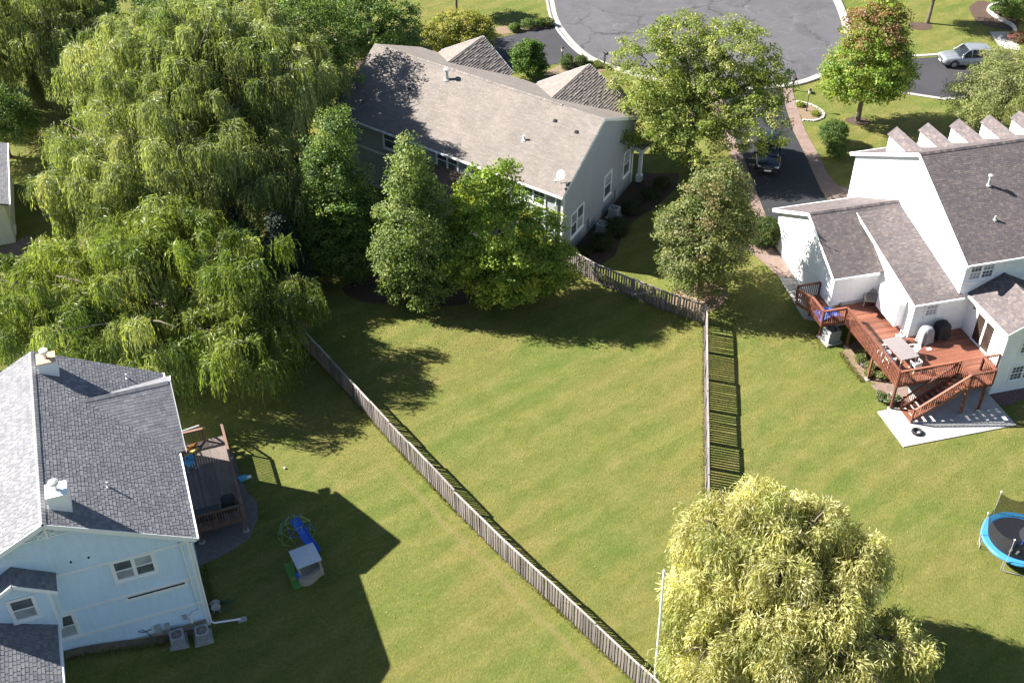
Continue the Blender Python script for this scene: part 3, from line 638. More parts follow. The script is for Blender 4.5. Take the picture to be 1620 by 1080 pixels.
    mb = MB(); mb.box(-6.75, -0.03, -0.5, -0.02, 0.02, 0.52); mb.build('foundation', 'foundation', H)
    # chimneys
    for y, cap, h in ((1.05, 'trim', 0.95), (10.95, 'rust_cap', 0.82)):
        x0, x1 = -5.30, -4.45; zb = zr(x1) - 0.2; zt = zr(x0) + h - 0.25
        mb = MB(); mb.box(x0, y - 0.42, zb, x1, y + 0.42, zt); c = mb.build('chimney', 'trim', H)
        mb = MB(); mb.box(x0 - 0.035, y - 0.455, zt - 0.04, x1 + 0.035, y + 0.455, zt + 0.02); mb.build('chimney_cap', cap, c)
        mb = MB(); cx = (x0 + x1) / 2; mb.lathe([(0.10, 0), (0.10, 0.34)], (cx, y, zt + 0.02), 14); mb.build('flue', 'galv', c)
        mb = MB(); mb.lathe([(0.19, 0.0), (0.21, 0.05), (0.21, 0.17), (0.12, 0.21), (0.02, 0.22)], (cx, y, zt + 0.34), 16); mb.build('flue_cap', 'white_plastic' if cap != 'trim' else 'galv', c)
    roof_vent(H, (-2.95, 2.55, zr(-2.95)), 0.05, 0.32); roof_vent(H, (-1.4, 11.3, zr(-1.4)), 0.05, 0.3)
    # bay with its own little gable, and the low front wing
    mb = MB(); mb.prism([(-8.75, -0.75, 3.4), (-6.25, -0.75, 3.4), (-6.25, -0.75, 6.35), (-7.5, -0.75, 7.15), (-8.75, -0.75, 6.35)], (0, 0.9, 0)); mb.build('bay_wall', 'siding_blue', H)
    for pts, sd in (([(-5.85, -1.15, 6.30), (-5.85, 0.1, 6.30), (-7.5, 0.1, 7.36), (-7.5, -1.15, 7.36)], 11), ([(-9.15, 0.1, 6.30), (-9.15, -1.15, 6.30), (-7.5, -1.15, 7.36), (-7.5, 0.1, 7.36)], 12)): roof_plane(H, pts, PAL_L, 0.12, sd, expo=0.165)
    for xe in (-5.85, -9.15): board(H, (xe, -1.145, 6.22), (-7.5, -1.145, 7.28), 0.18, 0.03, (0, -1, 0), 'rake_board')
    window(H, (-7.95, -0.75, 4.75), X_, -Y_, 0.95, 1.25, 1, 0.13, glass=('glass_blind_reflect', 'glass'))
    board(H, (-6.30, -0.75, 3.7), (-6.30, -0.75, 6.3), 0.12, 0.03, (0, -1, 0), 'corner_board')
    kw = 0.50
    mb = MB(); mb.prism([(-6.75, -0.05, 0), (-6.75, -0.05, 3.55), (-11.2, -0.05, 5.75), (-15.6, -0.05, 3.55), (-15.6, -0.05, 0)], (0, -9.0, 0)); mb.build('wing_wall', 'siding_blue', H)
    roof_plane(H, [(-6.42, -9.4, 3.78), (-6.42, -0.02, 3.78), (-11.2, -0.02, 6.15), (-11.2, -9.4, 6.15)], PAL_L, 0.16, 13, expo=0.165, tab=0.34, notch=0.05, butt=0.009)
    roof_plane(H, [(-15.98, -0.02, 3.78), (-15.98, -9.4, 3.78), (-11.2, -9.4, 6.15), (-11.2, -0.02, 6.15)], PAL_L, 0.16, 14, expo=0.165)
    mb = MB(); mb.box(-6.418, -9.4, 3.62, -6.30, -0.05, 3.75); mb.build('gutter', 'gutter', H)
    # meter boxes and conduit on the wall
    mb = MB(); mb.box(-2.55, -0.14, 0.55, -2.25, -0.005, 1.1); mb.build('electric_meter', 'grey_metal', H)
    mb = MB(); mb.box(-2.05, -0.16, -0.15, -1.85, -0.005, 1.02); mb.build('gas_meter', 'ac_grey', H)
    mb = MB(); mb.tube([(-2.7, -0.06, 0.9), (-3.1, -0.07, 0.85), (-3.3, -0.05, 1.0), (-3.1, -0.06, 1.05), (-2.9, -0.06, 0.7), (-2.75, -0.05, 0.2)], 0.018, 5); mb.build('cable', 'black_plastic', H)
    mb = MB(); mb.box(-1.15, -0.10, 0.95, -0.98, -0.005, 1.25); mb.build('disconnect_box', 'grey_metal', H)
    return H
house_blue()
for (x, y), lab in (((-1.62, -0.62), 'grey air conditioner with rusty fan by the blue house gas meter'), ((-0.45, -0.72), 'grey air conditioner with rusty fan nearest the blue house corner')):
    p = FL.w(x, y); air_conditioner(lab, (p.x, p.y, ground(p.x, p.y)), FL.az, 0.66, 0.62, fan='rust_fan')

# ================================================================ grey house, centre top
def house_grey():
    H = thing('house', 'light grey two storey house with tan shingle roof in the centre background', 'house', GO)
    u0, zr, vr, ze, zf, vf = -21.4, 8.55, 6.3, 5.68, 5.78, 12.75
    pv = [(-0.15, ze), (vr, zr), (vf, zf)]
    mb = MB(); a = [gw(0, 0, -0.4), gw(0, 0, ze - 0.18), gw(0, vr, zr - 0.2), gw(0, vf - 0.3, zf - 0.14), gw(0, vf - 0.3, -0.4)]
    mb.prism(a, gw(u0 + 0.2, 0)); mb.build('wall', 'siding_grey', H)
    ov = 0.12; ur = u0 - 0.2
    roof_plane(H, [gw(ur, -0.35, ze - 0.08), gw(ov, -0.35, ze - 0.08), gw(ov, vr, zr), gw(ur, vr, zr)], PAL_G, 0.14, 21, expo=0.15, tab=0.42)
    roof_plane(H, [gw(ov, vf + 0.1, zf - 0.05), gw(ur, vf + 0.1, zf - 0.05), gw(ur, vr, zr), gw(ov, vr, zr)], PAL_G, 0.14, 22, expo=0.15, tab=0.42)
    ridge_caps(H, gw(-3.5, vr, zr), gw(ur, vr, zr), gw(0, -1, -0.45), gw(0, 1, -0.45), PAL_G, 23, step=0.24)
    # front gables: ridge runs forward, right slope in glancing light
    for (ul, um, uu, zm, vm, zg, sd) in ((-9.6, -5.3, 0.15, 7.85, 14.6, 5.62, 31), (-19.8, -16.0, -12.2, 7.35, 14.9, 5.6, 34)):
        v0 = vr + (zr - zm) / ((zr - zf) / (vf - vr)) - 0.15; v1 = vf - 0.35
        roof_plane(H, [gw(uu, vm - 1.2, zg), gw(uu, v1, zg), gw(um, v0, zm), gw(um, vm, zm)], PAL_G, 0.12, sd, tab=0.42, expo=0.19, butt=0.042)
        roof_plane(H, [gw(ul, v1, zg), gw(ul, vm - 1.2, zg), gw(um, vm, zm), gw(um, v0, zm)], PAL_G, 0.12, sd + 1, tab=0.42)
        ridge_caps(H, gw(um, v0, zm), gw(um, vm, zm), gw(1, 0, -0.45), gw(-1, 0, -0.45), PAL_G, sd, step=0.24)
        mb = MB(); mb.prism([gw(ul + 0.4, v1, -0.2), gw(uu - 0.4, v1, -0.2), gw(uu - 0.4, v1, zg - 0.05), gw(um, v1, zm - 0.22), gw(ul + 0.4, v1, zg - 0.05)], gw(0, vm - 1.3 - v1)); mb.build('wall', 'siding_grey', H)
        for ua in (uu, ul): board(H, gw(ua, vm - 1.19, zg - 0.07), gw(um, vm + 0.01, zm - 0.07), 0.2, 0.03, gw(0, 1), 'rake_board')
    roof_plane(H, [gw(-1.2, 14.9, 5.35), gw(-1.2, 12.9, 5.35), gw(-3.3, 12.9, 6.9), gw(-3.3, 15.4, 6.9)], PAL_G, 0.1, 37, tab=0.42)
    roof_plane(H, [gw(-5.4, 12.9, 5.35), gw(-5.4, 14.9, 5.35), gw(-3.3, 15.4, 6.9), gw(-3.3, 12.9, 6.9)], PAL_G, 0.1, 38, tab=0.42)
    # eave fascia / gutters
    g1 = gw(1, 0); 
    for ua, ub, v, z in ((ur, ov, -0.37, ze - 0.17), (-12.4, -9.2, vf + 0.13, zf - 0.15), (ur, -19.6, vf + 0.13, zf - 0.15)):
        mb = MB(); mb.bar(gw(ua, v, z), gw(ub, v, z), 0.12, 0.13); mb.build('gutter', 'gutter', H)
    board(H, gw(ov, -0.3, ze - 0.16), gw(ov, vr, zr - 0.10), 0.16, 0.03, gw(0, -1).cross(Z_) * -1, 'rake_board'); board(H, gw(ov, vr, zr - 0.10), gw(ov, vf, zf - 0.14), 0.2, 0.03, gw(0, -1).cross(Z_) * -1, 'rake_board')
    nG = Vector((math.sin(GB), -math.cos(GB), 0)); rG = gw(0, 1).normalized()
    for v0, v1, z0, z1, un in ((1.42, 3.42, 1.3, 3.1, 2), (7.15, 8.35, 1.45, 3.3, 1), (10.75, 11.9, 1.5, 3.45, 1)):
        window(H, gw(0, v0, z0), rG, nG, v1 - v0, z1 - z0, un, 0.11, glass=('glass', 'glass_blind_reflect'))
    # rear wall (faces the back garden)
    nR = Vector((math.sin(GA), -math.cos(GA), 0)); rR = gw(1, 0).normalized()
    window(H, gw(-3.5, 0, 4.15), rR, nR, 1.95, 1.25, 2, 0.11, glass='glass', grille=(2, 2)); window(H, gw(-16.4, 0, 4.05), rR, nR, 1.3, 1.35, 1, 0.11, glass='glass')
    window(H, gw(-3.4, 0, 0.9), rR, nR, 1.9, 1.7, 2, 0.11, glass='glass'); window(H, gw(-11.2, 0, 4.1), rR, nR, 1.9, 1.3, 2, 0.11)
    board(H, gw(-0.08, 0, -0.1), gw(-0.08, 0, ze - 0.2), 0.16, 0.03, nR, 'corner_board'); board(H, gw(0, 0.08, -0.1), gw(0, 0.08, ze - 0.15), 0.16, 0.03, nG, 'corner_board')
    for z in (3.3,): board(H, gw(-19.5, 0, z), gw(-0.2, 0, z), 0.16, 0.03, nR)
    p = gw(-0.55, 0, 0) + nR * 0.09
    downspout(H, [p + Vector((0, 0, ze - 0.25)), p + Vector((0, 0, 0.2)), p + nR * 0.3 + Vector((0, 0, 0.1))], 0.06)
    p = gw(0, 12.3, 0) + nG * 0.08; downspout(H, [p + Vector((0, 0, zf - 0.3)), p + Vector((0, 0, 0.3))], 0.06)
    # single storey sunroom behind the trees
    mb = MB(); mb.prism([gw(-12.5, 0.1, -0.2), gw(-6.2, 0.1, -0.2), gw(-6.2, -3.4, -0.2), gw(-12.5, -3.4, -0.2)], (0, 0, 3.0)); mb.build('sunroom_wall', 'siding_white', H)
    roof_plane(H, [gw(-12.8, -3.7, 2.85), gw(-5.9, -3.7, 2.85), gw(-5.9, 0, 4.25), gw(-12.8, 0, 4.25)], [(0.20, 0.14, 0.115), (0.24, 0.17, 0.14), (0.17, 0.12, 0.10)], 0.12, 41)
    # flues and vents
    k = (zr - ze) / (vr + 0.15)
    def zt(v): return zr - k * (vr - v)
    roof_vent(H, gw(-13.6, 5.3, zt(5.3)), 0.13, 0.75, 'galv', True, 'flue_pipe'); roof_vent(H, gw(-4.9, 2.7, zt(2.7)), 0.09, 0.38, 'white_plastic')
    for u, v in ((-3.4, 4.9), (-1.4, 4.6), (-16.2, 3.6)):
        mb = MB(); c = gw(u, v, zt(v)); mb.add([c + gw(a_, b_) * 1 + Vector((0, 0, k * b_ + h)) for a_, b_, h in ((-.14, -.14, 0), (.14, -.14, 0), (.14, .16, 0), (-.14, .16, 0), (-.11, -.11, .12), (.11, -.11, .12), (.11, .1, .06), (-.11, .1, .06))], [(4, 5, 6, 7), (0, 1, 5, 4), (1, 2, 6, 5), (2, 3, 7, 6), (3, 0, 4, 7)]); mb.build('roof_vent', 'black_plastic', H)
    # satellite dish
    D = MB(); n = 18
    vs = [(0, 0, 0)]; fs = []
    for i, rr in enumerate((0.13, 0.25, 0.33)):
        for j in range(n): t = 2 * math.pi * j / n; vs.append((rr * math.cos(t), rr * 1.12 * math.sin(t), rr * rr * 0.45))
    for j in range(n):
        fs.append((0, 1 + j, 1 + (j + 1) % n))
        for i in range(2): a_ = 1 + i * n + j; b_ = 1 + i * n + (j + 1) % n; fs.append((a_, a_ + n, b_ + n, b_))
    D.add(vs, fs); base = gw(-0.55, 0.55, zt(0.55))
    d = D.build('satellite_dish', 'white_plastic', H, smooth=True); d.location = base + Vector((0, -0.05, 0.72)); d.rotation_euler = (R(62), 0, R(-38))
    mb = MB(); mb.tube([base, base + Vector((0, 0.05, 0.35)), base + Vector((0, 0.1, 0.68))], 0.03, 6); mb.tube([base + Vector((0, 0.08, 0.4)), base + Vector((-0.35, -0.4, 0.45))], 0.018, 5); mb.build('dish_mast', 'grey_metal', H)
    mb = MB(); mb.box(-0.09, -0.12, -0.05, 0.09, 0.12, 0.05); o = mb.build('dish_receiver', 'white_plastic', H); o.location = base + Vector((-0.36, -0.42, 0.47))
    # porch post at the far corner
    for u in (0.5,):
        mb = MB(); mb.prism([gw(0.35, 13.0, 0), gw(0.62, 13.0, 0), gw(0.62, 13.27, 0), gw(0.35, 13.27, 0)], (0, 0, 3.0)); mb.build('porch_post', 'trim', H)
        mb = MB(); mb.prism([gw(0.25, 12.9, 0), gw(0.72, 12.9, 0), gw(0.72, 13.37, 0), gw(0.25, 13.37, 0)], (0, 0, 0.7)); mb.build('post_base', 'trim', H)
        mb = MB(); mb.prism([gw(-1.6, 12.5, 3.0), gw(0.95, 12.5, 3.0), gw(0.95, 13.8, 3.0), gw(-1.6, 13.8, 3.0)], (0, 0, 0.3)); mb.build('porch_beam', 'trim', H)
        roof_plane(H, [gw(1.15, 14.0, 3.33), gw(-1.8, 14.0, 3.33), gw(-1.8, 12.4, 3.75), gw(1.15, 12.4, 3.75)], [(0.09, 0.085, 0.085), (0.07, 0.066, 0.068)], 0.08, 44)
    for v, z in ((4.35, 0.5), (9.2, 0.4)): mb = MB(); mb.prism([gw(0.02, v, z), gw(0.14, v, z), gw(0.14, v + 0.35, z), gw(0.02, v + 0.35, z)], (0, 0, 0.75)); mb.build('utility_box', 'grey_metal', H)
house_grey()
for (u, v), lab in (((0.95, 5.1), 'air conditioner beside the grey house gable, nearer of the two'), ((0.85, 7.5), 'air conditioner beside the grey house gable, farther of the two')):
    p = GO + gw(u, v); air_conditioner(lab, (p.x, p.y, 0), GB, 0.75, 0.8)

# ================================================================ white house, right
def house_white():
    H = thing('house', 'white sided house with brown shingle roof and dormers at the right edge', 'house', FW.w(0, 0), FW.az)
    ye, ze, yr, zr, yf, zf = 3.8, 7.3, 10.91, 11.07, 18.48, 7.1; x0, x1 = -1.07, 14.5
    k = (zr - ze) / (yr - ye)
    mb = MB(); mb.prism([(-0.8, 4.1, 0), (-0.8, 4.1, 7.25), (-0.8, yr, zr - 0.2), (-0.8, 18.15, 7.05), (-0.8, 18.15, 0)], (15, 0, 0)); mb.build('wall', 'siding_white', H)
    roof_plane(H, [(x0, ye, ze), (x1, ye, ze), (x1, yr, zr), (x0, yr, zr)], PAL_W, 0.15, 51, expo=0.145, tab=0.24)
    roof_plane(H, [(x1, yf, zf), (x0, yf, zf), (x0, yr, zr), (x1, yr, zr)], PAL_W, 0.15, 52, expo=0.145, tab=0.24)
    ridge_caps(H, (x0, yr, zr), (x1, yr, zr), (0, -1, -k), (0, 1, -k), PAL_W, 53)
    for ya, za in ((ye, ze), (yf, zf)):
        board(H, (x0 + 0.005, ya, za - 0.10), (x0 + 0.005, yr, zr - 0.10), 0.22, 0.03, (-1, 0, 0), 'rake_board'); 
        yb = 4.1 if ya == ye else 18.15; board(H, (-0.8, yb, za - 0.25), (-0.8, yr, zr - 0.35), 0.26, 0.03, (-1, 0, 0), 'frieze_board')
    mb = MB(); mb.box(x0, ye - 0.12, ze - 0.15, x1, ye - 0.002, ze - 0.02); mb.build('gutter', 'gutter', H)
    mb = MB(); mb.box(x0, yf + 0.002, zf - 0.15, x1, yf + 0.12, zf - 0.02); mb.build('gutter', 'gutter', H)
    # four dormers on the front slope, seen from behind
    kf = (zr - zf) / (yf - yr)
    for i, x in enumerate((0.38, 2.70, 5.04, 7.38, 9.72)):
        za = 10.22; ym = 15.95; w = 0.62; zl = 9.72; hw = 0.5
        def yat(z): return yr + (zr - z) / kf
        zb = zr - kf * (ym - yr)
        mb = MB(); mb.prism([(x - hw, ym - 0.12, zb - 0.4), (x + hw, ym - 0.12, zb - 0.4), (x + hw, ym - 0.12, zl), (x, ym - 0.12, za - 0.14), (x - hw, ym - 0.12, zl)], (0, yat(za) - ym + 0.4, 0)); d = mb.build('dormer', 'siding_white', H)
        y2 = yat(za) - 0.1; y3 = yat(zl) - 0.05
        for sg in (-1, 1):
            P = [Vector((x + sg * w, ym, zl)), Vector((x + sg * w, y3, zl)), Vector((x, y2, za)), Vector((x, ym, za))]
            m2 = MB(); m2.slab(P, 0.10); o = m2.build('dormer_roof', 'roof_deck', d)
            e = (P[1] - P[0]).normalized(); nn = e.cross(P[2] - P[0]).normalized(); nn = -nn if nn.z < 0 else nn; s = nn.cross(e); s = -s if s.z < 0 else s
            sh = shingles(d, P[0], e, s, [((p - P[0]).dot(e), (p - P[0]).dot(s)) for p in P], PAL_W, seed=60 + i * 2 + sg, thick=0.0065)
    # upper window on the rear wall, windows elsewhere
    window(H, (-0.48, 4.1, 5.92), X_, -Y_, 1.62, 1.05, 2, 0.10, glass=('glass_blind_reflect', 'glass'), grille=(3, 2))
    window(H, (4.2, 4.1, 5.9), X_, -Y_, 1.6, 1.05, 2, 0.10, glass='glass', grille=(3, 2))
    board(H, (-0.8, 4.18, 4.9), (-0.8, 4.18, 7.1), 0.14, 0.03, (-1, 0, 0), 'corner_board')
    roof_vent(H, (2.55, 8.35, zr - k * (yr - 8.35)), 0.09, 0.62, 'galv', True, 'flue_pipe'); roof_vent(H, (1.95, 6.2, zr - k * (yr - 6.2)), 0.07, 0.28, 'galv')
    # garage wing
    gy, gz_, gr, grz, gf, gfz = 7.9, 4.6, 12.19, 6.88, 16.87, 4.42
    mb = MB(); mb.prism([(-6.95, 8.26, -0.2), (-6.95, 8.26, 4.6), (-6.95, gr, grz - 0.2), (-6.95, 16.5, 4.42), (-6.95, 16.5, -0.2)], (6.3, 0, 0)); mb.build('garage_wall', 'siding_white', H)
    roof_plane(H, [(-7.28, gy, gz_), (-0.8, gy, gz_), (-0.8, gr, grz), (-7.28, gr, grz)], PAL_W, 0.14, 71, expo=0.145, tab=0.24)
    roof_plane(H, [(-0.8, gf, gfz), (-7.28, gf, gfz), (-7.28, gr, grz), (-0.8, gr, grz)], PAL_W, 0.14, 72, expo=0.145, tab=0.24)
    ridge_caps(H, (-7.28, gr, grz), (-0.8, gr, grz), (0, -1, -0.5), (0, 1, -0.5), PAL_W, 73)
    for ya, za, yb in ((gy, gz_, 8.26), (gf, gfz, 16.5)):
        board(H, (-7.275, ya, za - 0.10), (-7.275, gr, grz - 0.10), 0.22, 0.03, (-1, 0, 0), 'rake_board'); board(H, (-6.95, yb, za - 0.2), (-6.95, gr, grz - 0.33), 0.24, 0.03, (-1, 0, 0), 'frieze_board')
    mb = MB(); mb.box(-7.28, gy - 0.12, gz_ - 0.15, -4.1, gy - 0.002, gz_ - 0.02); mb.build('gutter', 'gutter', H)
    mb = MB(); mb.box(-7.28, gf + 0.002, gfz - 0.15, -0.8, gf + 0.12, gfz - 0.02); mb.build('gutter', 'gutter', H)
    # side door of the garage with its nine light window
    mb = MB(); mb.box(-6.99, 14.75, 1.6, -6.94, 15.75, 3.75); d = mb.build('side_door', 'trim', H)
    for i in range(3):
        for j in range(3): mb = MB(); mb.box(-7.0, 14.92 + i * 0.23, 2.75 + j * 0.28, -6.985, 15.1 + i * 0.23, 2.98 + j * 0.28); mb.build('pane', 'glass', d)
    mb = MB(); mb.lathe([(0.03, 0), (0.04, 0.04), (0.02, 0.07)], (0, 0, 0), 8); o = mb.build('door_knob', 'brass', d); o.location = (-6.99, 14.85, 2.6); o.rotation_euler = (0, R(-90), 0)
    # middle wing with its long low slope
    mb = MB(); mb.prism([(-3.75, 4.1, -0.2), (-3.75, 4.1, 4.8), (-3.75, 12.0, 6.55), (-3.75, 12.0, -0.2)], (3.0, 0, 0)); mb.build('kitchen_wall', 'siding_white', H)
    ms = (6.78 - 4.87) / (12.3 - 3.8)
    roof_plane(H, [(-4.05, 3.8, 4.87), (-0.62, 3.8, 4.87), (-0.62, 12.3, 6.78), (-4.05, 12.3, 6.78)], PAL_W, 0.14, 81, expo=0.145, tab=0.24)
    board(H, (-4.045, 3.8, 4.77), (-4.045, 12.2, 6.66), 0.22, 0.03, (-1, 0, 0), 'rake_board')
    mb = MB(); mb.box(-4.05, 3.68, 4.72, -0.65, 3.798, 4.85); mb.build('gutter', 'gutter', H)
    window(H, (-2.88, 4.1, 3.62), X_, -Y_, 0.78, 0.95, 1, 0.09, glass='glass_blind_reflect', grille=(3, 2))
    board(H, (-3.68, 4.1, 2.1), (-3.68, 4.1, 4.7), 0.12, 0.03, (0, -1, 0), 'corner_board')
    mb = MB(); mb.prism([(-4.32, 4.85, 2.5), (-3.76, 4.85, 2.5), (-3.76, 4.85, 4.45), (-4.32, 4.85, 4.2)], (0, 2.3, 0)); mb.build('fireplace_bump_out', 'siding_white', H)
    # basement level below the deck and breakfast room bump-out
    mb = MB(); mb.prism([(0.05, 0.0, -0.1), (0.05, 0.0, 4.85), (1.98, 0.0, 5.85), (3.9, 0.0, 4.85), (3.9, 0.0, -0.1)], (0, 4.15, 0)); mb.build('breakfast_room_wall', 'siding_white', H)
    roof_plane(H, [(-0.22, 4.1, 4.9), (-0.22, -0.3, 4.9), (1.98, -0.3, 6.03), (1.98, 4.1, 6.03)], PAL_W, 0.13, 91, expo=0.145, tab=0.24)
    roof_plane(H, [(4.18, -0.3, 4.9), (4.18, 4.1, 4.9), (1.98, 4.1, 6.03), (1.98, -0.3, 6.03)], PAL_W, 0.13, 92, expo=0.145, tab=0.24)
    ridge_caps(H, (1.98, -0.3, 6.03), (1.98, 4.1, 6.03), (1, 0, -0.5), (-1, 0, -0.5), PAL_W, 93)
    for xa in (-0.22, 4.18): board(H, (xa, -0.295, 4.82), (1.98, -0.295, 5.95), 0.2, 0.03, (0, -1, 0), 'rake_board')
    mb = MB(); mb.box(-0.335, -0.3, 4.76, -0.222, 4.0, 4.88); mb.build('gutter', 'gutter', H)
    window(H, (1.25, 0, 3.0), X_, -Y_, 1.5, 1.05, 2, 0.10, glass='glass'); window(H, (1.15, 0, 0.9), X_, -Y_, 1.7, 1.05, 2, 0.10, glass='glass', grille=(3, 2))
    # sliding door and side window on the wall that faces the deck
    f = window(H, (0.05, 2.95, 2.22), -Y_, -X_, 1.75, 2.0, 2, 0.10, panes=(1, 1), glass='glass_dark', sill=False, name='sliding_door')
    board(H, (0.05, 0.07, -0.1), (0.05, 0.07, 4.8), 0.14, 0.03, (-1, 0, 0), 'corner_board'); board(H, (0.12, 0.0, -0.1), (0.12, 0.0, 4.8), 0.14, 0.03, (0, -1, 0), 'corner_board')
    mb = MB(); mb.lathe([(0.05, 0), (0.08, 0.05), (0.08, 0.12)], (0, 0, 0), 8); o = mb.build('wall_lamp', 'black_plastic', H); o.location = (-0.05, 3.35, 4.2)
    mb = MB(); mb.box(-6.2, 8.12, 2.15, -4.2, 8.25, 2.34); mb.build('rear_step', 'grey_metal', H)
house_white()
# ================================================================ fences: every picket, rail and post a piece of its own
def picket_mesh(i, h):
    r_ = random.Random(40 + i); w, t = 0.066, 0.010; b = r_.uniform(-0.012, 0.012); mb = MB()
    zs = [0.04, h * 0.5, h]; off = [0, b, b * 0.3]; vs = []
    for z, o in zip(zs, off): vs += [(-w + o, -t, z), (w + o, -t, z), (w + o, t, z), (-w + o, t, z)]
    fs = [(0, 3, 2, 1), (8, 9, 10, 11)]
    for k in range(2):
        for j in range(4): fs.append((k * 4 + j, k * 4 + (j + 1) % 4, (k + 1) * 4 + (j + 1) % 4, (k + 1) * 4 + j))
    mb.add(vs, fs); me = mb.build('picket', 'fence_wood'); return me
def fence(path, label, h=1.52, sec=2.42, side=1, seed=1, pitch=0.202):
    r_ = random.Random(seed); p0 = Vector((path[0][0], path[0][1], 0)); F = thing('picket_fence', label, 'fence', gz(*path[0]))
    F0 = Vector(F.location)
    protos = [picket_mesh(seed * 10 + i, h * k) for i, k in enumerate((1.0, 0.985, 1.012))]
    mb = MB(); mb.box(-0.05, -0.05, -0.2, 0.05, 0.05, h + 0.03); post0 = mb.build('post', 'fence_wood')
    used = [False] * 4
    def put(proto, i, loc, rz, rx=0.0):
        o = proto if not used[i] else copy_obj(proto)
        used[i] = True; o.parent = F; o.location = loc - F0; o.rotation_euler = (rx, r_.gauss(0, 0.014) + (r_.uniform(-0.05, 0.05) if r_.random() < 0.05 else 0), rz + r_.gauss(0, 0.02))
    for a, b in zip(path[:-1], path[1:]):
        a, b = Vector(a), Vector(b); d = (b - a); ln = d.length; d.normalize(); n = max(1, round(ln / sec)); rz = math.atan2(d.y, d.x); nr = Vector((-d.y, d.x)) * side
        for k in range(n):
            p = a + d * (ln * k / n); q = a + d * (ln * (k + 1) / n); dz = r_.uniform(-0.08, 0.06)
            put(post0, 3, gz(p.x, p.y, dz), rz, r_.gauss(0, 0.012))
            for zr_, w_, hh in ((0.15, 0.035, 0.085), (h - 0.06, 0.035, 0.085), (h + 0.015, 0.10, 0.030)):
                mb = MB(); A = gz(p.x, p.y, zr_ + dz) - F0; B = gz(q.x, q.y, zr_ + dz + r_.uniform(-0.012, 0.012)) - F0
                e = Vector((nr.x, nr.y, 0)) * (0.03 if zr_ < h else 0.0)
                mb.bar(A + e, B + e, w_, hh); mb.build('rail' if zr_ < h else 'cap_rail', 'fence_wood' if zr_ < h else 'fence_rail', F)
            m_ = max(1, int(ln / n / pitch))
            for j in range(m_):
                c = p + (q - p) * ((j + 0.5) / m_); sgn = -1 if j % 2 else -1
                cc = c - nr * 0.012
                i = r_.randrange(3); put(protos[i], i, gz(cc.x, cc.y, dz + r_.uniform(-0.012, 0.012)), rz)
    e = path[-1]; o = copy_obj(post0); o.parent = F; o.location = gz(*e) - F0
    return F
fence([(-15.9, 61.6), (-12.96, 57.14), (-9.69, 52.6), (-7.13, 48.95), (-4.64, 45.55), (-3.13, 43.45), (-0.33, 39.85), (1.77, 37.35), (4.02, 34.6), (5.98, 32.2), (9.6, 27.8)], 'long weathered picket fence running diagonally across the left lawn', seed=2)
fence([(12.78, 60.0), (12.09, 54.61), (11.36, 48.85), (10.56, 42.6), (9.75, 36.2), (8.9, 29.6)], 'weathered picket fence casting a barred shadow beside the right lawn', side=-1, seed=3)
FB = fence([(3.72, 67.42), (5.75, 65.3), (8.26, 63.35), (10.27, 61.75), (12.70, 60.05)], 'short shaded picket fence between the grey house corner and the crab apple', seed=4)
mb = MB(); a = gz(8.3, 63.32, 0.3) - Vector(FB.location); b = gz(9.5, 62.36, 1.2) - Vector(FB.location); mb.bar(a + Vector((-0.03, -0.05, 0)), b + Vector((-0.03, -0.05, 0)), 0.03, 0.08); mb.build('gate_brace', 'fence_rail', FB)

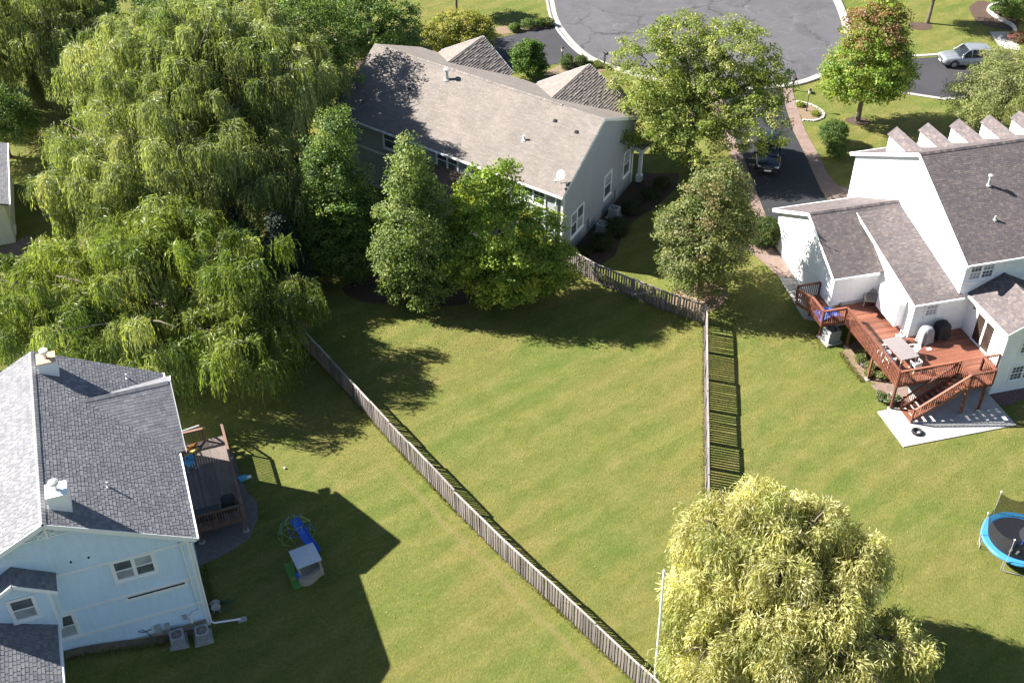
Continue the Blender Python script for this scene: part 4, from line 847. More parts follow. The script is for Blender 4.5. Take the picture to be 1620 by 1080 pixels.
# ================================================================ red deck of the white house
class Deck:
    def __init__(s, name, label, fr, base, rail_mat, post_mat, board_mat):
        s.fr = fr; s.base = Vector(base); s.T = thing(name, label, 'deck', fr.w(*base), fr.az); s.rm, s.pm, s.bm = rail_mat, post_mat, board_mat; s.bal = {}
    def part(s, name, mb, mat): return mb.build(name, mat, s.T, off=s.base)
    def boards(s, y0, y1, x0, x1, z, w=0.138, gap=0.008, along='x'):
        a = y0 if along == 'x' else x0; e = y1 if along == 'x' else x1
        while a < e - 0.03:
            b = min(a + w, e); mb = MB(); dz = rnd.uniform(-0.002, 0.002)
            if along == 'x': mb.box(x0, a, z - 0.032, x1, b, z + dz)
            else: mb.box(a, y0, z - 0.032, b, y1, z + dz)
            s.part('deck_board', mb, s.bm); a += w + gap
    def baluster(s, p, h, w=0.036):
        key = round(h, 2)
        if key not in s.bal:
            mb = MB(); mb.box(-w / 2, -w / 2, 0, w / 2, w / 2, h); o = mb.build('baluster', s.rm, s.T); s.bal[key] = o
        else: o = copy_obj(s.bal[key], s.T)
        o.location = Vector(p) - s.base; return o
    def rail(s, p, q, z, h=0.98, drop=0.22, sp=0.135, post_ends=(1, 1), cap=0.14, z2=None):
        """railing from plan point p to q above floor z (z2 at q for stairs)"""
        z2 = z if z2 is None else z2; p, q = Vector(p), Vector(q); ln = (q - p).length; P = Vector((p.x, p.y, z)); Q = Vector((q.x, q.y, z2)); up = Vector((0, 0, 1))
        mb = MB(); mb.bar(P + up * h, Q + up * h, cap, 0.04); s.part('top_rail', mb, s.rm)
        mb = MB(); mb.bar(P + up * (h - 0.07), Q + up * (h - 0.07), 0.04, 0.09); s.part('sub_rail', mb, s.rm)
        mb = MB(); mb.bar(P + up * (0.10 if drop <= 0 else -drop / 2 - 0.02), Q + up * (0.10 if drop <= 0 else -drop / 2 - 0.02), 0.04, 0.09 if drop <= 0 else drop); s.part('rim_board' if drop > 0 else 'bottom_rail', mb, s.rm)
        n = max(1, int(ln / sp)); nr = Vector((-(q - p).y, (q - p).x)).normalized() * 0.042
        for i in range(n):
            c = P.lerp(Q, (i + 0.5) / n); s.baluster(c + Vector((nr.x, nr.y, 0)) * s.sgn + up * (-drop if drop > 0 else 0.1), h - 0.05 + (drop if drop > 0 else -0.1))
        for e, k in ((P, post_ends[0]), (Q, post_ends[1])):
            if k: mb = MB(); mb.box(e.x - 0.05, e.y - 0.05, e.z - drop, e.x + 0.05, e.y + 0.05, e.z + h - 0.02); s.part('rail_post', mb, s.pm)
    def post(s, x, y, z1, w=0.125, z0=None):
        g_ = ground(*s.fr.w(x, y)[:2]) if z0 is None else z0
        mb = MB(); mb.box(x - w / 2, y - w / 2, g_ + 0.06, x + w / 2, y + w / 2, z1); s.part('support_post', mb, s.pm)
        mb = MB(); mb.lathe([(0.20, -0.2), (0.19, 0.06), (0.15, 0.10), (0.02, 0.10)], (x, y, g_), 12); s.part('footing', mb, 'concrete')
D = Deck('deck', 'raised red stained deck with stairs behind the white house', FW, (-3.5, 2.0, 0), 'redwood', 'redwood_post', 'redwood'); D.sgn = -1
zd = 2.15
D.boards(0.12, 4.08, -6.62, 0.03, zd); D.boards(4.09, 8.24, -6.62, -3.78, zd); D.boards(6.7, 9.6, -8.25, -6.98, zd); D.boards(-1.15, 0.10, -2.66, -1.12, zd)
# joists and beams below
for y in (0.4, 2.2, 3.8): mb = MB(); mb.box(-6.55, y - 0.05, zd - 0.27, 0.0, y + 0.05, zd - 0.035); D.part('beam', mb, 'redwood_post')
for y in (5.4, 7.2): mb = MB(); mb.box(-6.55, y - 0.05, zd - 0.27, -3.8, y + 0.05, zd - 0.035); D.part('beam', mb, 'redwood_post')
D.rail((-6.66, 6.7), (-6.66, 0.12), zd); D.rail((-6.66, 0.10), (-2.68, 0.10), zd); D.rail((-2.68, -1.18), (-1.12, -1.18), zd)
D.rail((-1.10, -1.18), (-1.10, 0.10), zd, drop=0.05); D.rail((-1.10, 0.10), (0.02, 0.10), zd)
D.rail((-8.28, 6.68), (-6.70, 6.68), zd); D.rail((-8.28, 8.3), (-8.28, 6.70), zd); D.rail((-8.75, 9.3), (-8.30, 8.35), zd - 0.05); D.rail((-8.6, 9.7), (-7.0, 9.7), zd - 0.05, drop=0.05)
D.rail((-2.66, 0.06), (-2.66, -1.14), zd, h=0.9, drop=0.0, post_ends=(0, 1))
for x, y in ((-6.52, 0.3), (-6.50, 3.17), (-6.3, 6.4), (-7.6, 7.7), (-7.5, 9.5), (-2.70, -1.18), (-1.48, -1.18), (-2.9, 0.25)): D.post(x, y, zd - 0.03 if (x, y) not in ((-6.52, 0.3), (-2.70, -1.18)) else zd + 0.95, z0=0.06 if y < 0 else None)
# stairs down to the patio
n = 11; xs0, xs1 = -2.72, -6.0
for i in range(n):
    x = xs0 + (xs1 - xs0) * (i + 0.5) / n; z = zd - (zd - 0.06) * (i + 1) / (n + 0.0) * 0.985
    mb = MB(); mb.box(x - 0.17, -1.10, z - 0.04, x + 0.15, 0.02, z); D.part('stair_tread', mb, 'redwood')
for y in (-1.14, 0.05): mb = MB(); mb.bar((xs0, y, zd - 0.18), (xs1 - 0.05, y, 0.14), 0.045, 0.26); D.part('stringer', mb, 'redwood_post')
for y in (-1.19, 0.01): D.sgn = -1; D.rail((xs0 - 0.05, y), (xs1, y), zd, h=0.95, drop=0.0, z2=0.10, post_ends=(0, 0), cap=0.12)
for y in (-1.19, 0.01): mb = MB(); mb.box(xs1 - 0.06, y - 0.05, 0.06, xs1 + 0.04, y + 0.05, 1.12); D.part('newel_post', mb, 'redwood_post')

# ================================================================ weathered deck of the blue house
D2 = Deck('deck', 'low weathered brown deck in shade behind the blue house', FL, (1.4, 8.8, 0), 'old_deck_rail', 'old_deck_rail', 'old_deck'); D2.sgn = -1
z2 = 1.15
D2.boards(5.55, 12.2, 0.04, 2.8, z2, along='y')
for y in (5.7, 8.8, 12.0): mb = MB(); mb.box(0.04, y - 0.05, z2 - 0.25, 2.76, y + 0.05, z2 - 0.035); D2.part('beam', mb, 'old_deck_rail')
D2.rail((0.06, 5.52), (2.78, 5.52), z2, h=0.92, drop=0.26, sp=0.14); D2.rail((2.83, 5.55), (2.83, 12.2), z2, h=0.92, drop=0.26, sp=0.14); D2.rail((1.75, 12.24), (0.06, 12.24), z2, h=0.92, drop=0.2, sp=0.14)
mb = MB(); mb.box(1.36, 5.47, z2 - 0.2, 1.46, 5.57, z2 + 0.94); D2.part('rail_post', mb, 'old_deck_rail')
for x, y in ((2.75, 5.6), (2.75, 9.0), (2.75, 12.1), (0.4, 5.6)): D2.post(x, y, z2 - 0.03)
for i in range(4): mb = MB(); mb.box(1.8, 12.25 + i * 0.28, z2 - 0.24 * (i + 1) - 0.04, 2.78, 12.55 + i * 0.28, z2 - 0.24 * (i + 1)); D2.part('stair_tread', mb, 'old_deck')
for x in (1.78, 2.82): D2.rail((x, 12.3), (x, 13.3), z2, h=0.9, drop=0.0, z2=0.25, post_ends=(0, 1), sp=0.16, cap=0.1)

# ================================================================ garden furniture
def armchair(label, loc, rz, mat, group=None):
    """moulded plastic armchair"""
    t = thing('plastic_chair', label, 'chair', loc, rz, group)
    mb = MB(); mb.prism([(-0.24, -0.22, 0.40), (0.24, -0.22, 0.40), (0.22, 0.22, 0.385), (-0.22, 0.22, 0.385)], (0, 0, 0.035)); mb.build('seat', mat, t)
    mb = MB(); n = 9; prof = []
    for i in range(n):
        a = math.pi * (0.02 + 0.96 * i / (n - 1)); top = 0.62 + 0.22 * math.sin(a) ** 2
        prof.append((0.29 * math.cos(a), 0.10 + 0.20 * math.sin(a), top))
    vs = []
    for x, y, tp in prof: vs += [(x * 0.86, y * 0.9, 0.42), (x, y, tp), (x * 1.08, y * 1.1, tp - 0.005), (x * 0.95, y, 0.42)]
    mb.add(vs, [(i * 4 + j, (i + 1) * 4 + j, (i + 1) * 4 + (j + 1) % 4, i * 4 + (j + 1) % 4) for i in range(n - 1) for j in range(4)]); mb.build('backrest', mat, t)
    for sx in (-1, 1):
        mb = MB(); mb.bar((sx * 0.29, -0.24, 0.63), (sx * 0.29, 0.12, 0.64), 0.07, 0.03); mb.bar((sx * 0.29, -0.22, 0.62), (sx * 0.27, -0.20, 0.40), 0.05, 0.04, up=(1, 0, 0)); mb.build('armrest', mat, t)
        for sy in (-1, 1): mb = MB(); mb.bar((sx * 0.22, sy * 0.19, 0.41), (sx * 0.28, sy * 0.26, 0.0), 0.05, 0.05, up=(1, 0, 0)); mb.build('leg', mat, t)
    return t
FD = lambda x, y, z=zd: FW.w(x, y, z)
for (x, y), rz, lab in (((-4.45, 3.75), -150, 'white round-backed chair at the far end of the patio table'), ((-4.35, 2.35), -95, 'white round-backed chair on the house side of the patio table'),
                        ((-4.95, 1.05), 185, 'white slatted chair pulled out at the near end of the patio table'), ((-6.15, 2.75), 80, 'white chair tucked between the patio table and deck rail, farther one'), ((-6.2, 1.95), 95, 'white chair tucked between the patio table and deck rail, nearer one')):
    armchair(lab, FD(x, y), FW.az + R(rz), 'white_plastic', 'white chairs around the deck table')
t = thing('patio_table', 'long pale stone-topped table on the red deck', 'table', FD(-5.3, 2.4), FW.az + R(4))
mb = MB(); mb.box(-0.62, -1.05, 0.70, 0.62, 1.05, 0.74); mb.build('table_top', 'table_top', t)
for sx in (-1, 1):
    for sy in (-1, 1): mb = MB(); mb.tube([(sx * 0.5, sy * 0.9, 0.70), (sx * 0.55, sy * 0.95, 0.0)], 0.025, 6); mb.build('leg', 'white_plastic', t)
mb = MB(); mb.bar((-0.5, -0.9, 0.66), (0.5, -0.9, 0.66), 0.04, 0.05); mb.bar((-0.5, 0.9, 0.66), (0.5, 0.9, 0.66), 0.04, 0.05); mb.bar((-0.5, -0.9, 0.66), (-0.5, 0.9, 0.66), 0.04, 0.05); mb.bar((0.5, -0.9, 0.66), (0.5, 0.9, 0.66), 0.04, 0.05); mb.build('table_apron', 'white_plastic', t)
def garden_chair(label, loc, rz):
    t = thing('garden_chair', label, 'chair', loc, rz)
    for i in range(7): mb = MB(); y = -0.26 + i * 0.085; mb.box(-0.42, y, 0.38 - 0.012 * i, 0.42, y + 0.06, 0.405 - 0.012 * i); mb.build('seat_slat', 'teak', t)
    for i in range(9): x = -0.38 + i * 0.095; mb = MB(); hh = 0.92 - 0.25 * ((i - 4) / 4) ** 2; mb.bar((x, 0.30, 0.33), (x * 1.05, 0.58, hh), 0.05, 0.02, up=(0, 1, 0)); mb.build('back_slat', 'teak', t)
    mb = MB(); mb.bar((-0.42, 0.44, 0.58), (0.42, 0.44, 0.58), 0.03, 0.07); mb.build('back_rail', 'teak', t)
    for sx in (-1, 1):
        mb = MB(); mb.bar((sx * 0.45, -0.36, 0.60), (sx * 0.45, 0.44, 0.62), 0.10, 0.03); mb.build('armrest', 'teak', t)
        for y in (-0.3, 0.35): mb = MB(); mb.box(sx * 0.45 - 0.035, y - 0.035, 0, sx * 0.45 + 0.035, y + 0.035, 0.60); mb.build('leg', 'teak', t)
garden_chair('weathered slatted wooden garden chair in the deck corner by the garage wall', FD(-4.3, 7.75), FW.az + R(-25))
def covered_grill(label, loc, rz, sx, sy, h, mat, seed, hood=0.55):
    """barbecue under a fitted cloth cover with folds"""
    t = thing('covered_grill', label, 'grill', loc, rz); r_ = random.Random(seed); n = 40; mb = MB(); vs = []
    rings = [(1.14, 0.02), (1.08, 0.25), (1.02, h * 0.55), (1.04, h * 0.70), (0.98, h * 0.80), (0.80, h * 0.93), (0.45, h * 0.985), (0.03, h)]
    ph = [r_.uniform(0, 6.28) for _ in range(4)]
    for q, (k, z) in enumerate(rings):
        for j in range(n):
            a = 2 * math.pi * j / n; c, s_ = math.cos(a), math.sin(a); e = 0.55
            x = sx * math.copysign(abs(c) ** e, c); y = sy * math.copysign(abs(s_) ** e, s_)
            fold = 1 + (0.085 * math.sin(7 * a + ph[0]) + 0.06 * math.sin(11 * a + ph[1])) * max(0.15, 1 - z / h) ** 0.6
            vs.append((x * k * fold, y * k * fold, z + (0.02 * math.sin(3 * a + ph[2]) if 0 < q < 6 else 0) - (0.06 * abs(c) * (q in (4, 5, 6)) * (1 - hood))))
    m_ = len(rings)
    mb.add(vs, [(i * n + j, i * n + (j + 1) % n, (i + 1) * n + (j + 1) % n, (i + 1) * n + j) for i in range(m_ - 1) for j in range(n)] + [tuple(range((m_ - 1) * n, m_ * n))])
    mb.build('cloth_cover', mat, t, smooth=True)
    mb = MB(); mb.tube([(-sx * 0.55, -sy * 0.85, h * 0.60), (sx * 0.55, -sy * 0.85, h * 0.60)], 0.02, 6); mb.build('drawstring', 'grey_metal', t)
    for x in (-1, 1): mb = MB(); o = None; mb.tube([(x * sx * 0.7 - 0.03, 0, 0.06), (x * sx * 0.7 + 0.03, 0, 0.06)], 0.06, 10); mb.build('wheel', 'black_plastic', t)
covered_grill('barbecue under a crumpled grey cover on the red deck', FD(-2.95, 3.42), FW.az + R(8), 0.42, 0.34, 1.15, 'grey_cover', 3)
covered_grill('barbecue under a black cover against the white kitchen wall', FD(-1.72, 3.62), FW.az - R(4), 0.46, 0.36, 1.18, 'black_cover', 5)
mb = MB(); mb.tube([(0.26 * math.cos(a), 0.26 * math.sin(a), 0.0) for a in [2 * math.pi * i / 22 for i in range(22)]], 0.085, 10, True); o = mb.build('tyre', 'tyre', smooth=True); o.location = FW.w(-6.1, -2.05, 0.15); tag(o, 'small black tyre lying on the sunlit concrete patio', 'tyre')
mb = MB(); mb.prism([(-0.16, -0.1, 0), (0.14, -0.12, 0), (0.17, 0.1, 0), (-0.15, 0.11, 0)], (0, 0, 0.02)); o = mb.build('paper_sheet', 'white_plastic'); o.location = FD(-3.05, 2.65, zd + 0.004); o.rotation_euler = (0, 0, 0.4); tag(o, 'small white sheet lying on the red deck boards', 'paper')
air_conditioner('large grey air conditioner on a concrete pad below the red deck', FW.w(-7.05, 7.25, ground(*FW.w(-7.05, 7.25)[:2])), FW.az + R(6), 0.86, 0.9, group=None)
mb = MB(); r_ = random.Random(4); vs = [(-0.8 + 0.2 * i, -0.5 + 0.2 * j, 0.34 + r_.uniform(-0.1, 0.14) - 0.06 * abs(i - 4) ** 1.2) for j in range(6) for i in range(9)]
mb.add(vs + [(v[0], v[1], 0) for v in vs], [(j * 9 + i, j * 9 + i + 1, (j + 1) * 9 + i + 1, (j + 1) * 9 + i) for j in range(5) for i in range(8)]); o = mb.build('tarpaulin', 'tarp', smooth=False); o.location = FD(-7.5, 7.35, zd + 0.005); o.rotation_euler = (0, 0, FW.az); tag(o, 'crumpled blue tarpaulin heaped behind the railing of the red deck', 'tarpaulin')
# blue house deck: chair, kayak-like toys, grill, box
P2 = lambda x, y, z=z2: FL.w(x, y, z)
armchair('light blue plastic armchair on the weathered deck', P2(0.62, 10.25), FL.az + R(-70), 'sky_plastic')
covered_grill('round black covered grill in the corner of the weathered deck', P2(2.2, 6.45), FL.az, 0.36, 0.34, 0.85, 'black_cover', 8)
t = thing('storage_bench', 'dark low storage bench along the rail of the weathered deck', 'bench', P2(1.0, 6.15), FL.az)
mb = MB(); mb.box(-0.65, -0.28, 0, 0.65, 0.28, 0.42); mb.build('box', 'black_plastic', t); mb = MB(); mb.box(-0.68, -0.31, 0.42, 0.68, 0.31, 0.48); mb.build('lid', 'dark_grille', t)
def plank_toy(name, label, cat, loc, rz, mat, ln, w, h):
    mb = MB(); n = 10; vs = []
    for i in range(n + 1):
        s_ = i / n; k = math.sin(math.pi * min(1, max(0, 0.06 + 0.88 * s_))) ** 0.6
        for a in range(8): t_ = 2 * math.pi * a / 8; vs.append((ln * (s_ - 0.5), w * k * math.cos(t_), h * (0.5 + 0.5 * k * math.sin(t_)) + 0.25 * h * (2 * s_ - 1) ** 2))
    mb.add(vs, [(i * 8 + a, i * 8 + (a + 1) % 8, (i + 1) * 8 + (a + 1) % 8, (i + 1) * 8 + a) for i in range(n) for a in range(8)] + [tuple(range(8))[::-1], tuple(range(n * 8, n * 8 + 8))])
    o = mb.build(name, mat, smooth=True); o.location = loc; o.rotation_euler = (0, 0, rz); tag(o, label, cat)
plank_toy('kayak', 'orange toy kayak lying by the far rail of the weathered deck', 'kayak', P2(0.75, 11.75), FL.az + R(22), 'orange', 1.25, 0.16, 0.2)
plank_toy('kayak', 'yellow toy kayak lying in front of the orange one on the weathered deck', 'kayak', P2(0.9, 11.4), FL.az + R(30), 'yellow', 1.0, 0.14, 0.16)
t = thing('round_table', 'small round wire table at the deck corner beside the house', 'table', P2(0.32, 11.35), 0)
mb = MB(); mb.tube([(0.3 * math.cos(a), 0.3 * math.sin(a), 0.62) for a in [2 * math.pi * i / 20 for i in range(20)]], 0.022, 6, True)
for i in range(5): mb.bar((-0.28, -0.2 + 0.1 * i, 0.62), (0.28, -0.2 + 0.1 * i, 0.62), 0.02, 0.012)
mb.build('table_top', 'grey_metal', t)
for i in range(3): a = 2.1 * i; mb = MB(); mb.tube([(0.24 * math.cos(a), 0.24 * math.sin(a), 0.6), (0.3 * math.cos(a), 0.3 * math.sin(a), 0)], 0.014, 5); mb.build('leg', 'grey_metal', t)
# hose reel at the corner
p = FL.w(0.42, 0.75); t = thing('hose_reel', 'hose reel with coiled green hose by the blue house corner', 'hose reel', (p.x, p.y, 0), FL.az)
mb = MB(); mb.lathe([(0.24, -0.16), (0.24, -0.13), (0.10, -0.12), (0.10, 0.12), (0.24, 0.13), (0.24, 0.16)], (0, 0, 0), 16); o = mb.build('drum', 'grey_metal', t); o.location = (0, 0, 0.42); o.rotation_euler = (R(90), 0, 0)
for sy in (-1, 1): mb = MB(); mb.bar((-0.2, sy * 0.19, 0), (0, sy * 0.19, 0.45), 0.03, 0.03, up=(0, 1, 0)); mb.bar((0.2, sy * 0.19, 0), (0, sy * 0.19, 0.45), 0.03, 0.03, up=(0, 1, 0)); mb.build('stand', 'grey_metal', t)
mb = MB(); mb.tube([(0.25 + 0.34 * math.cos(a) * (1 + 0.06 * a), 0.1 + 0.26 * math.sin(a), 0.03 + 0.008 * a) for a in [i * 0.45 for i in range(48)]], 0.02, 5); mb.build('hose', 'hose', t)
# small things on the grass
t = thing('toy_car', 'small blue and white toy lying on the grass beside the weathered deck', 'toy', gz(*FL.w(3.35, 9.5)[:2]), 0.5)
mb = MB(); mb.prism([(-0.3, -0.14, 0.05), (0.12, -0.14, 0.05), (0.2, 0, 0.05), (0.12, 0.14, 0.05), (-0.3, 0.14, 0.05)], (0, 0, 0.18)); mb.build('toy_body', 'sky_plastic', t)
mb = MB(); mb.box(0.12, -0.09, 0.03, 0.42, 0.09, 0.12); mb.build('toy_handle', 'white_plastic', t)
mb = MB(); mb.add([(0.07 * math.cos(a) * k, 0.07 * math.sin(a) * k, z) for k, z in ((0.75, 0.0), (1.0, 0.05), (0.7, 0.11)) for a in [2 * math.pi * i / 10 for i in range(10)]], [(i * 10 + j, i * 10 + (j + 1) % 10, (i + 1) * 10 + (j + 1) % 10, (i + 1) * 10 + j) for i in range(2) for j in range(10)] + [tuple(range(20, 30))])
o = mb.build('ball', 'white_plastic', smooth=True); o.location = gz(-13.0, 46.7, 0.0); tag(o, 'small white ball on the grass at the edge of the shade', 'ball')

# ================================================================ play dome, slide, playhouse
def play_dome():
    t = thing('climbing_dome', 'geodesic climbing dome of lime and blue bars in the house shadow', 'climbing frame', (-11.6, 41.75, 0), 0.2)
    rad = 1.0; rings = [(0.0, 1.0, 8), (0.55, 0.83, 8), (0.86, 0.5, 8)]; P = []
    for q, (z, r_, n) in enumerate(rings): P.append([Vector((rad * r_ * math.cos(2 * math.pi * (j + 0.5 * (q % 2)) / n), rad * r_ * math.sin(2 * math.pi * (j + 0.5 * (q % 2)) / n), rad * z)) for j in range(n)])
    top = Vector((0, 0, 0.98)); k = 0
    def barr(a, b, m): mb = MB(); mb.tube([a, b], 0.016, 6); mb.build('bar', m, t)
    for j in range(8):
        barr(P[0][j], P[0][(j + 1) % 8], 'lime'); barr(P[1][j], P[1][(j + 1) % 8], 'blue_plastic' if j in (1, 2, 5, 6) else 'lime'); barr(P[2][j], P[2][(j + 1) % 8], 'lime')
        barr(P[0][j], P[1][j], 'lime' if j % 2 else 'blue_plastic'); barr(P[0][(j + 1) % 8], P[1][j], 'lime'); barr(P[1][j], P[2][j], 'blue_plastic' if j % 3 else 'lime'); barr(P[1][j], P[2][(j + 1) % 8], 'blue_plastic' if j % 2 else 'lime')
        if j % 2 == 0: barr(P[2][j], top, 'lime')
    for ring in P:
        for p in ring: mb = MB(); mb.lathe([(0.005, -0.035), (0.035, -0.015), (0.035, 0.015), (0.005, 0.035)], p, 8); mb.build('joint_cap', 'yellow', t)
    s = thing('slide', 'bright blue wavy slide leaning out of the climbing dome', 'slide', (-11.6, 41.75, 0), 0)
    a, b = Vector((-0.05, 0.05, 0.98)), Vector((1.3, -1.45, 0.12)); d = (b - a); sd = Vector((d.y, -d.x, 0)).normalized() * -1; mb = MB(); n = 16; vs = []
    prof = [(-0.26, 0.10), (-0.22, 0.10), (-0.20, 0.0), (0.20, 0.0), (0.22, 0.10), (0.26, 0.10), (0.22, -0.04), (-0.22, -0.04)]
    for i in range(n + 1):
        s_ = i / n; c = a + d * s_ + Vector((0, 0, 0.07 * math.sin(s_ * math.pi * 2.4) * (1 - 0.3 * s_)))
        for o_, z in prof: vs.append(c + sd * o_ + Vector((0, 0, z)))
    m_ = len(prof); mb.add(vs, [(i * m_ + j, i * m_ + (j + 1) % m_, (i + 1) * m_ + (j + 1) % m_, (i + 1) * m_ + j) for i in range(n) for j in range(m_)] + [tuple(range(m_))[::-1], tuple(range(n * m_, n * m_ + m_))]); mb.build('chute', 'blue_plastic', s)
    mb = MB(); mb.bar(a + Vector((0, 0, 0.02)) - sd * 0.26, a + Vector((0, 0, 0.02)) + sd * 0.26, 0.08, 0.05); mb.build('slide_hook', 'blue_plastic', s)
play_dome()
def playhouse():
    t = thing('playhouse', 'toy playhouse with a grey square roof and green side slide', 'playhouse', (-10.63, 39.15, 0), R(-62)); h = 1.22; a = 0.56
    mb = MB(); vs = [(-a - 0.1, -a - 0.1, h), (a + 0.1, -a - 0.1, h), (a + 0.1, a + 0.1, h), (-a - 0.1, a + 0.1, h), (0.12, 0.0, h + 0.14)]
    mb.add(vs + [(x, y, h - 0.06) for x, y, _ in vs[:4]], [(0, 1, 4), (1, 2, 4), (2, 3, 4), (3, 0, 4), (5, 6, 1, 0), (6, 7, 2, 1), (7, 8, 3, 2), (8, 5, 0, 3), (8, 7, 6, 5)]); mb.build('roof', 'play_roof', t)
    for sx in (-1, 1):
        for sy in (-1, 1): mb = MB(); mb.box(sx * a - 0.045, sy * a - 0.045, 0, sx * a + 0.045, sy * a + 0.045, h - 0.05); mb.build('post', 'play_tan', t)
    mb = MB(); mb.box(-a, -a, 0.30, a, a, 0.36); mb.build('floor', 'play_tan', t)
    mb = MB(); mb.box(-a + 0.05, a - 0.03, 0.36, a - 0.05, a + 0.03, 0.85); mb.build('wall_panel', 'play_tan', t)
    for x0, x1 in ((-a - 0.03, -a + 0.03),): mb = MB(); mb.box(x0, -a + 0.05, 0.36, x1, a - 0.05, 0.75); mb.build('wall_panel', 'green_plastic', t)
    # curved counter in front
    mb = MB(); n = 10; vs = []
    for i in range(n + 1):
        s_ = i / n; x = a + 0.1 + 0.16 * math.sin(s_ * math.pi * 1.5); y = -a - 0.12 + s_ * (2 * a + 0.24); w = 0.13
        for dx, z in ((-w, 0.0), (w, 0.0), (w, 0.52), (-w, 0.52)): vs.append((x + dx, y, z))
    mb.add(vs, [(i * 4 + j, i * 4 + (j + 1) % 4, (i + 1) * 4 + (j + 1) % 4, (i + 1) * 4 + j) for i in range(n) for j in range(4)] + [(3, 2, 1, 0), (n * 4, n * 4 + 1, n * 4 + 2, n * 4 + 3)]); mb.build('counter', 'play_tan', t)
    # green slide along one side
    mb = MB(); vs = []; n = 10
    for i in range(n + 1):
        s_ = i / n; x = -a + 0.1 + s_ * 1.35; z = 0.62 - 0.55 * s_ ** 0.8
        for dy, dz in ((-0.2, 0.10), (-0.16, 0.10), (-0.15, 0), (0.15, 0), (0.16, 0.10), (0.2, 0.10), (0.17, -0.05), (-0.17, -0.05)): vs.append((x, -a - 0.30 + dy, z + dz))
    mb.add(vs, [(i * 8 + j, i * 8 + (j + 1) % 8, (i + 1) * 8 + (j + 1) % 8, (i + 1) * 8 + j) for i in range(n) for j in range(8)] + [tuple(range(8))[::-1], tuple(range(80, 88))]); mb.build('side_slide', 'green_plastic', t)
    mb = MB(); mb.lathe([(0.10, 0), (0.11, 0.2), (0.07, 0.25), (0.05, 0.33), (0.01, 0.34)], (a + 0.02, -a - 0.1, 0.52), 12); mb.build('toy_lamp', 'blue_plastic', t)
    mb = MB(); mb.tube([(0.0, 0.09 * math.cos(x), 0.09 * math.sin(x)) for x in [2 * math.pi * i / 14 for i in range(14)]], 0.018, 6, True); o = mb.build('steering_wheel', 'yellow', t); o.location = (0.45, -a - 0.3, 0.36)
playhouse()

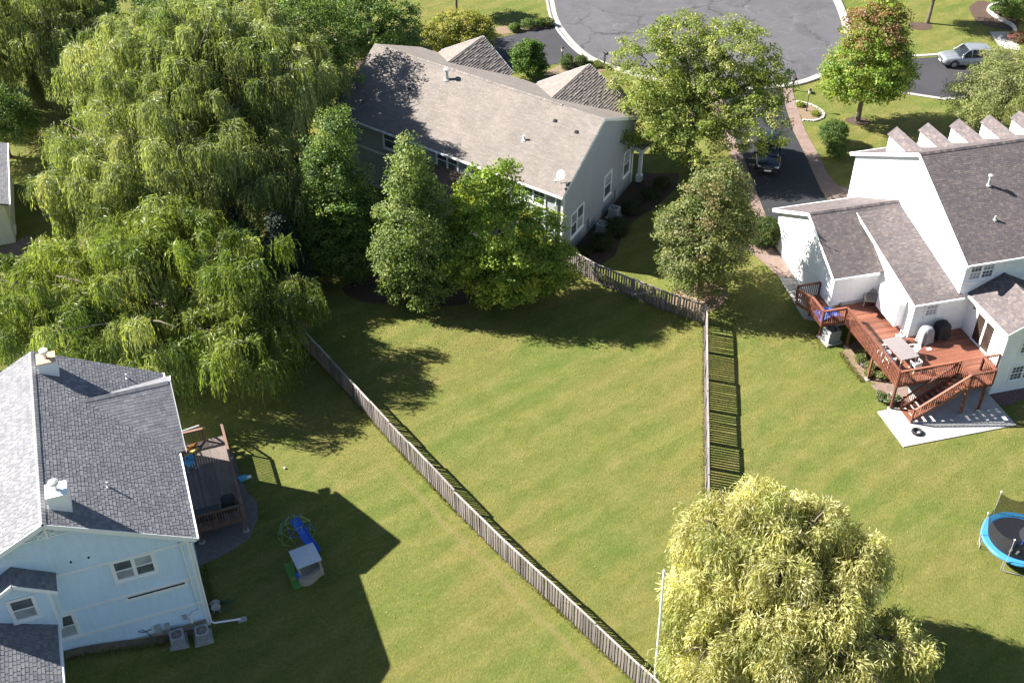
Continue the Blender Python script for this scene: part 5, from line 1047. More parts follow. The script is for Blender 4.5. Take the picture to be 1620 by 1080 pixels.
# ================================================================ trampoline
def trampoline():
    c = Vector((26.68, 40.62, 0)); t = thing('trampoline', 'round trampoline with blue pad and black safety net at the right edge', 'trampoline', c); n = 48; r0, r1, z = 1.52, 1.92, 0.85
    mb = MB(); vs = []
    for j in range(n):
        a = 2 * math.pi * j / n; k = 1 + 0.01 * math.sin(9 * a); ca, sa = math.cos(a), math.sin(a)
        for r_, zz in ((r0, z), (r0 + 0.06, z + 0.035), (r1 - 0.05, z + 0.035), (r1 * k, z - 0.02), (r1 * k, z - 0.10)): vs.append((r_ * ca, r_ * sa, zz))
    mb.add(vs, [(j * 5 + q, ((j + 1) % n) * 5 + q, ((j + 1) % n) * 5 + q + 1, j * 5 + q + 1) for j in range(n) for q in range(4)]); mb.build('pad', 'pad_blue', t)
    mb = MB(); mb.lathe([(0.01, z - 0.03), (0.8, z - 0.025), (r0 + 0.02, z - 0.008)], (0, 0, 0), n, cap=False); mb.build('jump_mat', 'jump_mat', t)
    mb = MB(); mb.tube([((r1 - 0.04) * math.cos(a), (r1 - 0.04) * math.sin(a), z - 0.06) for a in [2 * math.pi * j / n for j in range(n)]], 0.025, 6, True); mb.build('frame_ring', 'galv', t)
    for i in range(4):
        a0 = R(158 + i * 90); d = 0.34; p = [Vector(((r1 - 0.04) * math.cos(a0 + s * d), (r1 - 0.04) * math.sin(a0 + s * d), z - 0.06)) for s in (-1, 1)]
        mb = MB(); mb.tube([p[0], Vector((p[0].x, p[0].y, 0.05)), Vector((p[0].x, p[0].y, 0.03)).lerp(Vector((p[1].x, p[1].y, 0.03)), 0.5), Vector((p[1].x, p[1].y, 0.05)), p[1]], 0.022, 6); mb.build('leg', 'galv', t)
    npole = 6; tops = []
    for i in range(npole):
        a = R(172 + i * 60); ca, sa = math.cos(a), math.sin(a); tp = Vector((1.98 * ca, 1.98 * sa, 2.45)); tops.append((a, tp))
        mb = MB(); mb.tube([(1.95 * ca, 1.95 * sa, 0.12), (1.97 * ca, 1.97 * sa, 0.9), tp], 0.02, 6); p = mb.build('net_pole', 'galv', t)
        mb = MB(); mb.lathe([(0.005, -0.05), (0.045, -0.03), (0.05, 0.0), (0.045, 0.03), (0.005, 0.05)], tp + Vector((0, 0, 0.03)), 10); mb.build('pole_cap', 'white_plastic', p)
    mb = MB(); vs = []; k = 72
    for j in range(k):
        a = 2 * math.pi * j / k + R(172); f = (j % (k // npole)) / (k // npole); sag = math.sin(math.pi * f) ** 0.8; rr = 1.93 - 0.30 * sag
        for q in range(6): s_ = q / 5; r_ = (1.56 + (rr - 1.56) * s_ ** 0.8); vs.append((r_ * math.cos(a), r_ * math.sin(a), z + (2.40 - 0.42 * sag - z) * s_))
    mb.add(vs, [(j * 6 + q, ((j + 1) % k) * 6 + q, ((j + 1) % k) * 6 + q + 1, j * 6 + q + 1) for j in range(k) for q in range(5)]); mb.build('safety_net', 'net', t)
    mb = MB(); mb.tube([(-0.6, -0.7, z + 0.03), (-0.3, -0.35, z + 0.08), (-0.1, -0.5, z + 0.05), (0.15, -0.15, z + 0.06)], 0.02, 5); o = mb.build('skipping_rope', 'blue_plastic'); o.location = c; tag(o, 'blue skipping rope left on the trampoline mat', 'rope')
    mb = MB()
    for k_, (x, y) in enumerate(((-0.75, -0.85), (-0.5, -1.05), (-0.55, -0.72))): pass
    for x, y, nm in ((-0.75, -0.85, 'nearer the net'), (-0.45, -1.0, 'farther from the net')):
        mb = MB(); mb.prism([(-0.12, -0.05, 0), (0.10, -0.06, 0), (0.14, 0.0, 0), (0.10, 0.06, 0), (-0.12, 0.05, 0)], (0, 0, 0.08)); o = mb.build('shoe', 'white_plastic'); o.location = c + Vector((x, y, z + 0.0)); o.rotation_euler = (0, 0, 0.7); tag(o, 'white shoe on the trampoline mat, ' + nm, 'shoe')
trampoline()
# tall white pole by the near willow
def pole():
    t = thing('flagpole', 'tall thin white pole rising beside the near willow', 'pole', (6.60, 31.5, 0))
    mb = MB(); top = Vector((-0.12, 0.55, 8.3)); mb.tube([(0, 0, -0.3), top * 0.5, top], [0.065, 0.058, 0.05], 10); mb.build('shaft', 'white_plastic', t)
    mb = MB(); mb.lathe([(0.05, 0), (0.07, 0.03), (0.05, 0.09), (0.01, 0.11)], top, 10); mb.build('pole_cap', 'white_plastic', t)
    mb = MB(); mb.lathe([(0.16, -0.2), (0.15, 0.05), (0.08, 0.07)], (0, 0, 0), 12); mb.build('footing', 'concrete', t)
pole()
# mailboxes and lamp posts at the drives
def mailbox(label, loc, rz):
    t = thing('mailbox', label, 'mailbox', loc, rz)
    mb = MB(); mb.box(-0.05, -0.05, -0.2, 0.05, 0.05, 1.15); mb.build('post', 'iron', t); mb = MB(); mb.bar((0, 0, 0.85), (0, -0.3, 1.12), 0.05, 0.05, up=(1, 0, 0)); mb.build('brace', 'iron', t)
    mb = MB(); prof = [(-0.11, 1.12), (0.11, 1.12), (0.11, 1.27)] + [(0.11 * math.cos(a), 1.27 + 0.11 * math.sin(a)) for a in [math.pi * i / 6 for i in range(1, 6)]] + [(-0.11, 1.27)]
    mb.prism([(x, -0.42, z) for x, z in prof], (0, 0.60, 0)); b = mb.build('box', 'iron', t); mb = MB(); mb.box(0.112, -0.1, 1.2, 0.12, -0.06, 1.42); mb.build('flag', 'tail_red', b)
mailbox('black mailbox on a post at the kerb by the grey house drive', gz(8.55, 98.55), R(25)); mailbox('black mailbox on a post at the kerb by the white house drive', gz(24.95, 93.25), R(5))
def lamp_post(label, loc, h):
    t = thing('lamp_post', label, 'lamp post', loc)
    mb = MB(); mb.lathe([(0.07, -0.1), (0.07, 0.12), (0.035, 0.18), (0.032, h)], (0, 0, 0), 10); mb.build('post', 'iron', t)
    mb = MB(); mb.lathe([(0.05, h), (0.10, h + 0.08), (0.13, h + 0.34), (0.06, h + 0.35)], (0, 0, 0), 8); l = mb.build('lantern', 'frost', t); mb = MB(); mb.lathe([(0.17, h + 0.35), (0.10, h + 0.45), (0.02, h + 0.52)], (0, 0, 0), 8); mb.build('lantern_cap', 'iron', l)
lamp_post('black lamp post in the planting bed by the grey house drive', gz(4.6, 97.9), 1.55); lamp_post('thin lamp post in the stone-ringed bed by the white house drive', gz(25.3, 89.1), 1.6)
# stone ring round that bed
t = thing('stone_edging', 'ring of pale stones round the small lamp post bed', 'edging', gz(25.4, 88.9)); r_ = random.Random(9)
ring = catmull([(24.62, 87.15), (25.6, 87.05), (26.4, 87.75), (26.65, 88.9), (26.1, 90.1), (25.3, 90.75), (24.85, 90.9)], 5)
for p in ring:
    mb = MB(); a = r_.uniform(0.10, 0.15); vs = [(a * math.cos(x) * r_.uniform(0.8, 1.2), a * 0.8 * math.sin(x) * r_.uniform(0.8, 1.2), zz * r_.uniform(0.8, 1.1)) for zz, k in ((0, 1), (0.12, 0.8)) for x in [2 * math.pi * i / 6 for i in range(6)]]
    mb.add(vs, [tuple(range(6, 12))] + [(i, (i + 1) % 6, (i + 1) % 6 + 6, i + 6) for i in range(6)]); o = mb.build('stone', 'stone', t); o.location = gz(p.x, p.y) - Vector(t.location); o.rotation_euler = (0, 0, r_.uniform(0, 3))
# turquoise slide far left, white pergola behind the trees
t = thing('slide', 'small turquoise slide far away at the left edge behind the willows', 'slide', gz(-42.6, 90.6), 0.5)
mb = MB(); mb.bar((0, 0, 1.5), (1.5, -1.2, 0.15), 0.5, 0.06); mb.build('chute', 'teal', t); mb = MB(); mb.box(-0.3, -0.3, 0, -0.2, -0.2, 1.6); mb.box(0.1, 0.3, 0, 0.2, 0.4, 1.6); mb.build('ladder', 'teal', t)
def pergola():
    t = thing('pergola', 'white lattice pergola half hidden behind the trees by the grey house', 'pergola', (-13.9, 76.2, 0), R(-36))
    for sx in (-2.4, 2.4):
        for sy in (-1.3, 1.3): mb = MB(); mb.box(sx - 0.06, sy - 0.06, 0, sx + 0.06, sy + 0.06, 2.4); mb.build('post', 'trim', t)
    for sy in (-1.3, 1.3): mb = MB(); mb.box(-2.7, sy - 0.04, 2.4, 2.7, sy + 0.04, 2.56); mb.build('beam', 'trim', t)
    for i in range(12): x = -2.5 + i * 0.455; mb = MB(); mb.box(x - 0.03, -1.7, 2.563, x + 0.03, 1.7, 2.68); mb.build('rafter', 'trim', t)
pergola()
# ================================================================ neighbours at the picture's edges
def house_cream():
    o = Vector((-36.45, 70.2, 0)); az = R(110); H = thing('house', 'cream sided house corner behind the willows at the left edge', 'house', o, az)   # local x away, y to the left
    mb = MB(); mb.prism([(0, 0, -0.3), (9, 0, -0.3), (9, 0, 3.5), (0, 0, 3.5)], (0, 8, 0)); mb.build('wall', 'siding_cream', H)
    roof_plane(H, [(9.3, -0.35, 3.4), (-0.35, -0.35, 3.4), (-0.35, 4, 4.7), (9.3, 4, 4.7)], PAL_L, 0.14, 101); roof_plane(H, [(-0.35, 8.35, 3.4), (9.3, 8.35, 3.4), (9.3, 4, 4.7), (-0.35, 4, 4.7)], PAL_L, 0.14, 102)
    mb = MB(); mb.prism([(0, 0, 3.5), (0, 8, 3.5), (0, 4, 4.5)], (9, 0, 0)); mb.build('gable_wall', 'siding_cream', H)
    for x, z in ((0.8, 0.35), (0.9, 2.0), (5.5, 2.0)): window(H, (x + 1.3, 0, z), -X_, -Y_, 1.2, 1.15, 1, 0.1, glass='glass', grille=(3, 2))
    mb = MB(); mb.box(-0.33, -0.48, 3.25, 9.3, -0.355, 3.38); mb.build('gutter', 'gutter', H)
    S_ = thing('garden_steps', 'grey wooden steps with white railing beside the cream house', 'steps', o + Vector((1.2, 3.4, 0)), az)
    for i in range(7): mb = MB(); mb.box(-0.2 + i * 0.27, -1.2, 0.17 * i, 0.1 + i * 0.27, -0.1, 0.17 * (i + 1)); mb.build('step', 'old_deck', S_)
    mb = MB(); mb.bar((-0.2, -1.2, 0.95), (1.8, -1.2, 2.1), 0.06, 0.06); mb.build('handrail', 'trim', S_)
    for i in range(7): mb = MB(); x = -0.15 + i * 0.3; mb.box(x - 0.02, -1.22, 0.1 + 0.17 * i, x + 0.02, -1.18, 1.0 + 0.17 * i); mb.build('baluster', 'trim', S_)
    drape('brick_terrace', [(-38.2, 68.6), (-35.6, 67.8), (-34.8, 70.2), (-36.0, 71.2), (-36.45, 70.2)], 'brick', 0.03, 0.8)
house_cream()
def house_far():
    o = Vector((48.9, 101.2, 1.0)); H = thing('house', 'sliver of a pale house behind the parked silver car at the right edge', 'house', o, R(8))
    mb = MB(); mb.box(0, -9, -0.4, 12, 0.5, 5.4); mb.build('wall', 'siding_white', H)
    roof_plane(H, [(-0.4, -9.4, 5.4), (12.4, -9.4, 5.4), (12.4, -4.2, 8.0), (-0.4, -4.2, 8.0)], PAL_W, 0.14, 111); roof_plane(H, [(12.4, 0.9, 5.4), (-0.4, 0.9, 5.4), (-0.4, -4.2, 8.0), (12.4, -4.2, 8.0)], PAL_W, 0.14, 112)
    mb = MB(); mb.prism([(0, -9, 5.4), (0, 0.5, 5.4), (0, -4.2, 7.8)], (12, 0, 0)); mb.build('gable_wall', 'siding_white', H)
    window(H, (0, -3.0, 1.2), -Y_, -X_, 1.6, 1.4, 2, 0.1)
house_far()
t = thing('garden_wall', 'low curved pale stone wall round the far right planting bed', 'garden wall', gz(48, 108))
wl_ = catmull([(51, 113.2), (49.2, 112.6), (48.2, 111.2), (48.6, 109.0), (49.3, 107.2), (48.9, 105.2)], 5)
for a, b in zip(wl_[:-1], wl_[1:]):
    mb = MB(); a3, b3 = gz(a.x, a.y, 0.14) - Vector(t.location), gz(b.x, b.y, 0.14) - Vector(t.location); mb.bar(a3, b3 + (a3 - b3) * 0.04, 0.24, 0.30); mb.build('block', 'stone', t)

# ================================================================ cars
def suv(label, loc, rz, paint, ln=4.8, w=1.94, h=1.72, slope=0.0):
    """x forward; lofted shell, glazed cabin, wheels, lights"""
    t = thing('parked_car', label, 'car', loc, rz); hl = ln / 2; hw = w / 2
    def loft(secs, name, mat, smooth=True):
        mb = MB(); k = len(secs[0]); vs = [p for s in secs for p in s]; n = len(secs)
        mb.add(vs, [(i * k + j, i * k + (j + 1) % k, (i + 1) * k + (j + 1) % k, (i + 1) * k + j) for i in range(n - 1) for j in range(k)] + [tuple(range(k))[::-1], tuple(range((n - 1) * k, n * k))]); o = mb.build(name, mat, t, smooth=smooth); return o
    def sec(x, wd, z0, z1, r_=0.10, crown=0.03):
        a = wd; return [(x, -a + 0.06, z0), (x, -a, z0 + 0.14), (x, -a, (z0 + z1) / 2), (x, -a + 0.03, z1 - r_), (x, -a + r_ + 0.03, z1 - 0.01), (x, 0, z1 + crown), (x, a - r_ - 0.03, z1 - 0.01), (x, a - 0.03, z1 - r_), (x, a, (z0 + z1) / 2), (x, a, z0 + 0.14), (x, a - 0.06, z0)]
    belt = 1.02
    body = loft([sec(-hl, hw * 0.86, 0.42, 0.92), sec(-hl + 0.10, hw * 0.95, 0.32, 1.0), sec(-hl * 0.6, hw, 0.26, belt + 0.02), sec(0, hw, 0.25, belt), sec(hl * 0.42, hw, 0.25, belt - 0.01), sec(hl * 0.62, hw * 0.985, 0.27, 0.99), sec(hl - 0.30, hw * 0.95, 0.30, 0.93), sec(hl - 0.06, hw * 0.87, 0.36, 0.84), sec(hl, hw * 0.78, 0.44, 0.74)], 'body', paint)
    def csec(x, wd, z0, z1): a = wd; b = wd * 0.84; return [(x, -a, z0), (x, -a * 0.985, z0 + (z1 - z0) * 0.4), (x, -b, z1 - 0.05), (x, -b + 0.14, z1), (x, 0, z1 + 0.02), (x, b - 0.14, z1), (x, b, z1 - 0.05), (x, a * 0.985, z0 + (z1 - z0) * 0.4), (x, a, z0)]
    xr = -hl + 0.12
    loft([csec(xr, hw * 0.86, belt - 0.06, belt + 0.02), csec(xr + 0.32 + slope, hw * 0.92, belt - 0.05, h - 0.10), csec(-hl * 0.45, hw * 0.93, belt - 0.05, h - 0.02), csec(0, hw * 0.93, belt - 0.05, h), csec(hl * 0.14, hw * 0.93, belt - 0.05, h - 0.05), csec(hl * 0.43, hw * 0.90, belt - 0.06, belt + 0.0)], 'cabin_glass', 'car_glass')
    # roof panel over the glass with a slight overhang
    mb = MB(); xs = [xr + 0.36 + slope, -hl * 0.45, 0, hl * 0.13]; zs = [h - 0.075, h + 0.012, h + 0.032, h - 0.018]; b = hw * 0.79; vs = []
    for x, z in zip(xs, zs): vs += [(x, -b, z - 0.05), (x, -b + 0.12, z), (x, 0, z + 0.02), (x, b - 0.12, z), (x, b, z - 0.05)]
    mb.add(vs, [(i * 5 + j, i * 5 + j + 1, (i + 1) * 5 + j + 1, (i + 1) * 5 + j) for i in range(3) for j in range(4)]); mb.build('roof_panel', paint, t, smooth=True)
    for sy in (-1, 1):
        for xa, xb, za, zb in ((hl * 0.42, hl * 0.13, belt + 0.0, h - 0.06), (0.02, 0.0, belt, h - 0.02), (-hl * 0.46, -hl * 0.43, belt, h - 0.04), (-hl + 0.14, xr + 0.36 + slope, belt + 0.02, h - 0.10)):
            mb = MB(); mb.bar((xa, sy * hw * 0.935, za), (xb, sy * hw * 0.80, zb), 0.05, 0.07, up=(0, sy, 0.3)); mb.build('pillar', paint, t)
        mb = MB(); mb.bar((xs[0] + 0.1, sy * b * 0.94, h + 0.06), (xs[3] - 0.15, sy * b * 0.94, h + 0.065), 0.035, 0.035); mb.build('roof_rail', 'chrome' if paint == 'paint_silver' else 'black_plastic', t)
        mb = MB(); mb.box(hl * 0.33, sy * hw - 0.02 if sy > 0 else -hw - 0.20, belt, hl * 0.33 + 0.14, hw + 0.20 if sy > 0 else -hw + 0.02, belt + 0.17); mb.build('wing_mirror', paint, t)
        mb = MB(); mb.prism([(hl - 0.20, sy * hw * 0.62, 0.70), (hl - 0.02, sy * hw * 0.55, 0.68), (hl - 0.02, sy * hw * 0.55, 0.80), (hl - 0.28, sy * hw * 0.62, 0.86)], (0, sy * 0.24, 0)); mb.build('headlight', 'lamp_lens', t)
        mb = MB(); mb.box(-hl - 0.01, sy * hw * 0.84 - 0.12, 0.72, -hl + 0.12, sy * hw * 0.84 + 0.04, 0.98); mb.build('tail_light', 'tail_red', t)
        for x in (hl * 0.60, -hl * 0.60):
            wh = bpy.data.objects.new('wheel', None); COL.objects.link(wh); wh.parent = t; wh.location = (x, sy * (hw - 0.11), 0.37); wh.rotation_euler = (R(90), 0, 0)
            mb = MB(); mb.lathe([(0.23, -0.11), (0.35, -0.12), (0.375, -0.08), (0.375, 0.08), (0.35, 0.12), (0.23, 0.11)], (0, 0, 0), 20, cap=False); mb.build('tyre', 'tyre', wh, smooth=True)
            mb = MB(); mb.lathe([(0.23, -0.09), (0.06, -0.07), (0.06, 0.07), (0.23, 0.09)], (0, 0, 0), 16); mb.build('rim', 'rim', wh)
            mb = MB(); mb.tube([(x + 0.44 * math.cos(a), sy * (hw + 0.005), 0.37 + 0.43 * math.sin(a)) for a in [math.pi * i / 10 for i in range(11)]], 0.035, 6); mb.build('wheel_arch', 'black_plastic', t)
    mb = MB(); mb.box(hl - 0.12, -hw * 0.50, 0.58, hl + 0.012, hw * 0.50, 0.76); g = mb.build('grille', 'black_plastic', t)
    for i in range(7): y = -hw * 0.44 + i * hw * 0.88 / 6; mb = MB(); mb.box(hl - 0.02, y - 0.045, 0.60, hl + 0.022, y + 0.045, 0.75); mb.build('grille_slot', 'chrome', g)
    mb = MB(); mb.box(hl - 0.15, -hw * 0.80, 0.34, hl + 0.05, hw * 0.80, 0.50); mb.build('bumper', 'black_plastic', t); mb = MB(); mb.box(-hl - 0.05, -hw * 0.85, 0.38, -hl + 0.1, hw * 0.85, 0.60); mb.build('bumper', 'black_plastic', t)
    mb = MB(); mb.box(hl + 0.05, -0.26, 0.40, hl + 0.06, 0.26, 0.52); mb.build('number_plate', 'white_plastic', t)
    # bonnet crease lines
    for sy in (-1, 1): mb = MB(); mb.bar((hl * 0.45, sy * hw * 0.5, belt + 0.012), (hl - 0.35, sy * hw * 0.46, 0.955), 0.03, 0.012); mb.build('bonnet_crease', paint, t)
suv('dark navy car on the asphalt drive under the big tree', gz(20.15, 79.5, 0.03), R(-100), 'paint_navy')
suv('silver car parked on the drive at the upper right', gz(42.0, 98.7, 0.03), R(183), 'paint_silver', 4.95, 1.95, 1.68, 0.15)
# ================================================================ vegetation
def unit(a): return a / np.maximum(np.linalg.norm(a, axis=-1, keepdims=True), 1e-9)
def leaf_quads(c, d, n, ln, wd):
    """rhombic leaves: centre base c, direction d, normal n"""
    d = unit(d); s = unit(np.cross(n, d)); ln = np.asarray(ln).reshape(-1, 1); wd = np.asarray(wd).reshape(-1, 1)
    v = np.stack([c, c + d * ln * 0.45 + s * wd, c + d * ln, c + d * ln * 0.45 - s * wd], 1); m = len(c)
    return v.reshape(-1, 3), (np.arange(m * 4).reshape(m, 4))
def pick_cols(g, pal, w, n):
    pal = np.array(pal, float); w = np.array(w, float); return pal[g.choice(len(pal), n, p=w / w.sum())]
def lobed_points(g, lobes, n, rmin=0.6, rmax=1.02, zbias=0.15):
    L_ = np.array(lobes, float); vol = (L_[:, 3] * L_[:, 4] + L_[:, 4] * L_[:, 5] + L_[:, 3] * L_[:, 5]); idx = g.choice(len(L_), n, p=vol / vol.sum()); q = L_[idx]
    d = unit(g.normal(size=(n, 3)) + np.array([0, 0, zbias])); r = (rmin ** 2 + (rmax ** 2 - rmin ** 2) * g.random(n)) ** 0.5
    return q[:, :3] + d * q[:, 3:6] * r[:, None], d, r
def broad_crown(name, parent, seed, lobes, clumps, per, pal, w, leaf=(0.16, 0.055), clump_r=(0.4, 0.75), mat='leaf', rmin=0.55, accent=None, zbias=0.25):
    g = np.random.default_rng(seed); P, D, rr = lobed_points(g, lobes, clumps, rmin, 1.02, zbias)
    keep = P[:, 2] > 0.15; P, D = P[keep], D[keep]; k = len(P)
    cr = g.uniform(*clump_r, k); base = pick_cols(g, pal, w, k) * g.uniform(0.82, 1.18, (k, 1))
    if accent is not None: base = accent(g, P, base)
    ci = np.repeat(np.arange(k), per); m = len(ci)
    o = unit(g.normal(size=(m, 3))) * (g.random(m) ** 0.45)[:, None]; o[:, 2] *= 0.55
    c = P[ci] + o * cr[ci][:, None]
    out = unit(D[ci] * 0.55 + o * 0.8 + np.array([0, 0, 0.35]))
    nrm = unit(out + g.normal(size=(m, 3)) * 0.55)
    dr = np.cross(nrm, g.normal(size=(m, 3))) + out * 0.35 - np.array([0, 0, 0.25])
    v, f = leaf_quads(c, dr, nrm, leaf[0] * g.uniform(0.7, 1.35, m), leaf[1] * g.uniform(0.75, 1.3, m))
    col = base[ci] * g.uniform(0.78, 1.25, (m, 1)); col = np.repeat(col, 4, 0)
    return npmesh(name, v, f, mat, parent, col)
def trunk(parent, h, r, lobes, seed, mat='bark', lean=(0, 0), limbs=True):
    r_ = random.Random(seed); mb = MB(); top = Vector((lean[0], lean[1], h))
    pts = [Vector((0, 0, -0.2)), Vector((lean[0] * 0.1, lean[1] * 0.1, 0.3)), Vector((lean[0] * 0.45, lean[1] * 0.45, h * 0.5)) + Vector((r_.uniform(-.1, .1), r_.uniform(-.1, .1), 0)), top]
    mb.tube(pts, [r * 1.5, r * 1.1, r * 0.85, r * 0.45], 10); o = mb.build('trunk', mat, parent, smooth=True)
    if limbs:
        mb = MB()
        for L_ in lobes:
            a = pts[2].lerp(top, r_.uniform(0.0, 0.8)) * r_.uniform(0.75, 1.0); b = Vector(L_[:3]) + Vector((0, 0, L_[5] * 0.2)); mid = a.lerp(b, 0.5) + Vector((r_.uniform(-.4, .4), r_.uniform(-.4, .4), r_.uniform(0, .5)))
            mb.tube([a, mid, b], [r * 0.55, r * 0.35, r * 0.12], 6)
            for _ in range(5):
                q = mid.lerp(b, r_.random()); e = Vector((L_[0] + r_.uniform(-.9, .9) * L_[3], L_[1] + r_.uniform(-.9, .9) * L_[4], L_[2] + r_.uniform(-.5, .9) * L_[5])); mb.tube([q, q.lerp(e, 0.5) + Vector((0, 0, 0.2)), e], [r * 0.22, r * 0.12, r * 0.04], 5)
        mb.build('limbs', mat, o, smooth=True)
    return o
def tree(name, label, x, y, h, r, lobes, clumps, per, pal, w, seed, cat='tree', group=None, mat='bark', th=0.6, **kw):
    t = thing(name, label, cat, gz(x, y), 0, group); trunk(t, h * th, r, lobes, seed, mat); broad_crown('crown', t, seed, lobes, clumps, per, pal, w, **kw); return t
def willow(label, x, y, h, r, lobes, clumps, strands, pal, w, seed, length=(1.4, 3.2), nl=9, leaf=(0.36, 0.033), spread=(0.45, 1.0), rmin=0.45, curl=0.05, gap=0.95):
    """weeping crown: many small umbrellas, each a tuft whose leafy strands arch over and hang"""
    t = thing('willow_tree', label, 'willow', gz(x, y), 0, 'weeping willows'); g = np.random.default_rng(seed)
    trunk(t, h * 0.55, r, lobes, seed)
    P, D, rr = lobed_points(g, lobes, clumps * 3, rmin, 1.02, 0.5)
    keep = []; cell = np.empty((0, 3))
    for i in range(len(P)):                      # keep tufts apart so that dark gaps open between them
        if len(keep) >= clumps: break
        if len(keep) == 0 or np.min(np.linalg.norm((P[keep] - P[i]) * np.array([1, 1, 0.9]), axis=1)) > gap: keep.append(i)
    P, D = P[keep], D[keep]; k = len(P); base = pick_cols(g, pal, w, k) * g.uniform(0.80, 1.18, (k, 1))
    O = D.copy(); O[:, 2] = 0; O = unit(O + g.normal(size=(k, 3)) * np.array([0.2, 0.2, 0])); cl = g.uniform(*length, k); sp = g.uniform(*spread, k)
    ci = np.repeat(np.arange(k), strands); m = len(ci); ang = g.normal(0, 1.05, m); ca, sa = np.cos(ang), np.sin(ang)
    o = O[ci]; dr = np.stack([o[:, 0] * ca - o[:, 1] * sa, o[:, 0] * sa + o[:, 1] * ca, np.zeros(m)], 1)
    st = P[ci] + g.normal(size=(m, 3)) * np.array([0.16, 0.16, 0.09]) + dr * (sp[ci] * g.random(m) * 0.35)[:, None]
    ln = cl[ci] * g.uniform(0.35, 1.1, m); reach = sp[ci] * g.uniform(0.35, 1.15, m); lift = sp[ci] * g.uniform(0.05, 0.38, m); wob = g.normal(0, curl, (m, 2)); f1, f2 = g.uniform(3, 7, m), g.uniform(3, 7, m)
    V = []; C = []; T = (np.arange(nl) + 0.2) / nl
    def pos(t_): return st + dr * (reach * (1 - np.exp(-3.6 * t_)))[:, None] + np.stack([wob[:, 0] * np.sin(f1 * t_), wob[:, 1] * np.sin(f2 * t_), lift * np.sin(np.pi * min(1.0, t_ * 2.6)) - ln * t_ ** 1.5], 1)
    strand_k = g.uniform(0.72, 1.3, (m, 1))
    for i, t_ in enumerate(T):
        p = pos(t_); tg = unit(pos(t_ + 0.05) - p); sd = unit(np.cross(tg, g.normal(size=(m, 3)))); n = unit(np.cross(tg, sd) + g.normal(size=(m, 3)) * 0.3 + dr * 0.4 + np.array([0, 0, 0.35]))
        d = tg + sd * (0.30 if i % 2 else -0.30) * g.uniform(0.2, 1.3, (m, 1)); ok = (p[:, 2] > 0.25)
        v, _ = leaf_quads(p[ok], d[ok], n[ok], leaf[0] * g.uniform(0.75, 1.3, ok.sum()), leaf[1] * g.uniform(0.8, 1.3, ok.sum())); V.append(v)
        C.append(np.repeat((base[ci] * strand_k)[ok] * g.uniform(0.92, 1.08, (ok.sum(), 1)), 4, 0))
    V = np.concatenate(V); C = np.concatenate(C)
    npmesh('crown', V, np.arange(len(V)).reshape(-1, 4), 'willow_leaf', t, C); return t
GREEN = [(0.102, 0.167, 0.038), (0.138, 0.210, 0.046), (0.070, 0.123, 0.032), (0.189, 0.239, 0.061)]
YGREEN = [(0.205, 0.290, 0.045), (0.265, 0.335, 0.055), (0.135, 0.215, 0.036), (0.320, 0.360, 0.070)]
DULL = [(0.165, 0.195, 0.065), (0.215, 0.230, 0.090), (0.115, 0.150, 0.048), (0.240, 0.190, 0.095)]
PALE = [(0.217, 0.246, 0.090), (0.268, 0.283, 0.116), (0.160, 0.196, 0.070), (0.304, 0.304, 0.145)]
WIL = [(0.205, 0.250, 0.098), (0.255, 0.292, 0.128), (0.142, 0.186, 0.068), (0.320, 0.338, 0.170)]
WILB = [(0.170, 0.222, 0.054), (0.215, 0.260, 0.072), (0.108, 0.155, 0.036), (0.275, 0.300, 0.100)]
WILD = [(0.430, 0.420, 0.180), (0.500, 0.475, 0.225), (0.310, 0.330, 0.125), (0.590, 0.560, 0.310)]
W4 = (4, 3, 2, 1)
willow('huge pale willow filling the upper left beside the grey house', -22.8, 69.6, 15, 0.55,
       [(0, 0, 8.6, 6.2, 5.6, 4.4), (0.6, 5.2, 12.6, 5.2, 4.4, 3.8), (6.2, 4.4, 11.6, 3.8, 3.8, 3.4), (-5.0, -1.5, 6.6, 4.2, 4.4, 3.4), (5.0, -1.0, 7.4, 3.4, 3.6, 3.2), (-7.0, 2.2, 6.0, 3.6, 4.0, 3.2), (-1.0, -4.0, 6.0, 4.4, 3.2, 3.0), (-4.5, 4.8, 10.4, 4.4, 4.2, 3.8), (7.6, -1.0, 6.2, 2.8, 3.0, 2.6)], 290, 62, WIL, W4, 201, spread=(0.5, 1.2))
willow('second pale willow rising behind the huge one at the top edge', -22.4, 79.6, 15, 0.45, [(1.6, 0, 11.8, 4.8, 3.8, 3.6), (-4.2, 0.2, 10.6, 4.2, 3.6, 3.4), (6.4, -1.2, 9.6, 3.2, 3.2, 3.2), (-8.4, 1.2, 8.4, 3.4, 3.2, 3.2), (0.5, -1.5, 8.6, 4.4, 3.4, 3.2)], 230, 46, WIL, W4, 205)
willow('bright green willow with trailing curtains just behind the blue house roof', -22.6, 57.2, 10, 0.45,
       [(0, 0.8, 6.0, 4.6, 4.2, 3.0), (5.0, -0.6, 4.6, 3.2, 3.2, 2.6), (8.6, -0.6, 4.2, 2.2, 2.4, 2.0), (6.4, 0.4, 6.6, 2.6, 2.6, 2.3), (-5.4, 0.2, 5.4, 3.8, 4.0, 2.8), (-9.2, -1.0, 4.8, 3.4, 3.6, 2.6), (0.4, -4.2, 4.6, 3.8, 2.8, 2.4), (-4.4, -4.6, 4.8, 3.2, 2.6, 2.4), (4.8, -3.9, 4.0, 2.4, 2.2, 2.0), (1.0, 3.8, 6.0, 3.4, 2.8, 2.6), (6.4, -4.8, 3.9, 2.2, 2.0, 1.9)], 205, 66, WILB, W4, 202, length=(1.6, 3.6), spread=(0.5, 1.2))
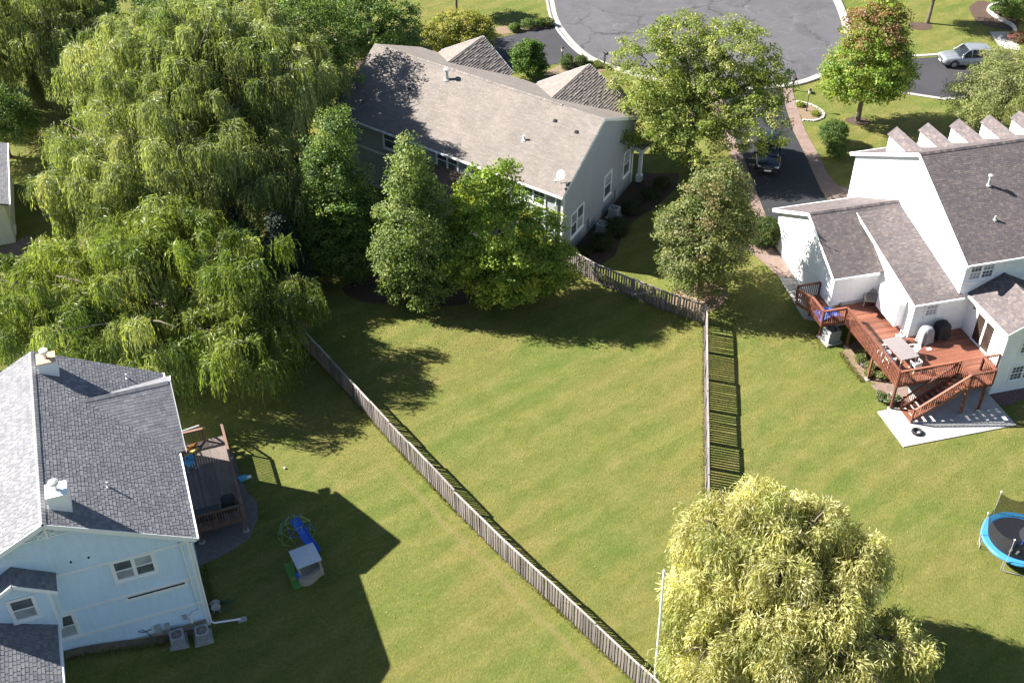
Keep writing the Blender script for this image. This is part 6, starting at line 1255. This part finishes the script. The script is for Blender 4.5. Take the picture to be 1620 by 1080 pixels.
willow('tall willow at the extreme upper left edge', -41.0, 90.5, 13, 0.5, [(0, 0, 7.6, 5.0, 4.4, 3.8), (4.0, -1, 6.2, 2.8, 3.2, 2.8), (-5.0, -1.5, 6.4, 4.0, 3.8, 3.2), (3.0, 2.5, 9.0, 3.6, 3.2, 3.0), (0.5, -1.8, 4.2, 3.6, 2.6, 2.2)], 180, 50, WIL, W4, 203, length=(1.6, 4.2))
willow('yellow green willow in the lower right foreground', 11.7, 34.3, 11.4, 0.42,
       [(-0.2, 1.6, 7.2, 1.8, 1.8, 1.7), (-2.1, 1.2, 6.7, 1.8, 1.8, 1.6), (1.9, 1.4, 6.9, 1.8, 1.7, 1.6), (3.6, 0.4, 5.9, 1.7, 1.8, 1.7), (0.3, -0.8, 6.3, 2.1, 1.9, 1.8), (-2.7, -1.3, 5.0, 1.8, 1.8, 1.7), (-3.1, -3.2, 3.9, 1.6, 1.7, 1.5), (-0.6, -3.0, 5.0, 1.9, 1.8, 1.7), (2.0, -2.2, 5.2, 1.8, 1.7, 1.6), (5.0, -2.9, 4.0, 1.8, 1.7, 1.5), (2.4, -4.2, 4.0, 2.0, 1.6, 1.5), (0, -1, 3.6, 2.6, 2.6, 2.0)], 390, 66, WILD, W4, 204, length=(0.7, 2.0), nl=8, leaf=(0.26, 0.026), spread=(0.35, 0.85), curl=0.10, rmin=0.55, gap=0.66)
tree('broadleaf_tree', 'tall narrow tree left of the pair in front of the grey house', -11.6, 66.2, 12.8, 0.2, [(0, 0, 6.2, 2.3, 2.3, 4.4), (0.2, 0.1, 10.2, 1.35, 1.35, 2.7), (-1.2, -0.2, 8.6, 1.0, 1.0, 2.3), (1.4, -0.6, 4.4, 1.6, 1.5, 2.8), (-1.3, -0.8, 3.4, 1.9, 1.7, 2.8), (0.4, -1.0, 2.2, 2.4, 1.8, 1.9)], 620, 62, GREEN, W4, 301)
tree('broadleaf_tree', 'light green columnar tree in front of the grey house wall', -6.4, 63.1, 12.4, 0.2, [(0, 0, 5.6, 2.5, 2.5, 4.4), (0, 0, 10.0, 1.2, 1.2, 2.4), (-1.4, -0.5, 3.2, 1.6, 1.5, 2.6), (1.3, -0.7, 3.6, 1.6, 1.5, 2.8), (0.9, 0.3, 8.0, 1.1, 1.0, 1.9), (0, -0.9, 2.0, 2.3, 1.8, 1.8)], 640, 62, [(0.160, 0.225, 0.060), (0.200, 0.260, 0.080), (0.110, 0.165, 0.042), (0.25, 0.29, 0.10)], W4, 302)
def yellow_low(g, P, base):
    k = (g.random(len(P)) < np.where(P[:, 2] < 4.0, 0.42, 0.14)) & (np.hypot(P[:, 0], P[:, 1]) > 1.5); b = base.copy(); b[k] = np.array([0.34, 0.38, 0.06]) * g.uniform(0.8, 1.15, (k.sum(), 1)); return b
tree('maple_tree', 'broad yellow green maple in front of the grey house corner', -0.7, 63.6, 10.2, 0.22, [(0, 0, 4.2, 4.3, 3.8, 3.4), (-1.2, 0.2, 7.4, 1.8, 1.8, 2.6), (2.4, -0.8, 3.4, 2.4, 2.2, 2.0), (-2.6, -0.8, 3.6, 2.0, 2.0, 2.2), (0.2, 0.2, 8.8, 1.0, 1.0, 1.6), (0.4, -1.8, 2.4, 2.9, 1.8, 1.9), (3.6, -0.4, 2.6, 1.7, 1.8, 1.5)], 700, 62, YGREEN, W4, 303, accent=yellow_low, leaf=(0.19, 0.07))
tree('crab_apple_tree', 'dull olive crab apple beside the short shaded fence', 12.8, 63.0, 9.6, 0.22, [(0, 0, 4.4, 3.2, 3.0, 3.2), (0.4, 0.2, 7.6, 2.0, 2.0, 2.2), (-1.9, 0, 5.2, 1.4, 1.5, 2.0), (1.8, 0, 5.6, 1.4, 1.4, 2.0), (-0.6, -1.0, 3.0, 2.6, 2.0, 2.2)], 680, 64, DULL, (4, 4, 3, 1), 304, leaf=(0.15, 0.05))
tree('shade_tree', 'large spreading tree between the grey house and the cul-de-sac', 14.0, 79.6, 12.4, 0.34, [(-3.6, 0.4, 7.6, 3.2, 3.2, 3.0), (2.6, 0.8, 8.6, 3.2, 3.2, 2.9), (0, -0.6, 5.2, 4.2, 3.6, 2.6), (4.6, -2.2, 4.8, 2.6, 2.6, 2.4), (-1.2, 2.0, 9.6, 2.4, 2.4, 2.0), (-3.8, -1.8, 4.6, 2.6, 2.6, 2.4), (5.6, 0.6, 6.8, 1.8, 2.0, 1.8), (-0.6, -2.6, 3.6, 3.4, 2.4, 2.0), (1.0, 0.4, 7.2, 3.0, 2.6, 2.4)], 980, 54, [(0.205, 0.255, 0.052), (0.255, 0.295, 0.070), (0.135, 0.190, 0.040), (0.32, 0.33, 0.12)], W4, 305, leaf=(0.18, 0.06))
def turning(g, P, base):
    p = np.clip((P[:, 2] - 5.2) / 4.0, 0, 0.88) * np.clip(1.1 - 0.16 * (P[:, 0] + 1.5), 0.25, 1.2); k = g.random(len(P)) < p; b = base.copy(); c = np.array([(0.270, 0.165, 0.075), (0.310, 0.215, 0.085), (0.280, 0.250, 0.065), (0.235, 0.150, 0.080)])[g.integers(0, 4, len(P))]; b[k] = c[k] * g.uniform(0.75, 1.1, (k.sum(), 1)); return b
tree('maple_tree', 'maple turning orange at the top beside the cul-de-sac', 29.2, 87.1, 10.6, 0.2, [(0, 0, 4.8, 3.6, 3.4, 2.8), (0.3, 0.4, 7.6, 2.8, 2.6, 2.4), (-1.6, 0, 4.0, 2.2, 2.2, 2.2), (2.0, -0.2, 4.4, 2.0, 2.0, 2.2), (0.6, 0.6, 9.2, 1.5, 1.4, 1.3)], 640, 58, YGREEN, (4, 2, 3, 1), 306, accent=turning, leaf=(0.19, 0.065))
tree('ornamental_tree', 'pale feathery tree behind the white house dormers', 39.5, 83.5, 7.4, 0.2, [(0, 0, 4.2, 4.2, 3.6, 2.6), (-2.2, 0.6, 3.2, 2.4, 2.4, 2.2), (2.6, 0.8, 4.6, 2.6, 2.4, 2.2), (0.2, 1.8, 5.4, 2.6, 2.2, 1.8)], 640, 60, PALE, W4, 307, leaf=(0.17, 0.035))
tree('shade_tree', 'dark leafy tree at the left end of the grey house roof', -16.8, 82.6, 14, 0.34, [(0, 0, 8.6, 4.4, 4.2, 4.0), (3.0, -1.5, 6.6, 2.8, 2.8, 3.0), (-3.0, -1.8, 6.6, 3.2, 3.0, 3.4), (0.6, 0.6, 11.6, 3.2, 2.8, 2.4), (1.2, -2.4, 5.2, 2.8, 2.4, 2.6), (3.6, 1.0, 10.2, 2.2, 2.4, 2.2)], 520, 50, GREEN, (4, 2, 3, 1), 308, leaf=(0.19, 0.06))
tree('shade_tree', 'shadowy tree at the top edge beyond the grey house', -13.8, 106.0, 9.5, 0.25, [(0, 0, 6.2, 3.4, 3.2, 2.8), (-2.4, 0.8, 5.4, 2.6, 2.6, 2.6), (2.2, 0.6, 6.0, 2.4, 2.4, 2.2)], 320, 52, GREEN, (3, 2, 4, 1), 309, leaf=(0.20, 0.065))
tree('shade_tree', 'leafy tree at the top edge behind the huge willow', -24.5, 96.5, 12, 0.3, [(0, 0, 7.6, 4.6, 4.0, 3.8), (-4.0, 0.5, 6.8, 3.4, 3.2, 3.2), (3.6, -0.5, 7.0, 3.2, 3.0, 3.2), (0, 0.5, 10.2, 3.0, 2.8, 2.4)], 420, 50, GREEN, (4, 3, 2, 1), 313, leaf=(0.22, 0.07))
tree('shade_tree', 'dark tree at the top edge between the two pale willows', -33.0, 93.5, 10, 0.3, [(0, 0, 5.4, 4.6, 4.0, 3.8), (3.4, 0.6, 5.0, 3.6, 3.4, 3.4), (-3.4, 0.3, 4.6, 3.2, 3.2, 3.2), (0.5, -1.5, 3.0, 4.4, 2.6, 2.4)], 400, 50, GREEN, (3, 1, 4, 0), 314, leaf=(0.22, 0.07))
tree('shade_tree', 'bushy tree at the top edge left of the far lawn', -18.2, 103.5, 10, 0.28, [(0, 0, 6.4, 3.8, 3.4, 3.0), (-3.0, 0.5, 5.8, 2.8, 2.8, 2.8), (2.4, 0.3, 5.4, 2.4, 2.4, 2.4)], 320, 50, GREEN, (4, 2, 3, 0), 315, leaf=(0.22, 0.07))
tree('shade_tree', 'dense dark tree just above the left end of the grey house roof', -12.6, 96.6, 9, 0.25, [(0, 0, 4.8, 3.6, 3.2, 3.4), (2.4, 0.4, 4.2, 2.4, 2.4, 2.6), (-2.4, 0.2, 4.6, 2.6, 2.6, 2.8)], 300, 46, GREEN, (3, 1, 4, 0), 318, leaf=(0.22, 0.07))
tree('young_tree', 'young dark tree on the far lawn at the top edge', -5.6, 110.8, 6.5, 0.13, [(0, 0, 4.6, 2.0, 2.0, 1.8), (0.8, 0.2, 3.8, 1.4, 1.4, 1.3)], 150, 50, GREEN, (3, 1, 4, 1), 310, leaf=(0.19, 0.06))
tree('young_tree', 'tree shading the lawn beyond the silver car', 41.2, 108.2, 7.6, 0.17, [(0, 0, 5.2, 2.9, 2.8, 2.2), (2.2, 0.6, 4.8, 2.0, 2.0, 1.8), (-1.6, 0.4, 5.0, 1.8, 1.8, 1.6)], 300, 50, GREEN, (4, 2, 3, 1), 311, leaf=(0.19, 0.06))
tree('shade_tree', 'dark tree peeking between the willows at the left edge', -41.2, 82.6, 6.2, 0.2, [(0, 0, 3.6, 2.8, 2.6, 2.4), (1.6, 0.3, 3.0, 1.6, 1.6, 1.8), (-2.2, -1.2, 3.2, 2.2, 2.0, 2.0)], 320, 54, GREEN, (3, 1, 4, 1), 312)
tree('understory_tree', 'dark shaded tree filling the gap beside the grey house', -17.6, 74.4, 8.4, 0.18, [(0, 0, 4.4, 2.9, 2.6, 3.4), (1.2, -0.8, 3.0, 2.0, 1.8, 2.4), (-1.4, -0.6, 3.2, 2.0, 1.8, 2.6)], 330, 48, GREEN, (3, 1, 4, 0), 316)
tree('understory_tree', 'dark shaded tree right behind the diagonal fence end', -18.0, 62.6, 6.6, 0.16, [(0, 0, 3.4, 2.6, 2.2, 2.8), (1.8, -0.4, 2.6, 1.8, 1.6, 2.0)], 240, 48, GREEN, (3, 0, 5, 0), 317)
# dark spruces in the shade between the willows and the grey house
def spruce(label, x, y, h, r, seed):
    t = thing('spruce_tree', label, 'spruce', gz(x, y), 0, 'dark spruces in the shade'); g = np.random.default_rng(seed); mb = MB(); mb.tube([(0, 0, -0.2), (0, 0, h * 0.6), (0, 0, h)], [0.2, 0.12, 0.02], 8); mb.build('trunk', 'bark', t)
    nb = 260; z = h * (1 - g.random(nb) ** 0.75) * 0.97 + 0.3; rad = r * (1 - z / (h * 1.03)) ** 0.85 * g.uniform(0.75, 1.08, nb); a = g.random(nb) * 6.283; per = 64; ci = np.repeat(np.arange(nb), per); s = g.random(nb * per) ** 0.6; m = nb * per
    d = np.stack([np.cos(a), np.sin(a), np.zeros(nb)], 1)[ci]; sp = np.stack([-d[:, 1], d[:, 0], d[:, 2]], 1); wdt = g.normal(0, 0.24, m) * (1.1 - s) * 1.5
    c = d * (rad[ci] * s)[:, None] + sp * wdt[:, None]; c[:, 2] = z[ci] - 0.28 * rad[ci] * s ** 1.6 + g.normal(0, 0.07, m)
    v, f = leaf_quads(c, d * 0.8 + sp * np.sign(wdt)[:, None] * 0.6 + np.array([0, 0, -0.25]), np.array([0, 0, 1.0]) + g.normal(size=(m, 3)) * 0.45, 0.22 * g.uniform(0.7, 1.3, m), 0.045 * g.uniform(0.8, 1.3, m))
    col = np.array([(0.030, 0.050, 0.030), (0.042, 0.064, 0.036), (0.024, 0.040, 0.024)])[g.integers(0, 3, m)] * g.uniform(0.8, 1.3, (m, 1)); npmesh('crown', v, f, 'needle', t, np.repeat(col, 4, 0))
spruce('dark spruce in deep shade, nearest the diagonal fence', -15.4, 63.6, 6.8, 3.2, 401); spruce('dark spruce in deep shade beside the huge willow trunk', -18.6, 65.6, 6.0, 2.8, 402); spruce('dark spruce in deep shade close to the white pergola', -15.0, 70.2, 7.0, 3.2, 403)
# shrubs
def shrub(name, label, x, y, rx, ry, h, clumps, per, pal, seed, cat='shrub', group=None, leaf=(0.085, 0.03), z0=0.0, w=W4):
    t = thing(name, label, cat, gz(x, y, z0), 0, group); mb = MB(); r_ = random.Random(seed)
    for i in range(4): a = r_.uniform(0, 6.28); mb.tube([(0, 0, 0), (rx * 0.3 * math.cos(a), ry * 0.3 * math.sin(a), h * 0.4), (rx * 0.6 * math.cos(a), ry * 0.6 * math.sin(a), h * 0.75)], [0.03, 0.02, 0.008], 5)
    mb.build('stem', 'bark', t); broad_crown('foliage', t, seed, [(0, 0, h * 0.5, rx, ry, h * 0.5), (rx * 0.15, 0, h * 0.62, rx * 0.8, ry * 0.8, h * 0.38)], clumps, per, pal, w, leaf=leaf, clump_r=(0.10 + 0.08 * rx, 0.16 + 0.12 * rx), rmin=0.7); return t
shrub('clipped_bush', 'large clipped round bush by the white garage side door', 17.75, 67.5, 1.12, 1.05, 2.1, 420, 46, [(0.060, 0.100, 0.022), (0.085, 0.125, 0.028), (0.045, 0.078, 0.018), (0.11, 0.14, 0.03)], 501, 'bush')
shrub('hedge_shrub', 'tall loose hedge shrub beside the brick-edged drive', 25.9, 82.6, 1.15, 1.2, 2.0, 320, 46, GREEN, 502, w=(3, 1, 4, 0)); shrub('hedge_shrub', 'lower hedge shrub beside the brick-edged drive', 25.7, 80.2, 0.75, 0.8, 1.2, 170, 46, GREEN, 503, w=(3, 1, 4, 0))
tree('bushy_tree', 'dense bright green bushy tree at the grey house drive', 1.45, 95.9, 3.6, 0.08, [(0, 0, 1.5, 1.45, 1.4, 1.3), (0.55, 0.3, 2.4, 0.95, 0.9, 1.0), (-0.7, 0.1, 2.1, 0.85, 0.9, 0.9), (0.1, 0, 3.1, 0.6, 0.6, 0.6), (0.9, -0.3, 1.2, 0.8, 0.8, 0.8)], 330, 48, [(0.085, 0.165, 0.030), (0.115, 0.200, 0.038), (0.060, 0.120, 0.022), (0.15, 0.22, 0.05)], W4, 504, clump_r=(0.22, 0.45), leaf=(0.15, 0.05))
shrub('spreading_bush', 'wide yellow green bush behind the grey house roof', -5.0, 100.4, 3.4, 2.6, 4.2, 430, 56, [(0.26, 0.27, 0.055), (0.32, 0.31, 0.075), (0.19, 0.22, 0.045), (0.37, 0.35, 0.10)], 505, 'bush', leaf=(0.17, 0.05))
for i, (x, y, s_, lab) in enumerate(((5.05, 98.75, 0.52, 'clipped ball shrub beside the lamp post, farthest of three'), (5.0, 97.75, 0.55, 'clipped ball shrub beside the lamp post, nearest of three'), (6.3, 98.25, 0.6, 'clipped ball shrub right of the lamp post pair'))): shrub('ball_shrub', lab, x, y, s_, s_, s_ * 1.7, 110, 40, [(0.075, 0.115, 0.028), (0.10, 0.14, 0.034), (0.05, 0.085, 0.02)], 520 + i, group='clipped ball shrubs', w=(3, 2, 1), leaf=(0.07, 0.028))
for i, (x, y, s_) in enumerate(((7.2, 98.55, 0.34), (7.5, 97.9, 0.42), (8.1, 98.0, 0.40), (8.7, 97.75, 0.36), (6.95, 97.75, 0.36), (7.9, 98.7, 0.3))): shrub('bedding_plant', ('low plant in the mailbox bed, far row left end', 'low plant in the mailbox bed, near row second from left', 'low plant in the mailbox bed, near row third from left', 'low plant in the mailbox bed, right end beside the kerb', 'low plant in the mailbox bed, near row left end', 'low plant in the mailbox bed, closest to the mailbox post')[i], x, y, s_, s_, s_ * 0.9, 40, 36, [(0.17, 0.21, 0.04), (0.11, 0.16, 0.035), (0.20, 0.17, 0.08)], 540 + i, 'plant', 'low plants in the mailbox bed', w=(3, 2, 1))
for i, (x, y, s_, lab) in enumerate(((0.2, 106.3, 0.55, 'leftmost shrub in the bed across the grey house drive'), (1.5, 106.9, 0.7, 'dark shrub second from left across the grey house drive'), (2.6, 107.3, 0.65, 'shrub third from left across the grey house drive'), (3.5, 107.6, 0.6, 'reddish yellow shrub nearest the kerb across the grey house drive'))): shrub('bed_shrub', lab, x, y, s_, s_, s_ * 1.3, 80, 40, DULL if i == 3 else GREEN, 560 + i, group='shrubs across the grey house drive')
for i, (u, v, s_, lab) in enumerate(((1.8, 3.2, 0.9, 'feathery dark grass clump by the grey house air conditioners, nearest'), (1.9, 5.6, 0.95, 'feathery dark grass clump by the grey house air conditioners, middle'), (1.7, 8.8, 0.8, 'dark shrub in the grey house side bed'), (2.4, 11.2, 0.7, 'dark shrub in the side bed near the grey porch post'), (1.0, 1.8, 0.5, 'small shrub in the side bed near the grey house rear corner'), (2.6, 12.8, 0.6, 'last shrub of the side bed before the lawn'))):
    p = GO + gw(u, v); shrub('side_bed_shrub', lab, p.x, p.y, s_, s_, s_ * 1.2, 150, 40, [(0.060, 0.080, 0.030), (0.080, 0.095, 0.038), (0.045, 0.062, 0.024)], 580 + i, group='shrubs in the grey house side bed', w=(3, 2, 1), leaf=(0.14, 0.018))
for i, (x, y, s_, h_) in enumerate(((-6.15, 4.9, 0.3, 0.45), (-5.9, 4.1, 0.34, 0.42), (-6.2, 3.5, 0.28, 0.36), (-5.6, 3.1, 0.3, 0.34), (-5.7, 5.4, 0.3, 0.4))):
    p = FW.w(x, y); shrub('garden_plant', ('leafy plant under the red deck just behind the black pot', 'leafy plant under the red deck just in front of the black pot', 'leafy plant under the red deck beside the middle support post', 'leafy plant under the red deck nearest the brick slab', 'leafy plant under the red deck farthest back in the shade')[i], p.x, p.y, s_, s_, h_, 46, 30, DULL, 600 + i, 'plant', 'plants under the red deck', w=(2, 3, 1, 1))
for i, (x, y, s_, lab) in enumerate(((-6.75, 1.15, 0.30, 'white flowering pot plant left of the deck corner post'), (-6.4, 0.85, 0.32, 'pink and white pot plant beside the deck corner post'), (-6.05, 0.75, 0.28, 'leafy pot plant at the foot of the deck stairs'))):
    p = FW.w(x, y); t = shrub('pot_plant', lab, p.x, p.y, s_, s_, 0.42, 46, 30, [(0.08, 0.13, 0.03), (0.62, 0.58, 0.58), (0.10, 0.15, 0.04), (0.5, 0.2, 0.25)], 620 + i, 'plant', None, w=(3, 2, 3, 1), z0=0.20); mb = MB(); mb.lathe([(0.13, -0.2), (0.19, 0.05), (0.20, 0.08), (0.15, 0.06)], (0, 0, 0), 12); mb.build('pot', 'terracotta', t)
p = FW.w(-6.15, 4.35); t = thing('flower_pot', 'round black empty pot under the edge of the red deck', 'pot', (p.x, p.y, 0.02)); mb = MB(); mb.lathe([(0.13, 0), (0.23, 0.12), (0.24, 0.22), (0.18, 0.30), (0.17, 0.26)], (0, 0, 0), 14); mb.build('pot_body', 'terracotta', t)
for i, (x, y, lab) in enumerate(((24.9, 90.1, 'small yellow green plant at the far side of the stone-ringed bed'), (25.85, 88.2, 'small yellow green plant at the near side of the stone-ringed bed'))): shrub('bedding_plant', lab, x, y, 0.32, 0.32, 0.35, 40, 36, [(0.24, 0.27, 0.04), (0.16, 0.21, 0.04)], 640 + i, 'plant', w=(2, 1))
shrub('spreading_bush', 'dark green bush in the walled bed at the far right edge', 50.2, 110.2, 2.2, 2.2, 2.4, 260, 50, GREEN, 650, 'bush', leaf=(0.15, 0.05)); shrub('spreading_bush', 'reddish low bush beside the far right walk', 48.6, 104.0, 1.0, 0.9, 0.7, 110, 44, [(0.22, 0.09, 0.08), (0.14, 0.13, 0.05), (0.26, 0.12, 0.10)], 651, 'bush', w=(2, 2, 1))

# longer uncut grass along the fence feet and wall bases (nobody could count it)
def edge_grass():
    g = np.random.default_rng(77); runs = [((-15.9, 61.6), (-7.13, 48.95)), ((-7.13, 48.95), (-3.13, 43.45)), ((-3.13, 43.45), (1.77, 37.35)), ((1.77, 37.35), (7.5, 30.4)), ((12.78, 60.0), (10.56, 42.6)), ((10.56, 42.6), (9.3, 33.0)), ((3.72, 67.42), (8.26, 63.35)), ((8.26, 63.35), (12.7, 60.05))]
    runs += [(tuple(FW.w(*a)[:2]), tuple(FW.w(*b)[:2])) for a, b in (((-6.95, 3.0), (-6.95, 6.0)),)]
    runs += [(tuple(FL.w(*a)[:2]), tuple(FL.w(*b)[:2])) for a, b in (((-6.5, -0.65), (-0.2, -0.5)), ((0.3, 0.2), (0.3, 3.8)))]
    P = []
    for a, b in runs:
        a, b = np.array(a), np.array(b); ln = np.linalg.norm(b - a); n = int(ln * 230); t = g.random(n); d = (b - a) / ln; nr = np.array([-d[1], d[0]]); dens = 0.5 + 0.5 * np.sin(t * ln * 0.9 + a[0]) * np.sin(t * ln * 0.37 + 2); k = g.random(n) < dens + 0.35
        P.append((a + d * (t * ln)[:, None] + nr * g.normal(0, 0.10, (n, 1)))[k])
    P = np.concatenate(P); m = len(P); c = np.array([(x, y, ground(x, y) - 0.01) for x, y in P]); d = unit(np.stack([g.normal(0, 0.5, m), g.normal(0, 0.5, m), np.ones(m)], 1)); col = np.array([(0.16, 0.16, 0.04), (0.11, 0.15, 0.03), (0.24, 0.20, 0.08)])[g.integers(0, 3, m)] * g.uniform(0.7, 1.2, (m, 1))
    v, f = leaf_quads(c, d, g.normal(size=(m, 3)), g.uniform(0.10, 0.26, m), g.uniform(0.010, 0.018, m))
    tag(npmesh('edge_grass', v, f, 'blade', None, np.repeat(col, 4, 0)), 'longer uncut grass along the fence feet and patio edges', 'grass', kind='stuff')
edge_grass()

# fallen leaves under the trees (nobody could count them)
def leaf_litter():
    g = np.random.default_rng(78); P = []
    for x, y, r, n in ((12.9, 61.6, 3.4, 900), (-1.0, 60.6, 4.6, 700), (-6.8, 60.8, 4.0, 500), (-16, 53.5, 5.0, 700), (14.5, 40.5, 5.0, 500), (29.5, 85.5, 4.5, 700), (15.0, 76.0, 6.0, 900), (4.0, 50.0, 12.0, 500), (22.0, 47.0, 8.0, 250), (-4.0, 38.0, 9.0, 250)):
        a = g.random(n) * 6.283; q = r * np.sqrt(g.random(n)); P.append(np.stack([x + q * np.cos(a), y + q * np.sin(a)], 1))
    P = np.concatenate(P); m = len(P); c = np.array([(x, y, ground(x, y) + 0.035) for x, y in P]); a = g.random(m) * 6.283
    v, f = leaf_quads(c, np.stack([np.cos(a), np.sin(a), g.normal(0, 0.2, m)], 1), np.array([0, 0, 1.0]) + g.normal(size=(m, 3)) * 0.25, g.uniform(0.05, 0.11, m), g.uniform(0.018, 0.035, m))
    col = np.array([(0.30, 0.25, 0.10), (0.22, 0.15, 0.07), (0.36, 0.33, 0.14), (0.16, 0.11, 0.06)])[g.integers(0, 4, m)] * g.uniform(0.7, 1.2, (m, 1))
    tag(npmesh('leaf_litter', v, f, 'leaf', None, np.repeat(col, 4, 0)), 'fallen leaves scattered on the lawns under the trees', 'leaves', kind='stuff')
leaf_litter()
